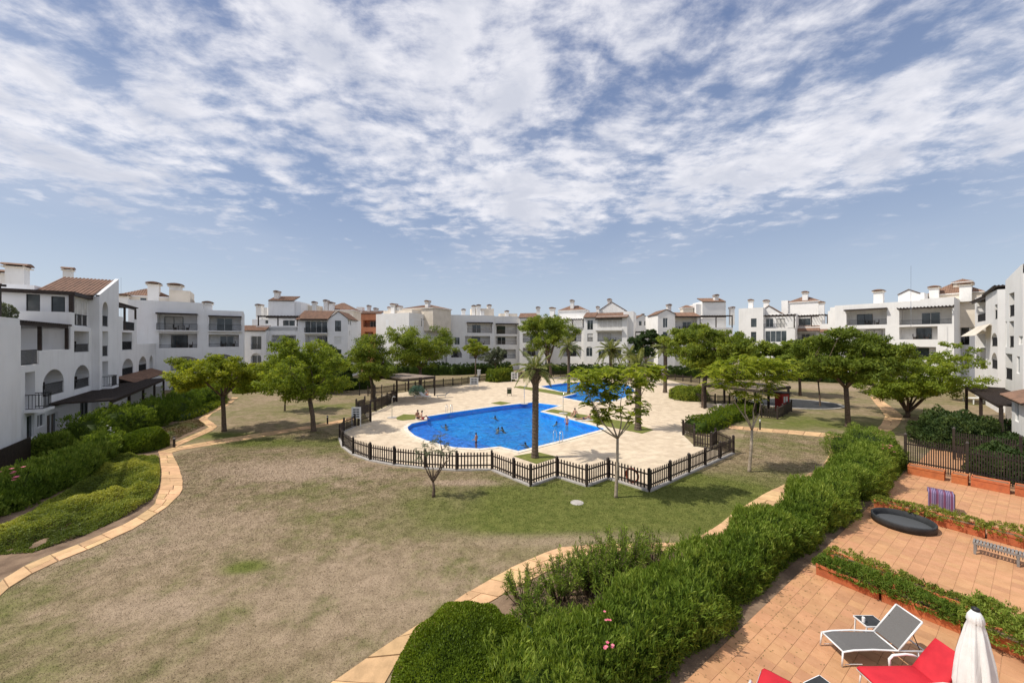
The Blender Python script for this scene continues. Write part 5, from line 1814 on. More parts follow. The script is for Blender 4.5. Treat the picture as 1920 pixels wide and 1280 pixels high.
palm('palm with a dark scarred trunk standing in the foreground of the pool', P(1003, 858), 5.5, .2, 1.7, 20, 1)
palm('slim palm standing on the grass strip left of the childrens pool', P(1066, 738), 6.5, .2, 2.2, 28, 2)
palm('stout palm behind the feathery young tree on the right grass strip', P(1196, 806), 5.1, .25, 1.9, 26, 3)
palm('palm at the right end of the childrens pool', P(1247, 736), 6.4, .26, 2.3, 28, 4)
palm('full headed date palm far behind the childrens pool before the gabled house', P(1145, 706), 5.2, .35, 3.6, 40, 5)
palm('broad date palm just left of the stout palm, beyond the water', P(1182, 714), 4.6, .35, 2.9, 32, 6)

# ---- hedges and shrubs
def lance_leaves(name, fn, n, size, mat, parent, rs, aspect=.16, up=.75, **tags):
    """fn(n) -> points and outward normals"""
    C, N_, cl = fn(n)
    n = len(C)
    ax = unit(N_ * .55 + np.array([0, 0, up]) + rdir(n, rs) * .75)
    nr = unit(N_ + rdir(n, rs) * .5)
    s = size * rs.uniform(.6, 1.35, n)
    V, F = leaf_quads(C, ax, nr, s, s * aspect)
    var = np.clip(cl * .5 + rs.uniform(0, 1, n) * .5, 0, 1)
    return link(name, np_mesh(name, V, F, var), M[mat], parent, **tags)


def lumpy(x, y, z, seed):
    rs = np.random.RandomState(seed)
    v = np.zeros_like(x)
    for k in range(10):
        f = rs.uniform(.8, 4.5); d = rdir(1, rs)[0]
        v += np.sin((x * d[0] + y * d[1] + z * d[2]) * f + rs.uniform(0, 6.3)) / (1 + .35 * f)
    return v / 2.2


def strip_hedge(label, line, hw, H, n, leaf, mat='leaf_oleander', seed=1, name='hedge', aspect=.16, up=.75, lump=.18, cat='hedge', group=None, flat=False, var=None, core=True, cap=.5):
    """hedge along a ground polyline with half width hw and height H (both may vary as lists)"""
    rs = np.random.RandomState(seed)
    pts = np.array(line, float)
    o = pts[0].copy()
    root = thing(name, label, cat, (o[0], o[1], 0), 0, group)
    seg = np.hypot(*(pts[1:] - pts[:-1]).T)
    cum = np.concatenate([[0], np.cumsum(seg)])
    hwl = np.interp(cum, np.linspace(0, cum[-1], len(np.atleast_1d(hw))), np.atleast_1d(hw))
    Hl = np.interp(cum, np.linspace(0, cum[-1], len(np.atleast_1d(H))), np.atleast_1d(H))
    def frame(s):
        x = np.interp(s, cum, pts[:, 0]); y = np.interp(s, cum, pts[:, 1])
        e = .3
        tx = np.interp(s + e, cum, pts[:, 0]) - np.interp(s - e, cum, pts[:, 0]); ty = np.interp(s + e, cum, pts[:, 1]) - np.interp(s - e, cum, pts[:, 1])
        l = np.hypot(tx, ty) + 1e-9
        return x, y, -ty / l, tx / l, np.interp(s, cum, hwl), np.interp(s, cum, Hl)
    ex = 3.2 if not flat else 5.0
    def surf(s, a_, b_, rad):
        """a_ across (-1..1) and b_ up (0..1) on a rounded box section"""
        x, y, nx, ny, w_, h_ = frame(s)
        lx = a_ * w_ * rad; lz = b_ * h_ * rad
        q = lumpy(x + nx * lx, y + ny * lx, lz, seed)
        k = 1 + lump * q
        X = x - o[0] + nx * lx * k; Y = y - o[1] + ny * lx * k; Z = lz * (1 + lump * .9 * q)
        ga, gb = np.sign(a_) * np.abs(a_) ** (ex - 1), b_ ** (ex - 1)
        N_ = np.stack([nx * ga, ny * ga, gb + .05], 1)
        return np.stack([X, Y, Z], 1), unit(N_), q
    per = 14
    def fn(m_):
        m_ = m_ // per + 1
        s = rs.uniform(0, cum[-1], m_)
        side = rs.uniform(0, 1, m_) < H0 * 2 / (H0 * 2 + W0 * 2)
        r1 = rs.uniform(0, 1, m_); sg = np.where(rs.uniform(0, 1, m_) < .5, -1, 1)
        a_ = np.where(side, sg * (1 - r1 ** ex) ** (1 / ex), sg * r1)
        b_ = np.where(side, r1, (1 - r1 ** ex) ** (1 / ex))
        rad = 1.0 - .24 * rs.uniform(0, 1, m_) ** 1.6 + np.where(rs.uniform(0, 1, m_) < .07, rs.uniform(.05, .2, m_), 0)
        e = np.minimum(s, cum[-1] - s)
        rad *= np.sqrt(np.clip(e / cap, .12, 1))
        Pn, Nn, q = surf(s, a_, b_, rad)
        v = np.clip(.5 + q * .4 + rs.normal(0, .26, m_), 0, 1) if var is None else np.clip(var + q * .3 + rs.normal(0, .14, m_), 0, 1)
        # each spot is a shoot that carries several leaves
        Pn = np.repeat(Pn, per, 0) + rdir(m_ * per, rs) * leaf * .5
        Nn = unit(np.repeat(unit(Nn + rdir(m_, rs) * .55), per, 0) + rdir(m_ * per, rs) * .35)
        v = np.repeat(v, per)
        Pn[:, 2] = np.maximum(Pn[:, 2], .04)
        return Pn[:n], Nn[:n], v[:n]
    H0, W0 = float(np.mean(Hl)), float(np.mean(hwl))
    lance_leaves('foliage', fn, n, leaf, mat, root, rs, aspect, up)
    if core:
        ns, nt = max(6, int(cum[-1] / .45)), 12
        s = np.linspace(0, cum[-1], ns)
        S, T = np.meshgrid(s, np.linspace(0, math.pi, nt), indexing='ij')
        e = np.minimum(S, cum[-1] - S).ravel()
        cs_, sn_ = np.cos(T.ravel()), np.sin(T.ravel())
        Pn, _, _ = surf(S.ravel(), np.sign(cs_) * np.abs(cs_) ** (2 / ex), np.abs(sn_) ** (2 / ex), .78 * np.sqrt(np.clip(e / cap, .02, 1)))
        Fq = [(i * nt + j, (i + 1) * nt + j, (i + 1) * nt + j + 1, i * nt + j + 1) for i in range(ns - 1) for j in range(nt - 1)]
        link('dark_core', np_mesh('dark_core', Pn, Fq, np.full(len(Fq), .05)), M['leaf_box'], root)  # added opaque shell, coloured dark for the shaded inside of the hedge
    return root


def blob_shrub(label, c, r, H, n, leaf, mat, seed, name='shrub', aspect=.5, up=.4, lump=.12, cat='shrub', group=None, var=None, core=True, sx=1.0):
    rs = np.random.RandomState(seed)
    root = thing(name, label, cat, (c[0], c[1], 0), 0, group)
    def surf(d, rad):
        q = lumpy(d[:, 0] * r * 2.2 + c[0], d[:, 1] * r * 2.2 + c[1], d[:, 2] * H * 2, seed)
        k = rad * (1 + lump * q)
        p = np.stack([d[:, 0] * r * sx * k, d[:, 1] * r * k, np.abs(d[:, 2]) ** .75 * H * k], 1)
        return p, q
    def fn(m_):
        d = rdir(m_, rs); d[:, 2] = np.abs(d[:, 2])
        p, q = surf(d, 1.03 - .25 * rs.uniform(0, 1, m_) ** 2)
        p[:, 2] = np.maximum(p[:, 2], .04)
        v = np.clip((.5 if var is None else var) + q * .4, 0, 1)
        return p, d, v
    lance_leaves('foliage', fn, n, leaf, mat, root, rs, aspect, up)
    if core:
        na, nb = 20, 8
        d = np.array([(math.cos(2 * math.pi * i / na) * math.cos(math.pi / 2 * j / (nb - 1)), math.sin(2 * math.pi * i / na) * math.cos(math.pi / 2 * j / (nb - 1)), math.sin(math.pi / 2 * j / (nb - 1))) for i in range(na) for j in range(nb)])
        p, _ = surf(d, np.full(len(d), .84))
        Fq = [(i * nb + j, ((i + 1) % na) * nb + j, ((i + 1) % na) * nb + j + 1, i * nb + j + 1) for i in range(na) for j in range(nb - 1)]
        link('dark_core', np_mesh('dark_core', p, Fq, np.full(len(Fq), .05)), M['leaf_dark'], root)  # solid dark shell added inside the leaves, its colour stands for inner shade
    return root

# the long oleander hedge along the terraces
strip_hedge('long oleander hedge separating the tiled terraces from the lawn', [ST(s, 5.55) for s in np.arange(3.5, 33.5, 1.0)], [.98, .95, .9, .9, 1.0], [1.2, 1.25, 1.3, 1.45, 1.6], 125000, .165, 'leaf_oleander', 51, lump=.32, aspect=.18)
blob_shrub('tall dark rounded shrub in the shade beside the tall picket fence', (31.4, 26.2), 2.2, 2.5, 14000, .16, 'leaf_dark', 52, lump=.15, var=.6)
for i, (s_, t_, r_, lb) in enumerate(((39.5, 1.2, 1.7, 'dark bush added as shade behind the second garden fence, left one'), (39.2, -1.2, 1.5, 'dark bush added as shade behind the second garden fence, right one'), (34.0, 1.2, 1.3, 'dark bush added as shade close behind the tall picket fence'), (45.5, 1.0, 1.8, 'dark bush added as shade below the white garden parasol'))):
    blob_shrub(lb, ST(s_, t_), r_, 1.5, 6000, .2, 'leaf_dark', 160 + i, lump=.2, var=.3)  # bushes added to darken the gardens that lie in shade
blob_shrub('light green feathery shrub between the long hedge and the dark shrub', ST(31.6, 6.4), 1.8, 1.9, 12000, .17, 'leaf_oleander', 53, aspect=.17, lump=.2)
blob_shrub('low clipped mound where the lawn path meets the long hedge', P(1622, 842), 1.25, .9, 7000, .09, 'leaf_bright', 54, lump=.08)
# clipped dark shrubs bottom centre
blob_shrub('large clipped dark green mound beside the near stone path', (-.95, 7.95), 1.8, 1.02, 60000, .055, 'leaf_box', 55, lump=.10, var=.45, sx=.86)
blob_shrub('smaller clipped mound tucked against the large mound and hedge', (0.5, 7.75), 1.0, .75, 17000, .055, 'leaf_box', 56, lump=.10, var=.34)

# loose oleanders in the soil bed: stems with tufts
def loose_bush(label, c, r, H, stems, seed, mat='leaf_oleander', leaf=.13, per=30, name='oleander_bush', lean=.5):
    r *= 1.2; stems = int(stems * 1.5)
    rs = np.random.RandomState(seed); rr = random.Random(seed)
    root = thing(name, label, 'bush', (c[0], c[1], 0))
    b = MB()
    Cs, Ax, var = [], [], []
    for k in range(stems):
        a = rr.uniform(0, 6.28); q = math.sqrt(rr.random())
        base = Vector((math.cos(a) * q * r * .35, math.sin(a) * q * r * .35, 0))
        tip = Vector((math.cos(a) * q * r, math.sin(a) * q * r, H * rr.uniform(.55, 1.0) * (1 - .25 * q * lean)))
        pts = limb(b, base, tip, .016, .006, .08, rr, 4, 4)
        d = (tip - pts[2]).normalized()
        vv = rr.uniform(.15, .9)
        for j in range(int(per * 1.7)):
            t = rr.uniform(.3, 1.0)
            p = pts[1].lerp(tip, t)
            Cs.append(tuple(p)); ax = np.array(d) * .7 + rdir(1, rs)[0] * .85
            Ax.append(ax); var.append(min(1, max(0, vv + rr.uniform(-.3, .3))))
    Cs, Ax = np.array(Cs), unit(np.array(Ax))
    s = leaf * rs.uniform(.6, 1.3, len(Cs))
    Cs = Cs + Ax * (s * .55)[:, None]
    V, F = leaf_quads(Cs, Ax, rdir(len(Cs), rs) + [0, 0, .8], s, s * .17)
    b.build('stems', M['bark'], root)
    link('foliage', np_mesh('foliage', V, F, var), M[mat], root)
    return root

loose_bush('straggly oleander bush nearest the stone path in the soil bed', P(985, 1135), .55, 1.05, 24, 61, per=26)
loose_bush('straggly half bare oleander in the middle of the soil bed', P(1050, 1118), .65, 1.25, 34, 62, per=30)
loose_bush('full oleander bush at the centre of the soil bed', P(1115, 1110), .8, 1.35, 60, 63, per=34)
loose_bush('tall oleander bush at the far side of the soil bed by the path', P(1165, 1085), .8, 1.6, 55, 64, per=34)
loose_bush('open oleander with bare stems at the far end of the soil bed', P(1222, 1062), .7, 1.2, 30, 65, per=26)
loose_bush('low dry brown shrub in front of the centre oleander', P(1090, 1160), .9, .45, 60, 66, mat='leaf_dry', leaf=.08, name='dry_shrub', per=22)
loose_bush('grey green low herb beside the dry shrub in the soil bed', P(1165, 1165), .7, .45, 40, 67, mat='leaf_olive', leaf=.07, name='herb', per=20)
loose_bush('pale leafy bush between the clipped mound and the hedge', (.85, 9.25), .75, .85, 70, 68, mat='leaf_oleander', leaf=.14, per=34)
ag = thing('agave', 'blue green spiky agave between the clipped mounds and the hedge', 'plant', (.62, 8.75, 0))
for k in range(26):
    a = k * 2.4; e = .25 + .95 * k / 26
    m = MB()
    d = Vector((math.cos(a) * math.cos(e), math.sin(a) * math.cos(e), math.sin(e))); sd = Vector((-math.sin(a), math.cos(a), 0)); L = .62
    pts = [Vector((0, 0, .12 + .01 * k)) + d * (L * t) + Vector((0, 0, -.22 * t * t)) for t in (0, .35, .7, 1)]
    wd = [.045, .065, .04, .004]
    m.add([p + sd * w_ for p, w_ in zip(pts, wd)] + [p - sd * w_ for p, w_ in zip(pts, wd)] + [p - Vector((0, 0, .03)) for p in pts],
          [(i, i + 1, i + 5, i + 4) for i in range(3)] + [(i, i + 8, i + 9, i + 1) for i in range(3)] + [(i + 4, i + 5, i + 9, i + 8) for i in range(3)])
    o = m.build('leaf', M['leaf_agave'], ag)
for i, (px, py, r) in enumerate(((1205, 1090, .28), (1180, 1112, .2), (1030, 1178, .16))):
    rs = np.random.RandomState(i)
    m = MB(); m.lathe([(0, -.02), (r, .0), (r * 1.05, r * .35), (r * .7, r * .7), (0.01, r * .8)], 10, sx=1.3)
    m.v = [(x + rs.normal() * r * .06, y + rs.normal() * r * .06, z + rs.normal() * r * .05) for x, y, z in m.v]
    m.build('rock', M['rock'], None, smooth=False, label=('large pale boulder under the far oleander of the soil bed', 'smaller stone beside the pale boulder', 'small stone by the agave near the clipped mound')[i], cat='rock').location = (*P(px, py), 0)

# flowers on the oleanders
def flower(label, loc, mat, seed, n=7, r=.10, s=.05):
    rs = np.random.RandomState(seed)
    m = MB()
    for k in range(n):
        c = Vector(rs.normal(size=3) * r)
        for j in range(5):
            a = j * 1.2566
            t = Vector((math.cos(a), math.sin(a), .35)) * s; u_ = Vector((math.cos(a + .6), math.sin(a + .6), .3)) * s * .8; w_ = Vector((math.cos(a - .6), math.sin(a - .6), .3)) * s * .8
            m.add([c, c + w_, c + t, c + u_], [(0, 1, 2, 3)])
    m.build('flower_cluster', M[mat], None, label=label, cat='flower').location = loc
def FL(px, py, z):
    return (*P(px, py, z), z)
flower('pink oleander blossoms in the near part of the long hedge, lower cluster', FL(1140, 1208, 1.22), 'pink', 1, 6, .05, .04)
flower('single pink oleander blossom above the lower cluster in the near hedge', FL(1137, 1155, 1.25), 'pink', 2, 4, .04, .035)
flower('pale pink blossoms on the long hedge beside the clipped mound', FL(1664, 838, 1.65), 'pink', 3, 9, .18, .07)
flower('pink blossoms on the left oleander hedge at the frame edge', FL(25, 888, 1.7), 'pink', 4, 12, .16, .08)
for i, (px, py, z, lb) in enumerate(((206, 806, 1.6, 'white blossoms on the left hedge beside the clipped round bush'), (180, 775, 1.5, 'white blossoms halfway along the hedge under the left balconies'), (275, 748, 1.4, 'white blossoms at the far end of the hedge under the left balconies'))):
    flower(lb, FL(px, py, z), 'white_flower', 10 + i, 8, .12, .06)

# left planting
strip_hedge('oleander hedge at the left frame edge behind the ground cover', PP((-90, 985), (20, 950), (110, 905), (175, 868), (206, 842)), [1.0, 1.0, .95, .85], [1.2, 1.25, 1.3, 1.25], 40000, .2, 'leaf_oleander', 71, lump=.25, aspect=.2)
strip_hedge('second oleander row between the left hedge and the white bay', PP((50, 862), (100, 852), (150, 845)), .9, 1.35, 12000, .19, 'leaf_oleander', 72, lump=.22, aspect=.2)
strip_hedge('long dark shrub row under the left balconies', PP((135, 845), (215, 822), (290, 790), (340, 772), (405, 748)), [1.8, 1.9, 1.7, 1.5], [1.9, 2.1, 2.1, 1.8], 44000, .22, 'leaf_oleander', 73, lump=.3, aspect=.22, var=.36)
blob_shrub('clipped round bush beside the left path junction', P(267, 842), 1.32, 1.45, 22000, .085, 'leaf_box', 74, lump=.07, var=.55)
strip_hedge('low green shrub band beside the garden path at left', PP((330, 790), (372, 775), (412, 755)), .95, .6, 9000, .12, 'leaf_bright', 75, lump=.18, aspect=.4, var=.2)
rp = blob_shrub('leafy plant spilling over the roof terrace edge at the top left', (-30.95, 22.3), .7, 1.0, 2600, .16, 'leaf_olive', 76, core=False, lump=.3)
rp.location.z = 8.5
# low juniper ground cover
GC = PP((-90, 1085), (0, 1040), (60, 1036), (157, 1004), (240, 966), (284, 937), (298, 912), (300, 884), (297, 858), (215, 856), (190, 880), (112, 932), (10, 990), (-90, 1030))
def cover(label, poly, H, n, leaf, mat, seed):
    rs = np.random.RandomState(seed)
    xs = [p[0] for p in poly]; ys = [p[1] for p in poly]
    X, Y = [], []
    while len(X) < n:
        a = rs.uniform(min(xs), max(xs), 60000); b = rs.uniform(min(ys), max(ys), 60000)
        k = inpoly(a, b, poly)
        X += list(a[k]); Y += list(b[k])
    X, Y = np.array(X[:n]), np.array(Y[:n])
    e = np.clip(segdist(X, Y, poly) / .4, 0, 1)
    q = lumpy(X * 1.3, Y * 1.3, X * 0, seed)
    q2 = lumpy(X * 3.1, Y * 3.1, X * 0, seed + 1)
    Z = H * (np.sqrt(e) * .85 + .15) * (1 + .5 * q + .35 * q2) * rs.uniform(.6, 1.05, n)
    C = np.stack([X, Y, Z], 1)
    ax = unit(rdir(n, rs) * .9 + [0, 0, .55]); nr = unit(rdir(n, rs) * .5 + [0, 0, .8])
    s = leaf * rs.uniform(.6, 1.4, n)
    V, F = leaf_quads(C, ax, nr, s, s * .3)
    return link('ground_cover', np_mesh('ground_cover', V, F, np.clip(.5 + .5 * q + rs.uniform(-.3, .3, n), 0, 1)), M[mat], None, kind='stuff', label=label)
cover('low yellow-green juniper carpet between the left hedge and the stone path', GC, .34, 80000, .11, 'leaf_cover', 81)
cover('brown low heather in the bed beside the garden path', PP((308, 832), (345, 815), (385, 797), (372, 786), (345, 792), (306, 806)), .3, 7000, .12, 'leaf_dry', 82)
# rows of clipped hedge and shrubs at the back
for i, (lb, pts, hw, H, mt) in enumerate((
        ('clipped low hedge behind the yellow-green tree', [(440, 738), (480, 733), (530, 728)], .9, .9, 'leaf_tree'),
        ('dark hedge along the foot of the buildings behind the left lawn', [(400, 735), (480, 724), (560, 718), (660, 712)], 1.6, 2.2, 'leaf_dark'),
        ('dark hedge along the foot of the middle block', [(840, 703), (900, 700), (960, 698)], 1.4, 2.3, 'leaf_dark'),
        ('brownish domed hedge beside the white gate panels', [(915, 716), (940, 714), (962, 713)], 1.6, 2.2, 'leaf_tree'),
        ('dark hedge in front of the gabled house', [(985, 701), (1060, 700.5), (1140, 702), (1240, 703)], 1.5, 2.3, 'leaf_dark'),
        ('dark hedge behind the large central tree', [(1250, 706), (1330, 708), (1420, 712)], 1.5, 2.2, 'leaf_dark'),
        ('dark hedge at the back of the far right lawn', [(1450, 712), (1540, 715), (1640, 722)], 1.5, 1.9, 'leaf_dark'),
        ('dark bushes at the foot of the blank white wall behind the pergola', [(700, 709), (760, 704), (845, 702)], 1.6, 2.6, 'leaf_dark'),
        ('dark low bushes below the trees behind the left lawn', [(575, 734), (630, 731), (700, 727)], 1.3, 1.7, 'leaf_dark'),
        ('bright clipped box hedge beside the right gate of the deck', [(1300, 812), (1345, 795), (1385, 780), (1415, 768)], 1.15, 1.1, 'leaf_box'))):
    strip_hedge(lb, PP(*pts), hw, H, 9000 if i < 9 else 17000, .3 if i < 9 else .12, mt, 90 + i, lump=.14, aspect=.4, flat=True, var=.75 if i == 9 else .4)
blob_shrub('round green shrub behind the low railing next to the right pergola', P(1292, 748), 2.3, 1.7, 9000, .2, 'leaf_tree', 98, lump=.1, var=.6)
blob_shrub('small blue green agave shrub under the left pergola', P(782, 740), 1.0, 1.2, 900, .5, 'leaf_agave', 99, aspect=.12, core=False)

# ---- grass blades over the near lawn
LAWN = fat_poly(PP((-60, 1185), (0, 1113), (79, 1064), (171, 1028), (256, 989), (315, 949), (341, 923), (343, 903), (335, 874), (325, 856), (400, 836), (480, 823), (560, 809), (600, 802), (630, 822), (638, 842), (660, 858), (694, 869), (739, 877), (797, 883), (856, 886),
          (922, 885), (963, 902), (995, 916), (1044, 899), (1100, 916), (1140, 901), (1217, 926), (1380, 854), (1400, 808), (1500, 816), (1570, 826), (1552, 850), (1530, 874), (1440, 920), (1380, 955), (1292, 1014), (1120, 1018), (1046, 1023), (966, 1057), (888, 1100), (786, 1167), (704, 1218), (622, 1276), (540, 1340), (-60, 1340)), 0.07)
rs = np.random.RandomState(5)
n_ = 0; XY = []
ly = [p[1] for p in LAWN]; lx = [p[0] for p in LAWN]
while n_ < 260000:
    yy = 5.5 + (rs.uniform(0, 1, 200000) ** 1.7) * 26
    xx = rs.uniform(min(lx), max(lx), 200000)
    k = inpoly(xx, yy, LAWN) & (np.abs(xx) < yy * 1.5)
    XY.append(np.stack([xx[k], yy[k]], 1)); n_ += k.sum()
XY = np.concatenate(XY)[:260000]
n_ = len(XY)
C = np.column_stack([XY, np.full(n_, .012)])
ax = unit(rdir(n_, rs) * .8 + [0, 0, .45])
s = rs.uniform(.022, .055, n_) * np.clip(XY[:, 1] / 14, .7, 1.4)
V, F = leaf_quads(C, ax, rdir(n_, rs), s, s * .3)
link('grass', np_mesh('grass', V, F, rs.uniform(0, 1, n_)), M['blades'], None, kind='stuff', label='short dry and green grass of the lawn')
# fallen leaves on the terrace under the hedge
rs = np.random.RandomState(6)
k = 260
s_ = rs.uniform(7, 15, k); t_ = 4.45 - np.abs(rs.normal(0, .8, k))
C = np.array([(*ST(a, b), .032) for a, b in zip(s_, t_)])
V, F = leaf_quads(C, unit(rdir(k, rs) * [1, 1, .1]), np.tile([[0, 0, 1.]], (k, 1)), np.full(k, .05), np.full(k, .018))
V1, F1 = V, F
lx_ = np.concatenate([rs.normal(P(420, 815)[0], 3, 160), rs.normal(P(590, 815)[0], 3, 160), rs.uniform(-9, 6, 200)])
ly_ = np.concatenate([rs.normal(P(420, 815)[1], 1.5, 160), rs.normal(P(590, 815)[1], 1.5, 160), rs.uniform(9, 24, 200)])
C = np.column_stack([lx_, ly_, np.full(len(lx_), .05)])
V, F = leaf_quads(C, unit(rdir(len(C), rs) * [1, 1, .2]), np.tile([[0, 0, 1.]], (len(C), 1)), np.full(len(C), .08), np.full(len(C), .035))
link('fallen_leaves', np_mesh('fallen_leaves', np.concatenate([V1, V]), np.concatenate([F1, F + len(V1)]), rs.uniform(.3, 1, k + len(C))), M['leaf_dry'], None, kind='stuff')

# ------------------------------------------------------------------ terrace furniture
def lounger_grey(label, loc, rz):
    t = thing('sun_lounger', label, 'sun lounger', (*loc, 0.026), rz)
    W2, zs, L, xb = .29, .36, 1.28, 1.28
    bx, bz = xb + .55, .36 + .66           # top of the raised back
    f = MB()
    for sgn in (-1, 1):
        f.tube([(0, sgn * W2, zs - .03), (.25, sgn * W2, zs + .01), (.7, sgn * W2, zs + .025), (xb, sgn * W2, zs), (1.9, sgn * W2, zs - .015)], .019, 8)
    for x in (0, xb, 1.9):
        f.tube([(x, -W2, zs - .02), (x, W2, zs - .02)], .019, 8)
    f.build('frame', M['white_metal'], t, smooth=True)
    for x, dx in ((.0, -.03), (1.72, .05)):
        for sgn in (-1, 1):
            l = MB(); l.tube([(x, sgn * W2, zs - .02), (x + dx, sgn * (W2 + .01), 0)], .018, 8)
            l.build('leg', M['white_metal'], t, smooth=True)
    s = MB()
    xs = [0.02, .25, .7, 1.05, xb - .01]; zs_ = [zs - .03, zs - .0, zs + .0, zs - .01, zs - .01]
    vs = [(x, y, z + (.0 if abs(y) > .1 else -.018)) for x, z in zip(xs, zs_) for y in (-W2 + .015, -.09, .09, W2 - .015)]
    vs2 = [(x, y, z - .008) for x, y, z in vs]
    n = len(xs)
    s.add(vs + vs2, [(i * 4 + j, (i + 1) * 4 + j, (i + 1) * 4 + j + 1, i * 4 + j + 1) for i in range(n - 1) for j in range(3)] + [(4 * n + i * 4 + j + 1, 4 * n + (i + 1) * 4 + j + 1, 4 * n + (i + 1) * 4 + j, 4 * n + i * 4 + j) for i in range(n - 1) for j in range(3)])
    s.build('seat', M['greysling'], t)
    b = MB()
    for sgn in (-1, 1):
        b.tube([(xb, sgn * W2, zs + .01), (bx, sgn * W2, bz)], .018, 8)
    b.tube([(bx, -W2, bz), (bx, W2, bz)], .018, 8)
    bf = b.build('backrest', M['white_metal'], t, smooth=True)
    q = MB()
    dn = Vector((-.66, 0, .55)).normalized() * .006
    p0, p1 = Vector((xb + .02, 0, zs + .03)), Vector((bx - .01, 0, bz - .015))
    vs = [p + Vector((0, y, 0)) + dn * k for k in (1, -1) for p in (p0, p0.lerp(p1, .5) - dn * 2, p1) for y in (-W2 + .015, W2 - .015)]
    q.add(vs, [(0, 2, 3, 1), (2, 4, 5, 3), (7, 9, 8, 6), (9, 11, 10, 8)])
    q.build('sling', M['greysling'], bf)
    st = MB()
    for sgn in (-1, 1):
        st.tube([(xb + .34, sgn * (W2 - .03), zs + .42), (1.80, sgn * (W2 - .03), zs - .01)], .010, 6)
    st.build('back_stay', M['iron'], t)
    rl = MB()
    for sgn in (-1, 1):
        rl.bar((.05, sgn * W2, .05), (.45, sgn * W2, .05), .012)
    rl.build('foot_bar', M['white_metal'], t)
    return t


def cushion(m, pts, wd, th, n=6):
    """a soft slab following a side profile"""
    pr = []
    for i, (x, z) in enumerate(pts):
        a = Vector(pts[max(0, i - 1)]); b = Vector(pts[min(len(pts) - 1, i + 1)])
        d = (b - a).normalized(); nn = Vector((-d.y, d.x))
        pr.append((x, z, nn))
    ring = []
    for x, z, nn in pr:
        for y, h_ in ((-wd / 2, .25), (-wd / 2 + .03, .9), (-wd * .25, 1.05), (0, 1), (wd * .25, 1.05), (wd / 2 - .03, .9), (wd / 2, .25), (wd / 2 - .02, 0), (-wd / 2 + .02, 0)):
            ring.append((x + nn.x * th * h_, y, z + nn.y * th * h_))
    k = 9
    fs = [(i * k + j, (i + 1) * k + j, (i + 1) * k + (j + 1) % k, i * k + (j + 1) % k) for i in range(len(pr) - 1) for j in range(k)]
    fs += [tuple(range(k)), tuple(range(len(pr) * k - 1, (len(pr) - 1) * k - 1, -1))]
    m.add(ring, fs)


def lounger_red(label, loc, rz, Ls=1.15, back=(.62, .62)):
    """x = 0 at the foot end, the back rises at the other end"""
    t = thing('sun_lounger', label, 'sun lounger', (*loc, 0.026), rz)
    W2 = .31
    f = MB()
    for sgn in (-1, 1):
        f.tube([(0.02, sgn * W2, .34), (Ls, sgn * W2, .33), (Ls + .55, sgn * W2, .33)], .017, 8)
    for x in (.03, Ls * .5, Ls):
        f.tube([(x, -W2, .335), (x, W2, .335)], .016, 8)
    f.build('frame', M['white_metal'], t, smooth=True)
    for x in (.12, Ls + .42):
        for sgn in (-1, 1):
            l = MB(); l.tube([(x, sgn * W2, .33), (x + (.05 if x > .5 else -.05), sgn * W2, 0)], .017, 8)
            l.build('leg', M['white_metal'], t, smooth=True)
    s = MB(); cushion(s, [(0, .37), (.03, .39), (.3, .385), (Ls * .6, .385), (Ls - .03, .385), (Ls, .37)], .60, .065)
    s.build('seat', M['redcloth'], t, smooth=True)
    b = MB(); cushion(b, [(Ls + .02, .40), (Ls + .06, .43), (Ls + back[0] * .5, .40 + back[1] * .5), (Ls + back[0] - .02, .40 + back[1] - .02), (Ls + back[0], .40 + back[1])], .60, .06)
    b.build('backrest', M['redcloth'], t, smooth=True)
    for sgn in (-1, 1):
        a = MB()
        a.tube([(Ls - .42, sgn * (W2 + .03), .33), (Ls - .42, sgn * (W2 + .04), .52), (Ls - .34, sgn * (W2 + .04), .60), (Ls - .05, sgn * (W2 + .04), .62), (Ls + .10, sgn * (W2 + .04), .60), (Ls + .22, sgn * (W2 + .03), .55)], .024, 8)
        a.build('armrest', M['white_metal'], t, smooth=True)
    return t

lounger_grey('white framed sun lounger with grey sling and raised back on the near terrace', (7.62, 8.80), math.radians(0))
lounger_red('red cushioned sun lounger between the grey lounger and the closed parasol', (7.50, 7.74), math.radians(1), 1.2, (.55, .60))
lounger_red('red cushioned sun lounger cut by the bottom frame edge, farther left', (5.62, 7.78), math.radians(225), 1.1, (.45, .60))

def side_table(label, loc, rz=0, w_=.5, d_=.36, h_=.44):
    t = thing('side_table', label, 'side table', (*loc, 0.026), rz)
    m = MB(); m.box(-w_ / 2, w_ / 2, -d_ / 2, d_ / 2, h_ - .025, h_)
    m.build('table_top', M['blackmat'], t, bevel=.006)
    r = MB()
    for a, b in (((-w_ / 2, -d_ / 2), (w_ / 2, -d_ / 2)), ((w_ / 2, -d_ / 2), (w_ / 2, d_ / 2)), ((w_ / 2, d_ / 2), (-w_ / 2, d_ / 2)), ((-w_ / 2, d_ / 2), (-w_ / 2, -d_ / 2))):
        r.bar((*a, h_ - .02), (*b, h_ - .02), .02, .035)
    r.build('table_rim', M['white_metal'], t)
    for sx in (-1, 1):
        for sy in (-1, 1):
            l = MB(); l.bar((sx * (w_ / 2 - .03), sy * (d_ / 2 - .03), h_ - .03), (sx * (w_ / 2 - .0), sy * (d_ / 2 - .03), 0), .025)
            l.build('leg', M['white_metal'], t)
    return t
side_table('small dark topped side table behind the raised back of the grey lounger', P(1631, 1163, .46), 0)
side_table('small side table cut by the bottom frame edge between the red loungers', (6.32, 7.55), math.radians(20))
cn = MB(); cn.lathe([(0, 0), (.033, .0), (.033, .11), (.028, .12), (0, .12)], 14)
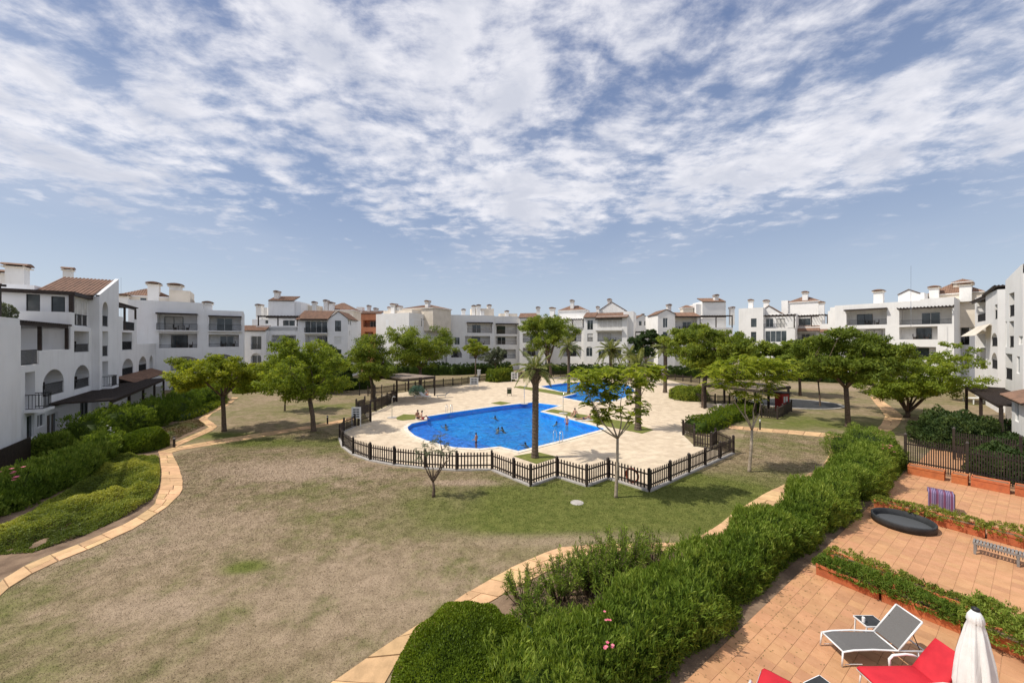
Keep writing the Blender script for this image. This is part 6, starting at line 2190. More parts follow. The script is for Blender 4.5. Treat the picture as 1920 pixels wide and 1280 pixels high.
cn.build('drink_can', M['white_metal'], None, smooth=False, label='pale drinks can on the dark side table', cat='can').location = (*P(1619, 1164, .48), .467)

# closed parasol
def parasol_closed():
    t = thing('parasol', 'closed white parasol standing upright beside the red lounger', 'parasol', (8.93, 7.12, 0.026))
    p = MB(); p.tube([(0, 0, .06), (0, 0, 2.32)], .022, 10)
    p.build('pole', M['white_metal'], t, smooth=True)
    b = MB(); b.lathe([(0, 0), (.24, 0), (.25, .04), (.08, .07), (.05, .28), (0, .28)], 20)
    b.build('base', M['concrete'], t, smooth=True)
    c = MB()
    n = 48
    prof = [(.52, .17), (.62, .30), (.80, .335), (1.1, .30), (1.4, .26), (1.7, .21), (1.95, .165), (2.06, .13), (2.1, .15), (2.2, .13), (2.28, .08), (2.31, .02)]
    vs = []
    for z, r in prof:
        for k in range(n):
            a = 2 * math.pi * k / n
            fo = 1 + .24 * math.cos(8 * a + z * 1.1) * min(1, (2.3 - z) * 1.2) + .07 * math.cos(16 * a - z * 2)
            fo *= .76
            vs.append((r * fo * math.cos(a), r * fo * math.sin(a), z + (.05 * math.cos(8 * a) if z < .6 else 0)))
    c.add(vs, [(i * n + k, i * n + (k + 1) % n, (i + 1) * n + (k + 1) % n, (i + 1) * n + k) for i in range(len(prof) - 1) for k in range(n)])
    c.build('canopy', M['whitecloth'], t, smooth=True)
    f = MB(); f.lathe([(.0, 2.3), (.055, 2.3), (.06, 2.335), (.03, 2.36), (0.0, 2.37)], 12)
    f.build('finial', M['iron'], t, smooth=True)
    s = MB(); s.lathe([(.175, 1.9), (.185, 1.92), (.185, 1.95), (.175, 1.97)], 24)
    return t
parasol_closed()

# planters between the terraces
def planter(label, s, t0, t1, wd=.42, H=.36, plant=None, group=None, seed=0, mat='terracotta'):
    c = ST(s, (t0 + t1) / 2)
    L = t0 - t1
    t = thing('planter', label, 'planter', (c[0], c[1], 0.026), A_ANG, group)
    m = MB()
    pr = [(-wd / 2 + .03, 0), (-wd / 2, H * .75), (-wd / 2 - .02, H * .78), (-wd / 2 - .02, H), (-wd / 2 + .03, H), (-wd / 2 + .05, H - .06)]
    pr = pr + [(-x, z) for x, z in pr[::-1]]
    n = len(pr)
    m.add([(x, -L / 2, z) for x, z in pr] + [(x, L / 2, z) for x, z in pr], [(i, (i + 1) % n, n + (i + 1) % n, n + i) for i in range(n)])
    for e in (-1, 1):
        y = e * L / 2
        m.box(-wd / 2 + .02, wd / 2 - .02, min(y, y - e * .03), max(y, y - e * .03), .003, H - .002)
    m.build('trough', M[mat], t)
    so_ = MB(); so_.box(-wd / 2 + .05, wd / 2 - .05, -L / 2 + .03, L / 2 - .03, .05, H - .05)
    so_.build('soil', M['soil'], t)
    return t

ORD = ['first', 'second', 'third', 'fourth', 'fifth', 'sixth']
def planter_row(s, tmax, n, L, side, where, H, plant_h, mat, dens, seed, lw, wd=.42):
    for k in range(n):
        t0 = tmax - k * (L + .06)
        planter('terracotta trough, %s from the hedge, row %s' % (ORD[k], where), s, t0, t0 - L, H=H, wd=wd, group='terracotta planter troughs')
        if plant_h:
            pts = [(*ST(s, t0 + .12),), (*ST(s, t0 - L / 2),), (*ST(s, t0 - L - .12),)]
            o = strip_hedge('plants in the %s trough from the hedge, row %s' % (ORD[k], where), pts, lw, plant_h, dens, .10, mat, seed + k, name='trough_plant', aspect=.22, lump=.34, cat='plant', core=False, up=.25, cap=.22, group='plants in the terracotta troughs')
            o.location.z = H - .12
planter_row(15.0, 4.15, 4, 1.45, 0, 'behind the grey lounger', .36, .54, 'leaf_oleander', 6500, 120, .33)
planter_row(15.85, 4.1, 4, 1.45, 0, 'second beyond the grey lounger', .42, .36, 'leaf_cover', 2000, 130, .24, wd=.34)
planter_row(22.95, 4.3, 4, 1.5, 0, 'behind the black round pool', .40, .38, 'leaf_cover', 2200, 140, .30)
for k, (t0, L, lab) in enumerate(((4.35, 1.35, 'large terracotta planter in the corner between hedge and picket fence'), (2.75, .55, 'small square terracotta planter beside the towel rack'), (2.1, 1.2, 'long terracotta planter in front of the picket fence, middle one'), (.75, 1.25, 'long terracotta planter in front of the picket fence, rightmost one'))):
    planter(lab, 30.6, t0, t0 - L, wd=.55, H=.5, group='terracotta planter troughs')

# black round padded pool
t = thing('round_pool', 'black round empty padded pool lying on the middle terrace', 'paddling pool', (*P(1693, 984), 0.026))
m = MB(); m.lathe([(.86, .01), (.94, .01), (.95, .25), (.94, .28), (.90, .285), (.88, .27), (.87, .05)], 40)
m.build('rim', M['blackmat'], t, smooth=True)
m = MB(); m.lathe([(0, .045), (.87, .045)], 40)
m.build('pool_floor', M['shutter'], t)
for me in (bpy.data.materials['shutter'],):
    me.node_tree.nodes['Principled BSDF'].inputs['Base Color'].default_value = (.075, .08, .085, 1)

# striped cloth over a drying rack
c = P(1763, 957)
t = thing('drying_rack', 'folding drying rack hidden under the striped cloth on the far terrace', 'drying rack', (*c, 0.026), -.8)
for sx in (-1, 1):
    m = MB()
    for sy in (-1, 1):
        m.tube([(sx * .36, sy * .3, 0), (sx * .36, -sy * .3, .98)], .014, 6)
    m.build('leg_frame', M['white_metal'], t)
m = MB()
for k in range(7):
    m.tube([(-.4, -.34 + k * .113, .98), (.4, -.34 + k * .113, .98)], .008, 6)
m.build('rail', M['white_metal'], t)
m = MB()
prof = [(-.42, .16), (-.41, .5), (-.39, .9), (-.36, 1.005), (0, 1.01), (.36, 1.005), (.39, .92), (.405, .75)]
nx = 15
vs = []
for th in (0, .008):
    for j, (y, z) in enumerate(prof):
        for i in range(nx):
            x = -.45 + .9 * i / (nx - 1)
            wv = .03 * math.sin(i * 1.7) * (1 if z < .95 else .1)
            vs.append((x, y + wv - (th if y < 0 else -th) * (1 if z < .95 else 0), z + th))
K = nx * len(prof)
fs = []
for o_ in (0, K):
    fs += [(o_ + j * nx + i, o_ + j * nx + i + 1, o_ + (j + 1) * nx + i + 1, o_ + (j + 1) * nx + i) for j in range(len(prof) - 1) for i in range(nx - 1)]
m.add(vs, fs)
cl = m.build('striped_cloth', M['stripes'], None, smooth=True, label='purple and white striped cloth hanging over the drying rack', cat='cloth')
cl.location = (*c, .03); cl.rotation_euler = (0, 0, -.8)
m = MB()
m.add([(.47 + .02 * math.sin(k), -.25 + .09 * k, z) for z in (.25, .98) for k in range(6)] + [(.485 + .02 * math.sin(k), -.25 + .09 * k, z) for z in (.25, .98) for k in range(6)],
      [(k, k + 1, k + 7, k + 6) for k in range(5)] + [(k + 12, k + 18, k + 19, k + 13) for k in range(5)] + [(6 + k, 7 + k, 19 + k, 18 + k) for k in range(5)])
tw = m.build('towel', M['leaf_olive'], None, label='olive towel hanging at the right end of the drying rack', cat='towel')
tw.location = (*c, .03); tw.rotation_euler = (0, 0, -.8)

for o_ in (t, cl, tw):
    o_.scale = (.84, .84, .84)

# slatted bench
bs = thing('slatted_bench', 'grey weathered slatted bench cut by the right frame edge', 'bench', (*ST(21.0, .45), 0.026), math.atan2(-BX.y, -BX.x))
for k in range(26):
    m = MB(); m.box(-.95 + k * .074, -.95 + k * .074 + .05, -.19, .19, .40, .425)
    m.build('slat', M['greywood'], bs)
m = MB()
for y in (-.17, .17):
    m.box(-.95, .97, y - .02, y + .02, .34, .398)
m.build('apron', M['greywood'], bs)
for x in (-.9, 0, .9):
    for y in (-.17, .17):
        m = MB(); m.box(x - .03, x + .03, y - .03, y + .03, 0, .337)
        m.build('leg', M['greywood'], bs)
m = MB()
for k in range(30):
    m.box(-.92 + k * .062, -.92 + k * .062 + .022, .172, .182, .14, .335)
m.build('side_slats', M['greywood'], bs, kind='stuff')

# ------------------------------------------------------------------ round the pool
def shade_pergola(label, corners, H, posts, roofmat, low=None):
    o = corners[0]
    t = thing('shade_pergola', label, 'pergola', (*o, 0))
    rel = [(c[0] - o[0], c[1] - o[1]) for c in corners]
    for p in posts:
        q = (p[0] - o[0], p[1] - o[1])
        m = MB(); m.box(q[0] - .09, q[0] + .09, q[1] - .09, q[1] + .09, 0, H - .25)
        m.build('post', M['darkwood'], t)
    b = MB()
    for i in range(4):
        a, c = rel[i], rel[(i + 1) % 4]
        b.bar((*a, H - .13), (*c, H - .13), .12, .24)
    b.build('beam', M['darkwood'], t)
    n = 40
    A0, A1, A2, A3 = (Vector(r_) for r_ in rel)
    for k in range(n):
        f = (k + .5) / n
        p, q = A0.lerp(A1, f), A3.lerp(A2, f)
        m = MB()
        m.bar((p.x, p.y, H + .05), (q.x, q.y, H + .05), (A1 - A0).length / n * .93, .06)
        m.build('slat', M[roofmat], t)
    return t

mat('roofslat', (0.21, 0.165, 0.13), (0.30, 0.24, 0.19), 0.85, 4, 0.2, 0.3, 40, rnd=.12)
k_ = 3.05
LP = [P(697, 704, k_), P(757, 711, k_), P(816, 706, k_), P(757, 700.5, k_)]
shade_pergola('dark timber shade pergola with slatted roof at the left of the deck', LP, k_, [P(702, 770), P(744, 753), P(815, 742), P(790, 735), P(766, 733)], 'roofslat')
RP = [P(1318, 720.5, 2.75), P(1425, 731, 2.75), P(1482, 724, 2.75), P(1378, 715, 2.75)]
shade_pergola('dark timber shade pergola with slatted roof at the right of the deck', RP, 2.75, [P(1321, 766), P(1358, 756), P(1381, 752), P(1416, 779), P(1478, 769), P(1441, 766)], 'roofslat')

# red kiosk
c = P(1472, 772)
t = thing('kiosk', 'small red kiosk with white door panel at the corner of the right pergola', 'kiosk', (*c, 0), .2)
m = MB(); m.box(-.45, .45, -.05, .8, 0, 1.95); m.build('wall', M['red_paint'], t)
m = MB(); m.box(-.25, .25, -.075, -.052, 1.0, 1.65); m.build('panel', M['white_plastic'], t)
m = MB(); m.box(-.6, .6, -.2, .95, 1.95, 2.05); m.build('roof', M['darkwood'], t)
m = MB(); m.box(-.03, .03, -.085, -.078, 1.0, 1.65); m.build('panel_bar', M['red_paint'], t)

# low round bed edged with stone on the right lawn
m = MB()
bc = P(1492, 757)
m.lathe([(0, .02), (3.6, .02), (3.6, .10), (3.85, .10), (3.85, -.02)], 40, sx=1.25)
ob = m.build('round_bed_edge', M['concrete'], None, label='pale stone rim of a round dark bed behind the right pergola', cat='kerb')
ob.location = (*bc, 0)
m = MB(); m.lathe([(0.01, .10), (3.58, .06)], 40, sx=1.25)
m.build('bed_cover', M['blackmat'], ob)

# white info boards, bin, showers, ladders, bollards, lamp posts
def board(label, px, py, w_, h_, z=.6):
    t = thing('notice_board', label, 'notice board', (*P(px, py), 0), 0, 'white notice boards round the deck')
    m = MB()
    for s_ in (-1, 1):
        m.box(s_ * w_ / 2 - .03, s_ * w_ / 2 + .03, -.03, .03, 0, z + h_)
    m.build('post', M['white_metal'], t)
    m = MB(); m.box(-w_ / 2 + .03, w_ / 2 - .03, -.025, .025, z, z + h_); m.build('panel', M['white_plastic'], t)
    g = MB()
    for k in range(4):
        for j in range(2):
            x0_ = -w_ * .36 + j * w_ * .38
            z0_ = z + h_ * (.12 + .2 * k)
            g.box(x0_, x0_ + w_ * .32, -.032, -.027, z0_, z0_ + h_ * .11)
    g.build('print', M['shutter'], t)
board('white notice board on the fence beside the left gate', 668, 800, .75, 1.0, .75)
board('larger white notice board at the far left corner of the deck', 889, 727, 1.3, 1.2, .5)
board('white notice board at the back edge near the domed hedge', 965, 717, 1.2, 1.3, .6)
for k, (px, py, lab) in enumerate(((898, 712, 'white painted gate post left of the domed hedge'), (1000, 703, 'white painted gate post right of the domed hedge'))):
    m = MB(); m.box(-.3, .3, -.2, .2, 0, 1.9); m.box(-.36, .36, -.26, .26, 1.903, 2.0)
    m.build('gate_post', M['plaster'], None, label=lab, cat='post').location = (*P(px, py), 0)

t = thing('litter_bin', 'dark olive litter bin on a post in the middle of the deck', 'litter bin', (*P(955, 742), 0))
m = MB(); m.box(-.26, .26, -.2, .2, .3, .95); m.build('bin_body', M['leaf_olive'], t, bevel=.03)
m = MB(); m.box(-.3, .3, -.24, .24, 1.05, 1.1); m.build('lid', M['iron'], t)
m = MB()
for s_ in (-1, 1):
    m.box(s_ * .29 - .025, s_ * .29 + .025, -.03, .03, 0, 1.05)
m.build('post', M['iron'], t)
for me in ('leaf_olive',):
    pass

def shower(label, px, py, H):
    t = thing('pool_shower', label, 'shower', (*P(px, py), 0), 0, 'pool showers on the deck')
    m = MB(); m.tube([(0, 0, 0), (0, 0, H - .2), (.05, 0, H - .05), (.25, 0, H), (.32, 0, H - .08)], .03, 8)
    m.build('pipe', M['steel'], t, smooth=True)
    m = MB(); m.lathe([(0, 0), (.45, 0), (.47, .05), (0, .05)], 16); m.build('tray', M['concrete'], t)
shower('thin steel pool shower beside the left grass patch', 735, 783, 2.1)
shower('thin steel pool shower near the middle of the deck', 983, 757, 2.2)
shower('thin steel pool shower between the two pools', 1056, 775, 2.1)

def ladder(label, px, py, rz):
    t = thing('pool_ladder', label, 'pool ladder', (*P(px, py), 0.03), rz, 'steel ladders into the main pool')
    for s_ in (-1, 1):
        m = MB(); m.tube([(s_ * .26, -.45, 0), (s_ * .26, -.45, .55), (s_ * .26, -.38, .78), (s_ * .26, -.2, .85), (s_ * .26, .0, .78), (s_ * .26, .12, .5), (s_ * .26, .14, -1.0)], .022, 8)
        m.build('handrail', M['steel'], t, smooth=True)
    m = MB()
    for z in (-.3, -.55, -.8):
        m.box(-.26, .26, .1, .18, z, z + .03)
    m.build('step', M['steel'], t)
ladder('steel ladder on the far long edge of the main pool', 841, 774.5, math.radians(172))
ladder('steel ladder on the near right edge of the main pool', 1048, 828, math.radians(-32))

def bollard(label, px, py, H=.75, mat_='fencewood', r=.07, top='iron'):
    t = thing('bollard_light', label, 'bollard light', (*P(px, py), 0), 0, 'bollard lights along the paths')
    m = MB(); m.lathe([(0, 0), (r, 0), (r, H * .72), (r * 1.15, H * .74), (r * 1.15, H * .78), (0, H * .78)], 12); m.build('post', M[mat_], t, smooth=False)
    m = MB(); m.lathe([(r * .8, H * .78), (r * .8, H * .92)], 12); m.build('lens', M['curtain'], t)
    m = MB(); m.lathe([(r * 1.2, H * .92), (r * 1.2, H * .97), (0, H)], 12); m.build('cap', M[top], t)
bollard('brown bollard light at the left path junction', 326.5, 839, .8)
bollard('brown bollard light beside the lawn path left of the pool gate', 614, 795, .8)
bollard('dark bollard light with white cap beside the right lawn path', 1425, 806, .9, 'iron', .06, 'white_metal')
m = MB(); m.box(-.16, .16, -.16, .16, 0, 1.0); m.box(-.18, .18, -.18, .18, 1.003, 1.06)
m.build('water_post', M['concrete'], None, label='grey square post at the deck edge left of the box hedge', cat='post').location = (*P(1349, 777), 0)
t = thing('sign_post', 'small white sign on a dark post before the right pergola', 'sign', (*P(1381, 763), 0))
m = MB(); m.box(-.05, .05, -.05, .05, 0, 1.05); m.build('post', M['iron'], t)
m = MB(); m.box(-.28, .28, -.08, -.055, .95, 1.25); m.build('panel', M['white_plastic'], t)

def lamp_post(label, px, py, H):
    t = thing('lamp_post', label, 'lamp post', (*P(px, py), 0), 0, 'lamp posts on the lawns')
    m = MB(); m.tube([(0, 0, 0), (0, 0, .3), (0, 0, .32), (0, 0, H)], [.08, .08, .05, .04], 8); m.build('pole', M['iron'], t)
    m = MB(); m.lathe([(.05, H), (.16, H + .05), (.2, H + .3), (.24, H + .32), (.05, H + .5), (0, H + .52)], 12); m.build('lantern', M['iron'], t)
lamp_post('slim black lamp post on the lawn left of the shade pergola', 674, 741, 3.1)
lamp_post('slim black lamp post beside the back of the left lawn', 560, 752, 3.0)

m = MB(); m.lathe([(0, .028), (.2, .028), (.21, .02), (.27, .018), (.29, -.01)], 24, sx=1.1)
m.build('manhole_cover', M['concrete'], None, label='pale round manhole cover set in the green lawn', cat='manhole cover').location = (*P(1082, 942), 0)
m = MB()
for j in range(24):
    pass
Rr, rt = .34, .055
vs, fs = [], []
for i in range(24):
    a = 2 * math.pi * i / 24
    for j in range(8):
        b = 2 * math.pi * j / 8
        vs.append(((Rr + rt * math.cos(b)) * math.cos(a), rt * math.sin(b), (Rr + rt * math.cos(b)) * math.sin(a)))
        fs.append((i * 8 + j, ((i + 1) % 24) * 8 + j, ((i + 1) % 24) * 8 + (j + 1) % 8, i * 8 + (j + 1) % 8))
m.add(vs, fs)
lb = m.build('life_ring', M['orange_ring'], None, smooth=True, label='faded red life ring leaning inside the near pool fence', cat='life ring')
pa, pb = Vector(FENCE[1]), Vector(FENCE[2])
q = pa.lerp(pb, .42); nn = Vector((-(pa - pb).y, (pa - pb).x)).normalized()
if nn.y < 0: nn = -nn
lb.location = (q.x + nn.x * .12, q.y + nn.y * .12, .52); lb.rotation_euler = (0, 0, math.atan2((pa - pb).y, (pa - pb).x))

# open white parasol and table in the far garden
c = ST(46, 3.4)
t = thing('open_parasol', 'open white garden parasol in the far right garden', 'parasol', (*P(1806, 752), 0))
m = MB(); m.tube([(0, 0, 0), (0, 0, 2.6)], .03, 8); m.build('pole', M['white_metal'], t)
m = MB(); m.lathe([(2.0, 2.1), (1.95, 2.15), (1.1, 2.45), (.2, 2.75), (.0, 2.78)], 8); m.build('canopy', M['whitecloth'], t)
t = thing('garden_table', 'white topped table under the far garden pergola', 'table', (*P(1835, 757), 0))
m = MB(); m.box(-1.2, 1.2, -.45, .45, .7, .75); m.build('table_top', M['white_plastic'], t)
for sx in (-1, 1):
    for sy in (-1, 1):
        m = MB(); m.box(sx * 1.05 - .04, sx * 1.05 + .04, sy * .36 - .04, sy * .36 + .04, 0, .7); m.build('leg', M['white_metal'], t)
wl = thing('garden_wall', 'low white garden wall with dark louvred screen at the right edge', 'wall', (*ST(38.5, -.2), 0), math.atan2(BX.y, BX.x))
m = MB(); m.box(-1.6, 1.3, -.12, .12, 0, .75); m.box(-1.65, 1.35, -.16, .16, .753, .82); m.build('wall', M['plaster'], wl)
m = MB()
for k in range(10):
    m.box(-1.6, -.2, -.2, -.13, .1 + k * .17, .22 + k * .17)
m.build('louvres', M['iron'], wl, kind='stuff')

# loungers under the left pergola
def pool_chair(label, px, py, rz, mt):
    t = thing('deck_lounger', label, 'sun lounger', (*P(px, py), .03), rz, 'loungers under the left pergola')
    m = MB(); cushion(m, [(0, .3), (.6, .3), (1.2, .32), (1.75, .72)], .58, .05); m.build('seat', M[mt], t, smooth=True)
    for x in (.15, 1.2):
        for s_ in (-1, 1):
            l = MB(); l.box(x - .02, x + .02, s_ * .27 - .02, s_ * .27 + .02, 0, .3); l.build('leg', M['white_metal'], t)
pool_chair('pale lounger in the shade of the left pergola, left one', 776, 747, .5, 'curtain')
pool_chair('pale lounger under the right post of the left pergola', 806, 748, 2.6, 'whitecloth')
pool_chair('grey lounger beyond the right post of the left pergola', 818, 746, .3, 'greysling')

# ------------------------------------------------------------------ people
def skin_mesh(joints, bones, radii, sub=1):
    me = bpy.data.meshes.new('body')
    names = list(joints)
    me.from_pydata([joints[k] for k in names], [(names.index(a), names.index(b)) for a, b in bones], [])
    o = bpy.data.objects.new('tmp_body', me)
    COL.objects.link(o)
    sk = o.modifiers.new('s', 'SKIN')
    sk.use_smooth_shade = True
    sd = o.modifiers.new('d', 'SUBSURF'); sd.levels = sub; sd.render_levels = sub
    for i, k in enumerate(names):
        v = me.skin_vertices[0].data[i]
        v.radius = radii[k] if isinstance(radii[k], tuple) else (radii[k], radii[k])
        v.use_root = (k == 'pelvis')
    dg = bpy.context.evaluated_depsgraph_get()
    ev = o.evaluated_get(dg)
    out = bpy.data.meshes.new_from_object(ev)
    bpy.data.objects.remove(o)
    return out


def person(label, loc, rz, pose, skin='skin', suit='navycloth', hair='hair_dark', H=1.72, longhair=False):
    if pose == 'swim':
        H = 1.55
    J = {}
    k = H / 1.72
    up = Vector((0, 0, 1))
    def S(n, x, y, z):
        J[n] = Vector((x, y, z)) * k
    if pose in ('stand', 'wade'):
        S('pelvis', 0, 0, .92); S('waist', 0, .01, 1.07); S('chest', 0, 0, 1.27); S('neckb', 0, 0, 1.44); S('neck', 0, .01, 1.50); S('head', 0, .02, 1.60); S('top', 0, .02, 1.70); S('nose', 0, .095, 1.59)
        for s_, n in ((-1, 'l'), (1, 'r')):
            S('hip' + n, s_ * .09, 0, .88); S('knee' + n, s_ * .10, .03, .48); S('ank' + n, s_ * .10, -.02, .08); S('toe' + n, s_ * .12, .16, .03)
            S('sh' + n, s_ * .18, 0, 1.40); S('el' + n, s_ * .26, -.02, 1.13)
            S('wr' + n, s_ * .22, .18 if pose == 'wade' else .05, 1.03 if pose == 'wade' else .88)
            w_ = J['wr' + n] / k
            d = Vector((-s_ * .1, .8, .1)) if pose == 'wade' else Vector((0, .15, -1))
            d.normalize()
            for q, (a, b) in enumerate(((-.03, .075), (-.01, .09), (.012, .085), (.03, .07))):
                S('f%d%s' % (q, n), *(w_ + d * .09 + Vector((a * .9, 0, a * .5)))); S('g%d%s' % (q, n), *(w_ + d * (.09 + b) + Vector((a * 1.1, .01, a * .6))))
            S('th' + n, *(w_ + d * .07 + Vector((-s_ * .05, .02, .03))))
    elif pose == 'swim':
        S('pelvis', 0, -.26, -.36); S('waist', 0, -.19, -.29); S('chest', 0, -.08, -.18); S('neckb', 0, .0, -.06); S('neck', 0, .02, -.0); S('head', 0, .05, .09); S('top', 0, .05, .19); S('nose', 0, .125, .08)
        for s_, n in ((-1, 'l'), (1, 'r')):
            S('hip' + n, s_ * .09, -.29, -.38); S('knee' + n, s_ * .15, -.55, -.48 - .03 * s_); S('ank' + n, s_ * .12, -.92, -.43); S('toe' + n, s_ * .13, -1.08, -.44)
            S('sh' + n, s_ * .18, -.0, -.10); S('el' + n, s_ * .36, .14, -.12); S('wr' + n, s_ * .34, .40, -.04)
            w_ = J['wr' + n] / k
            d = Vector((-s_ * .3, .9, 0)).normalized()
            for q, (a, b) in enumerate(((-.03, .075), (-.01, .09), (.012, .085), (.03, .07))):
                S('f%d%s' % (q, n), *(w_ + d * .09 + Vector((a, 0, 0)))); S('g%d%s' % (q, n), *(w_ + d * (.09 + b) + Vector((a * 1.2, 0, -.01))))
            S('th' + n, *(w_ + d * .06 + Vector((-s_ * .06, 0, 0))))
    elif pose == 'sit':
        S('pelvis', 0, 0, .12); S('waist', 0, -.03, .26); S('chest', 0, -.05, .46); S('neckb', 0, -.03, .62); S('neck', 0, -.01, .68); S('head', 0, .01, .78); S('top', 0, .01, .88); S('nose', 0, .09, .77)
        for s_, n in ((-1, 'l'), (1, 'r')):
            S('hip' + n, s_ * .09, .04, .12); S('knee' + n, s_ * .14, .42, .42 if s_ > 0 else .3); S('ank' + n, s_ * .12, .62 if s_ < 0 else .5, .09); S('toe' + n, s_ * .14, .8 if s_ < 0 else .68, .04)
            S('sh' + n, s_ * .18, -.03, .58); S('el' + n, s_ * .26, -.08, .32); S('wr' + n, s_ * .27, .16 if s_ > 0 else -.22, .34 if s_ > 0 else .07)
            w_ = J['wr' + n] / k
            d = Vector((0, .9, .2)).normalized() if s_ > 0 else Vector((s_ * .3, -.8, -.1)).normalized()
            for q, (a, b) in enumerate(((-.03, .075), (-.01, .09), (.012, .085), (.03, .07))):
                S('f%d%s' % (q, n), *(w_ + d * .085 + Vector((a, 0, 0)))); S('g%d%s' % (q, n), *(w_ + d * (.085 + b) + Vector((a * 1.2, 0, -.015))))
            S('th' + n, *(w_ + d * .06 + Vector((-s_ * .06, 0, 0))))
    else:   # lying on the front, propped on the elbows
        S('pelvis', 0, 0, .13); S('waist', 0, .15, .15); S('chest', 0, .34, .22); S('neckb', 0, .5, .32); S('neck', 0, .55, .37); S('head', 0, .59, .46); S('top', 0, .58, .56); S('nose', 0, .67, .45)
        for s_, n in ((-1, 'l'), (1, 'r')):
            S('hip' + n, s_ * .09, -.05, .12); S('knee' + n, s_ * .11, -.45, .08); S('ank' + n, s_ * .12, -.83, .07); S('toe' + n, s_ * .12, -.98, .04)
            S('sh' + n, s_ * .18, .46, .28); S('el' + n, s_ * .24, .52, .05); S('wr' + n, s_ * .1, .74, .05)
            w_ = J['wr' + n] / k
            d = Vector((-s_ * .4, .8, 0)).normalized()
            for q, (a, b) in enumerate(((-.03, .075), (-.01, .09), (.012, .085), (.03, .07))):
                S('f%d%s' % (q, n), *(w_ + d * .085 + Vector((a, 0, 0)))); S('g%d%s' % (q, n), *(w_ + d * (.085 + b) + Vector((a * 1.2, 0, -.01))))
            S('th' + n, *(w_ + d * .06 + Vector((-s_ * .05, 0, 0))))
    bones = [('pelvis', 'waist'), ('waist', 'chest'), ('chest', 'neckb'), ('neckb', 'neck'), ('neck', 'head'), ('head', 'top'), ('head', 'nose')]
    rad = dict(pelvis=(.14, .105), waist=(.125, .09), chest=(.15, .10), neckb=(.075, .06), neck=.052, head=(.078, .092), top=(.055, .065), nose=.016)
    for n in 'lr':
        bones += [('pelvis', 'hip' + n), ('hip' + n, 'knee' + n), ('knee' + n, 'ank' + n), ('ank' + n, 'toe' + n), ('neckb', 'sh' + n), ('sh' + n, 'el' + n), ('el' + n, 'wr' + n)]
        rad.update({'hip' + n: .088, 'knee' + n: .054, 'ank' + n: .036, 'toe' + n: .028, 'sh' + n: .055, 'el' + n: .038, 'wr' + n: .026})
        for q in range(4):
            bones += [('wr' + n, 'f%d%s' % (q, n)), ('f%d%s' % (q, n), 'g%d%s' % (q, n))]
            rad['f%d%s' % (q, n)] = .011; rad['g%d%s' % (q, n)] = .008
        bones.append(('wr' + n, 'th' + n)); rad['th' + n] = .011
    rad = {a: (tuple(x * k for x in b) if isinstance(b, tuple) else b * k) for a, b in rad.items()}
    me = skin_mesh(J, bones, rad)
    root = thing('person', label, 'person', loc, rz)
    link('body', me, M[skin], root)
    sj = {'pelvis': J['pelvis'], 'w2': J['pelvis'].lerp(J['waist'], .55)}
    sb = [('pelvis', 'w2')]; sr = {'pelvis': (.152 * k, .115 * k), 'w2': (.142 * k, .106 * k)}
    for n in 'lr':
        sj['hip' + n] = J['hip' + n]; sj['th' + n] = J['hip' + n].lerp(J['knee' + n], .5)
        sb += [('pelvis', 'hip' + n), ('hip' + n, 'th' + n)]
        sr['hip' + n] = .098 * k; sr['th' + n] = .084 * k
    link('swimsuit', skin_mesh(sj, sb, sr), M[suit], root)
    hd, nk, ns = J['head'], J['neck'], J['nose']
    upv = (J['top'] - hd).normalized(); fw = (ns - hd).normalized(); sd = upv.cross(fw).normalized()
    hm = MB()
    for i in range(6):
        for j in range(12):
            a, e = 2 * math.pi * j / 12, math.pi / 2 * (i / 5) * 1.12
            back = max(0, -math.cos(a))
            p = hd + upv * (.022 * k) + (fw * math.cos(a) * .1 + sd * math.sin(a) * .088) * k * math.sin(e) + upv * (math.cos(e) * .105 - (.07 if longhair else .03) * back * math.sin(e)) * k
            hm.v.append(tuple(p))
    hm.f = [(i * 12 + j, i * 12 + (j + 1) % 12, (i + 1) * 12 + (j + 1) % 12, (i + 1) * 12 + j) for i in range(5) for j in range(12)]
    hm.build('hair', M[hair], root, smooth=True)
    ey = MB()
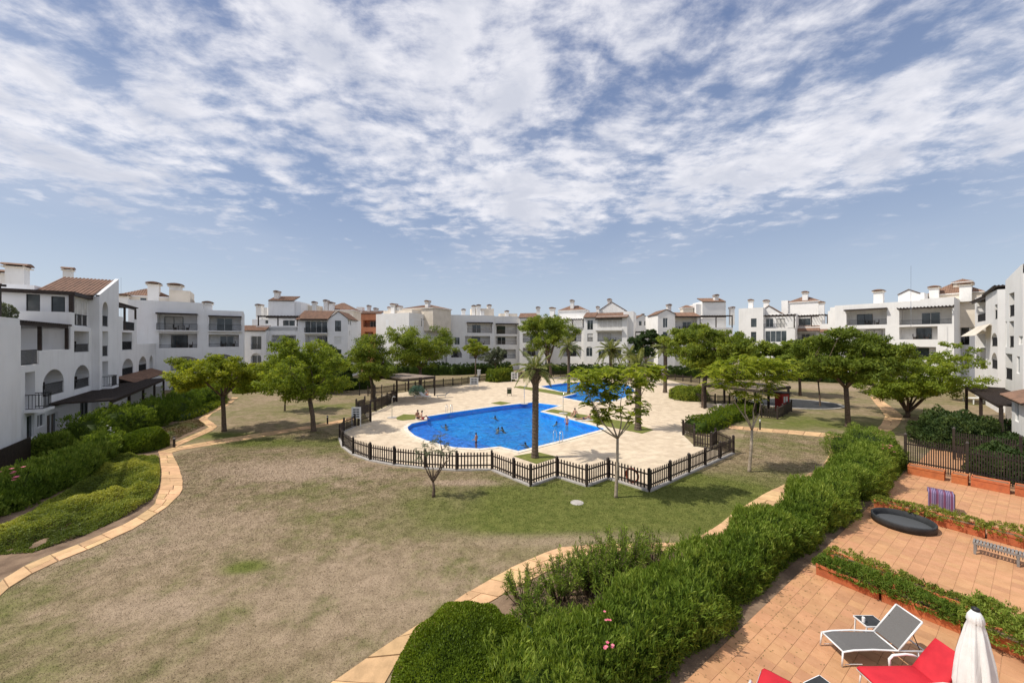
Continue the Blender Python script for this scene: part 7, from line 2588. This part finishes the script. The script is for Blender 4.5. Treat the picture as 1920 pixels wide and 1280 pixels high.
    for s_ in (-1, 1):
        c = hd + fw * .088 * k + sd * s_ * .032 * k + upv * .012 * k
        ey.lathe([(0, -.009), (.008, -.004), (.009, 0), (.008, .004), (0, .009)], 6, org=c)
    ey.build('eyes', M['hair_dark'], root)
    return root

WL = -.09
WS = -.17
def PW(px, py):
    return P(px, py, WL)
person('person wading at the near shallow edge in dark shorts', (*PW(893, 838), -.3), 1.2, 'wade', 'skin_tan', 'navycloth', H=1.25)
person('swimmer with dark hair at the left of the main pool', (*PW(836, 797), WS), .6, 'swim', 'skin_tan')
person('swimmer in mid water near the far edge of the main pool', (*PW(929, 781), WS), 2.2, 'swim', 'skin')
person('swimmer at the centre of the main pool, left of a pair', (*PW(934, 803), WS), -.5, 'swim', 'skin', longhair=True)
person('swimmer at the centre of the main pool, right of a pair', (*PW(942, 802), WS), 1.0, 'swim', 'skin_tan')
person('swimmer near the dark palm trunk at the front of the pool', (*PW(986, 831), WS), 1.9, 'swim', 'skin', 'redswim', longhair=True)
person('swimmer by the right corner of the main pool, farther one', (*PW(1043, 791), WS), -2.0, 'swim', 'skin')
person('person standing in the water at the right side of the main pool', (*PW(1063, 799), -.49), 2.6, 'wade', 'skin', 'redswim', H=1.35)
person('person sitting on the grass strip at the right side of the pool', (*P(1078, 782), .04), 2.4, 'sit', 'skin', 'greenswim')
person('person lying on the grass strip beside the seated person', (*P(1096, 787), .04), -1.35, 'lie', 'skin_tan', 'navycloth')
person('person sitting on the pool edge at its left corner, dark haired left one', (*P(783, 786), .04), -2.2, 'sit', 'skin_tan', 'navycloth')
person('person sitting on the pool edge at its left corner, right one', (*P(791, 787.5), .04), -1.2, 'sit', 'skin', 'redswim', longhair=True)
person('person sitting in the shade beside the right post of the left pergola', (*P(800, 742), .03), -2.8, 'sit', 'skin', 'redswim')
m = MB(); m.box(-.5, .5, -.9, .9, 0, .03)
tw = m.build('beach_towel', M['curtain'], None, label='pale beach towel on the grass strip under the lying person', cat='towel')
tw.location = (*P(1094, 787), .035); tw.rotation_euler = (0, 0, -1.35)
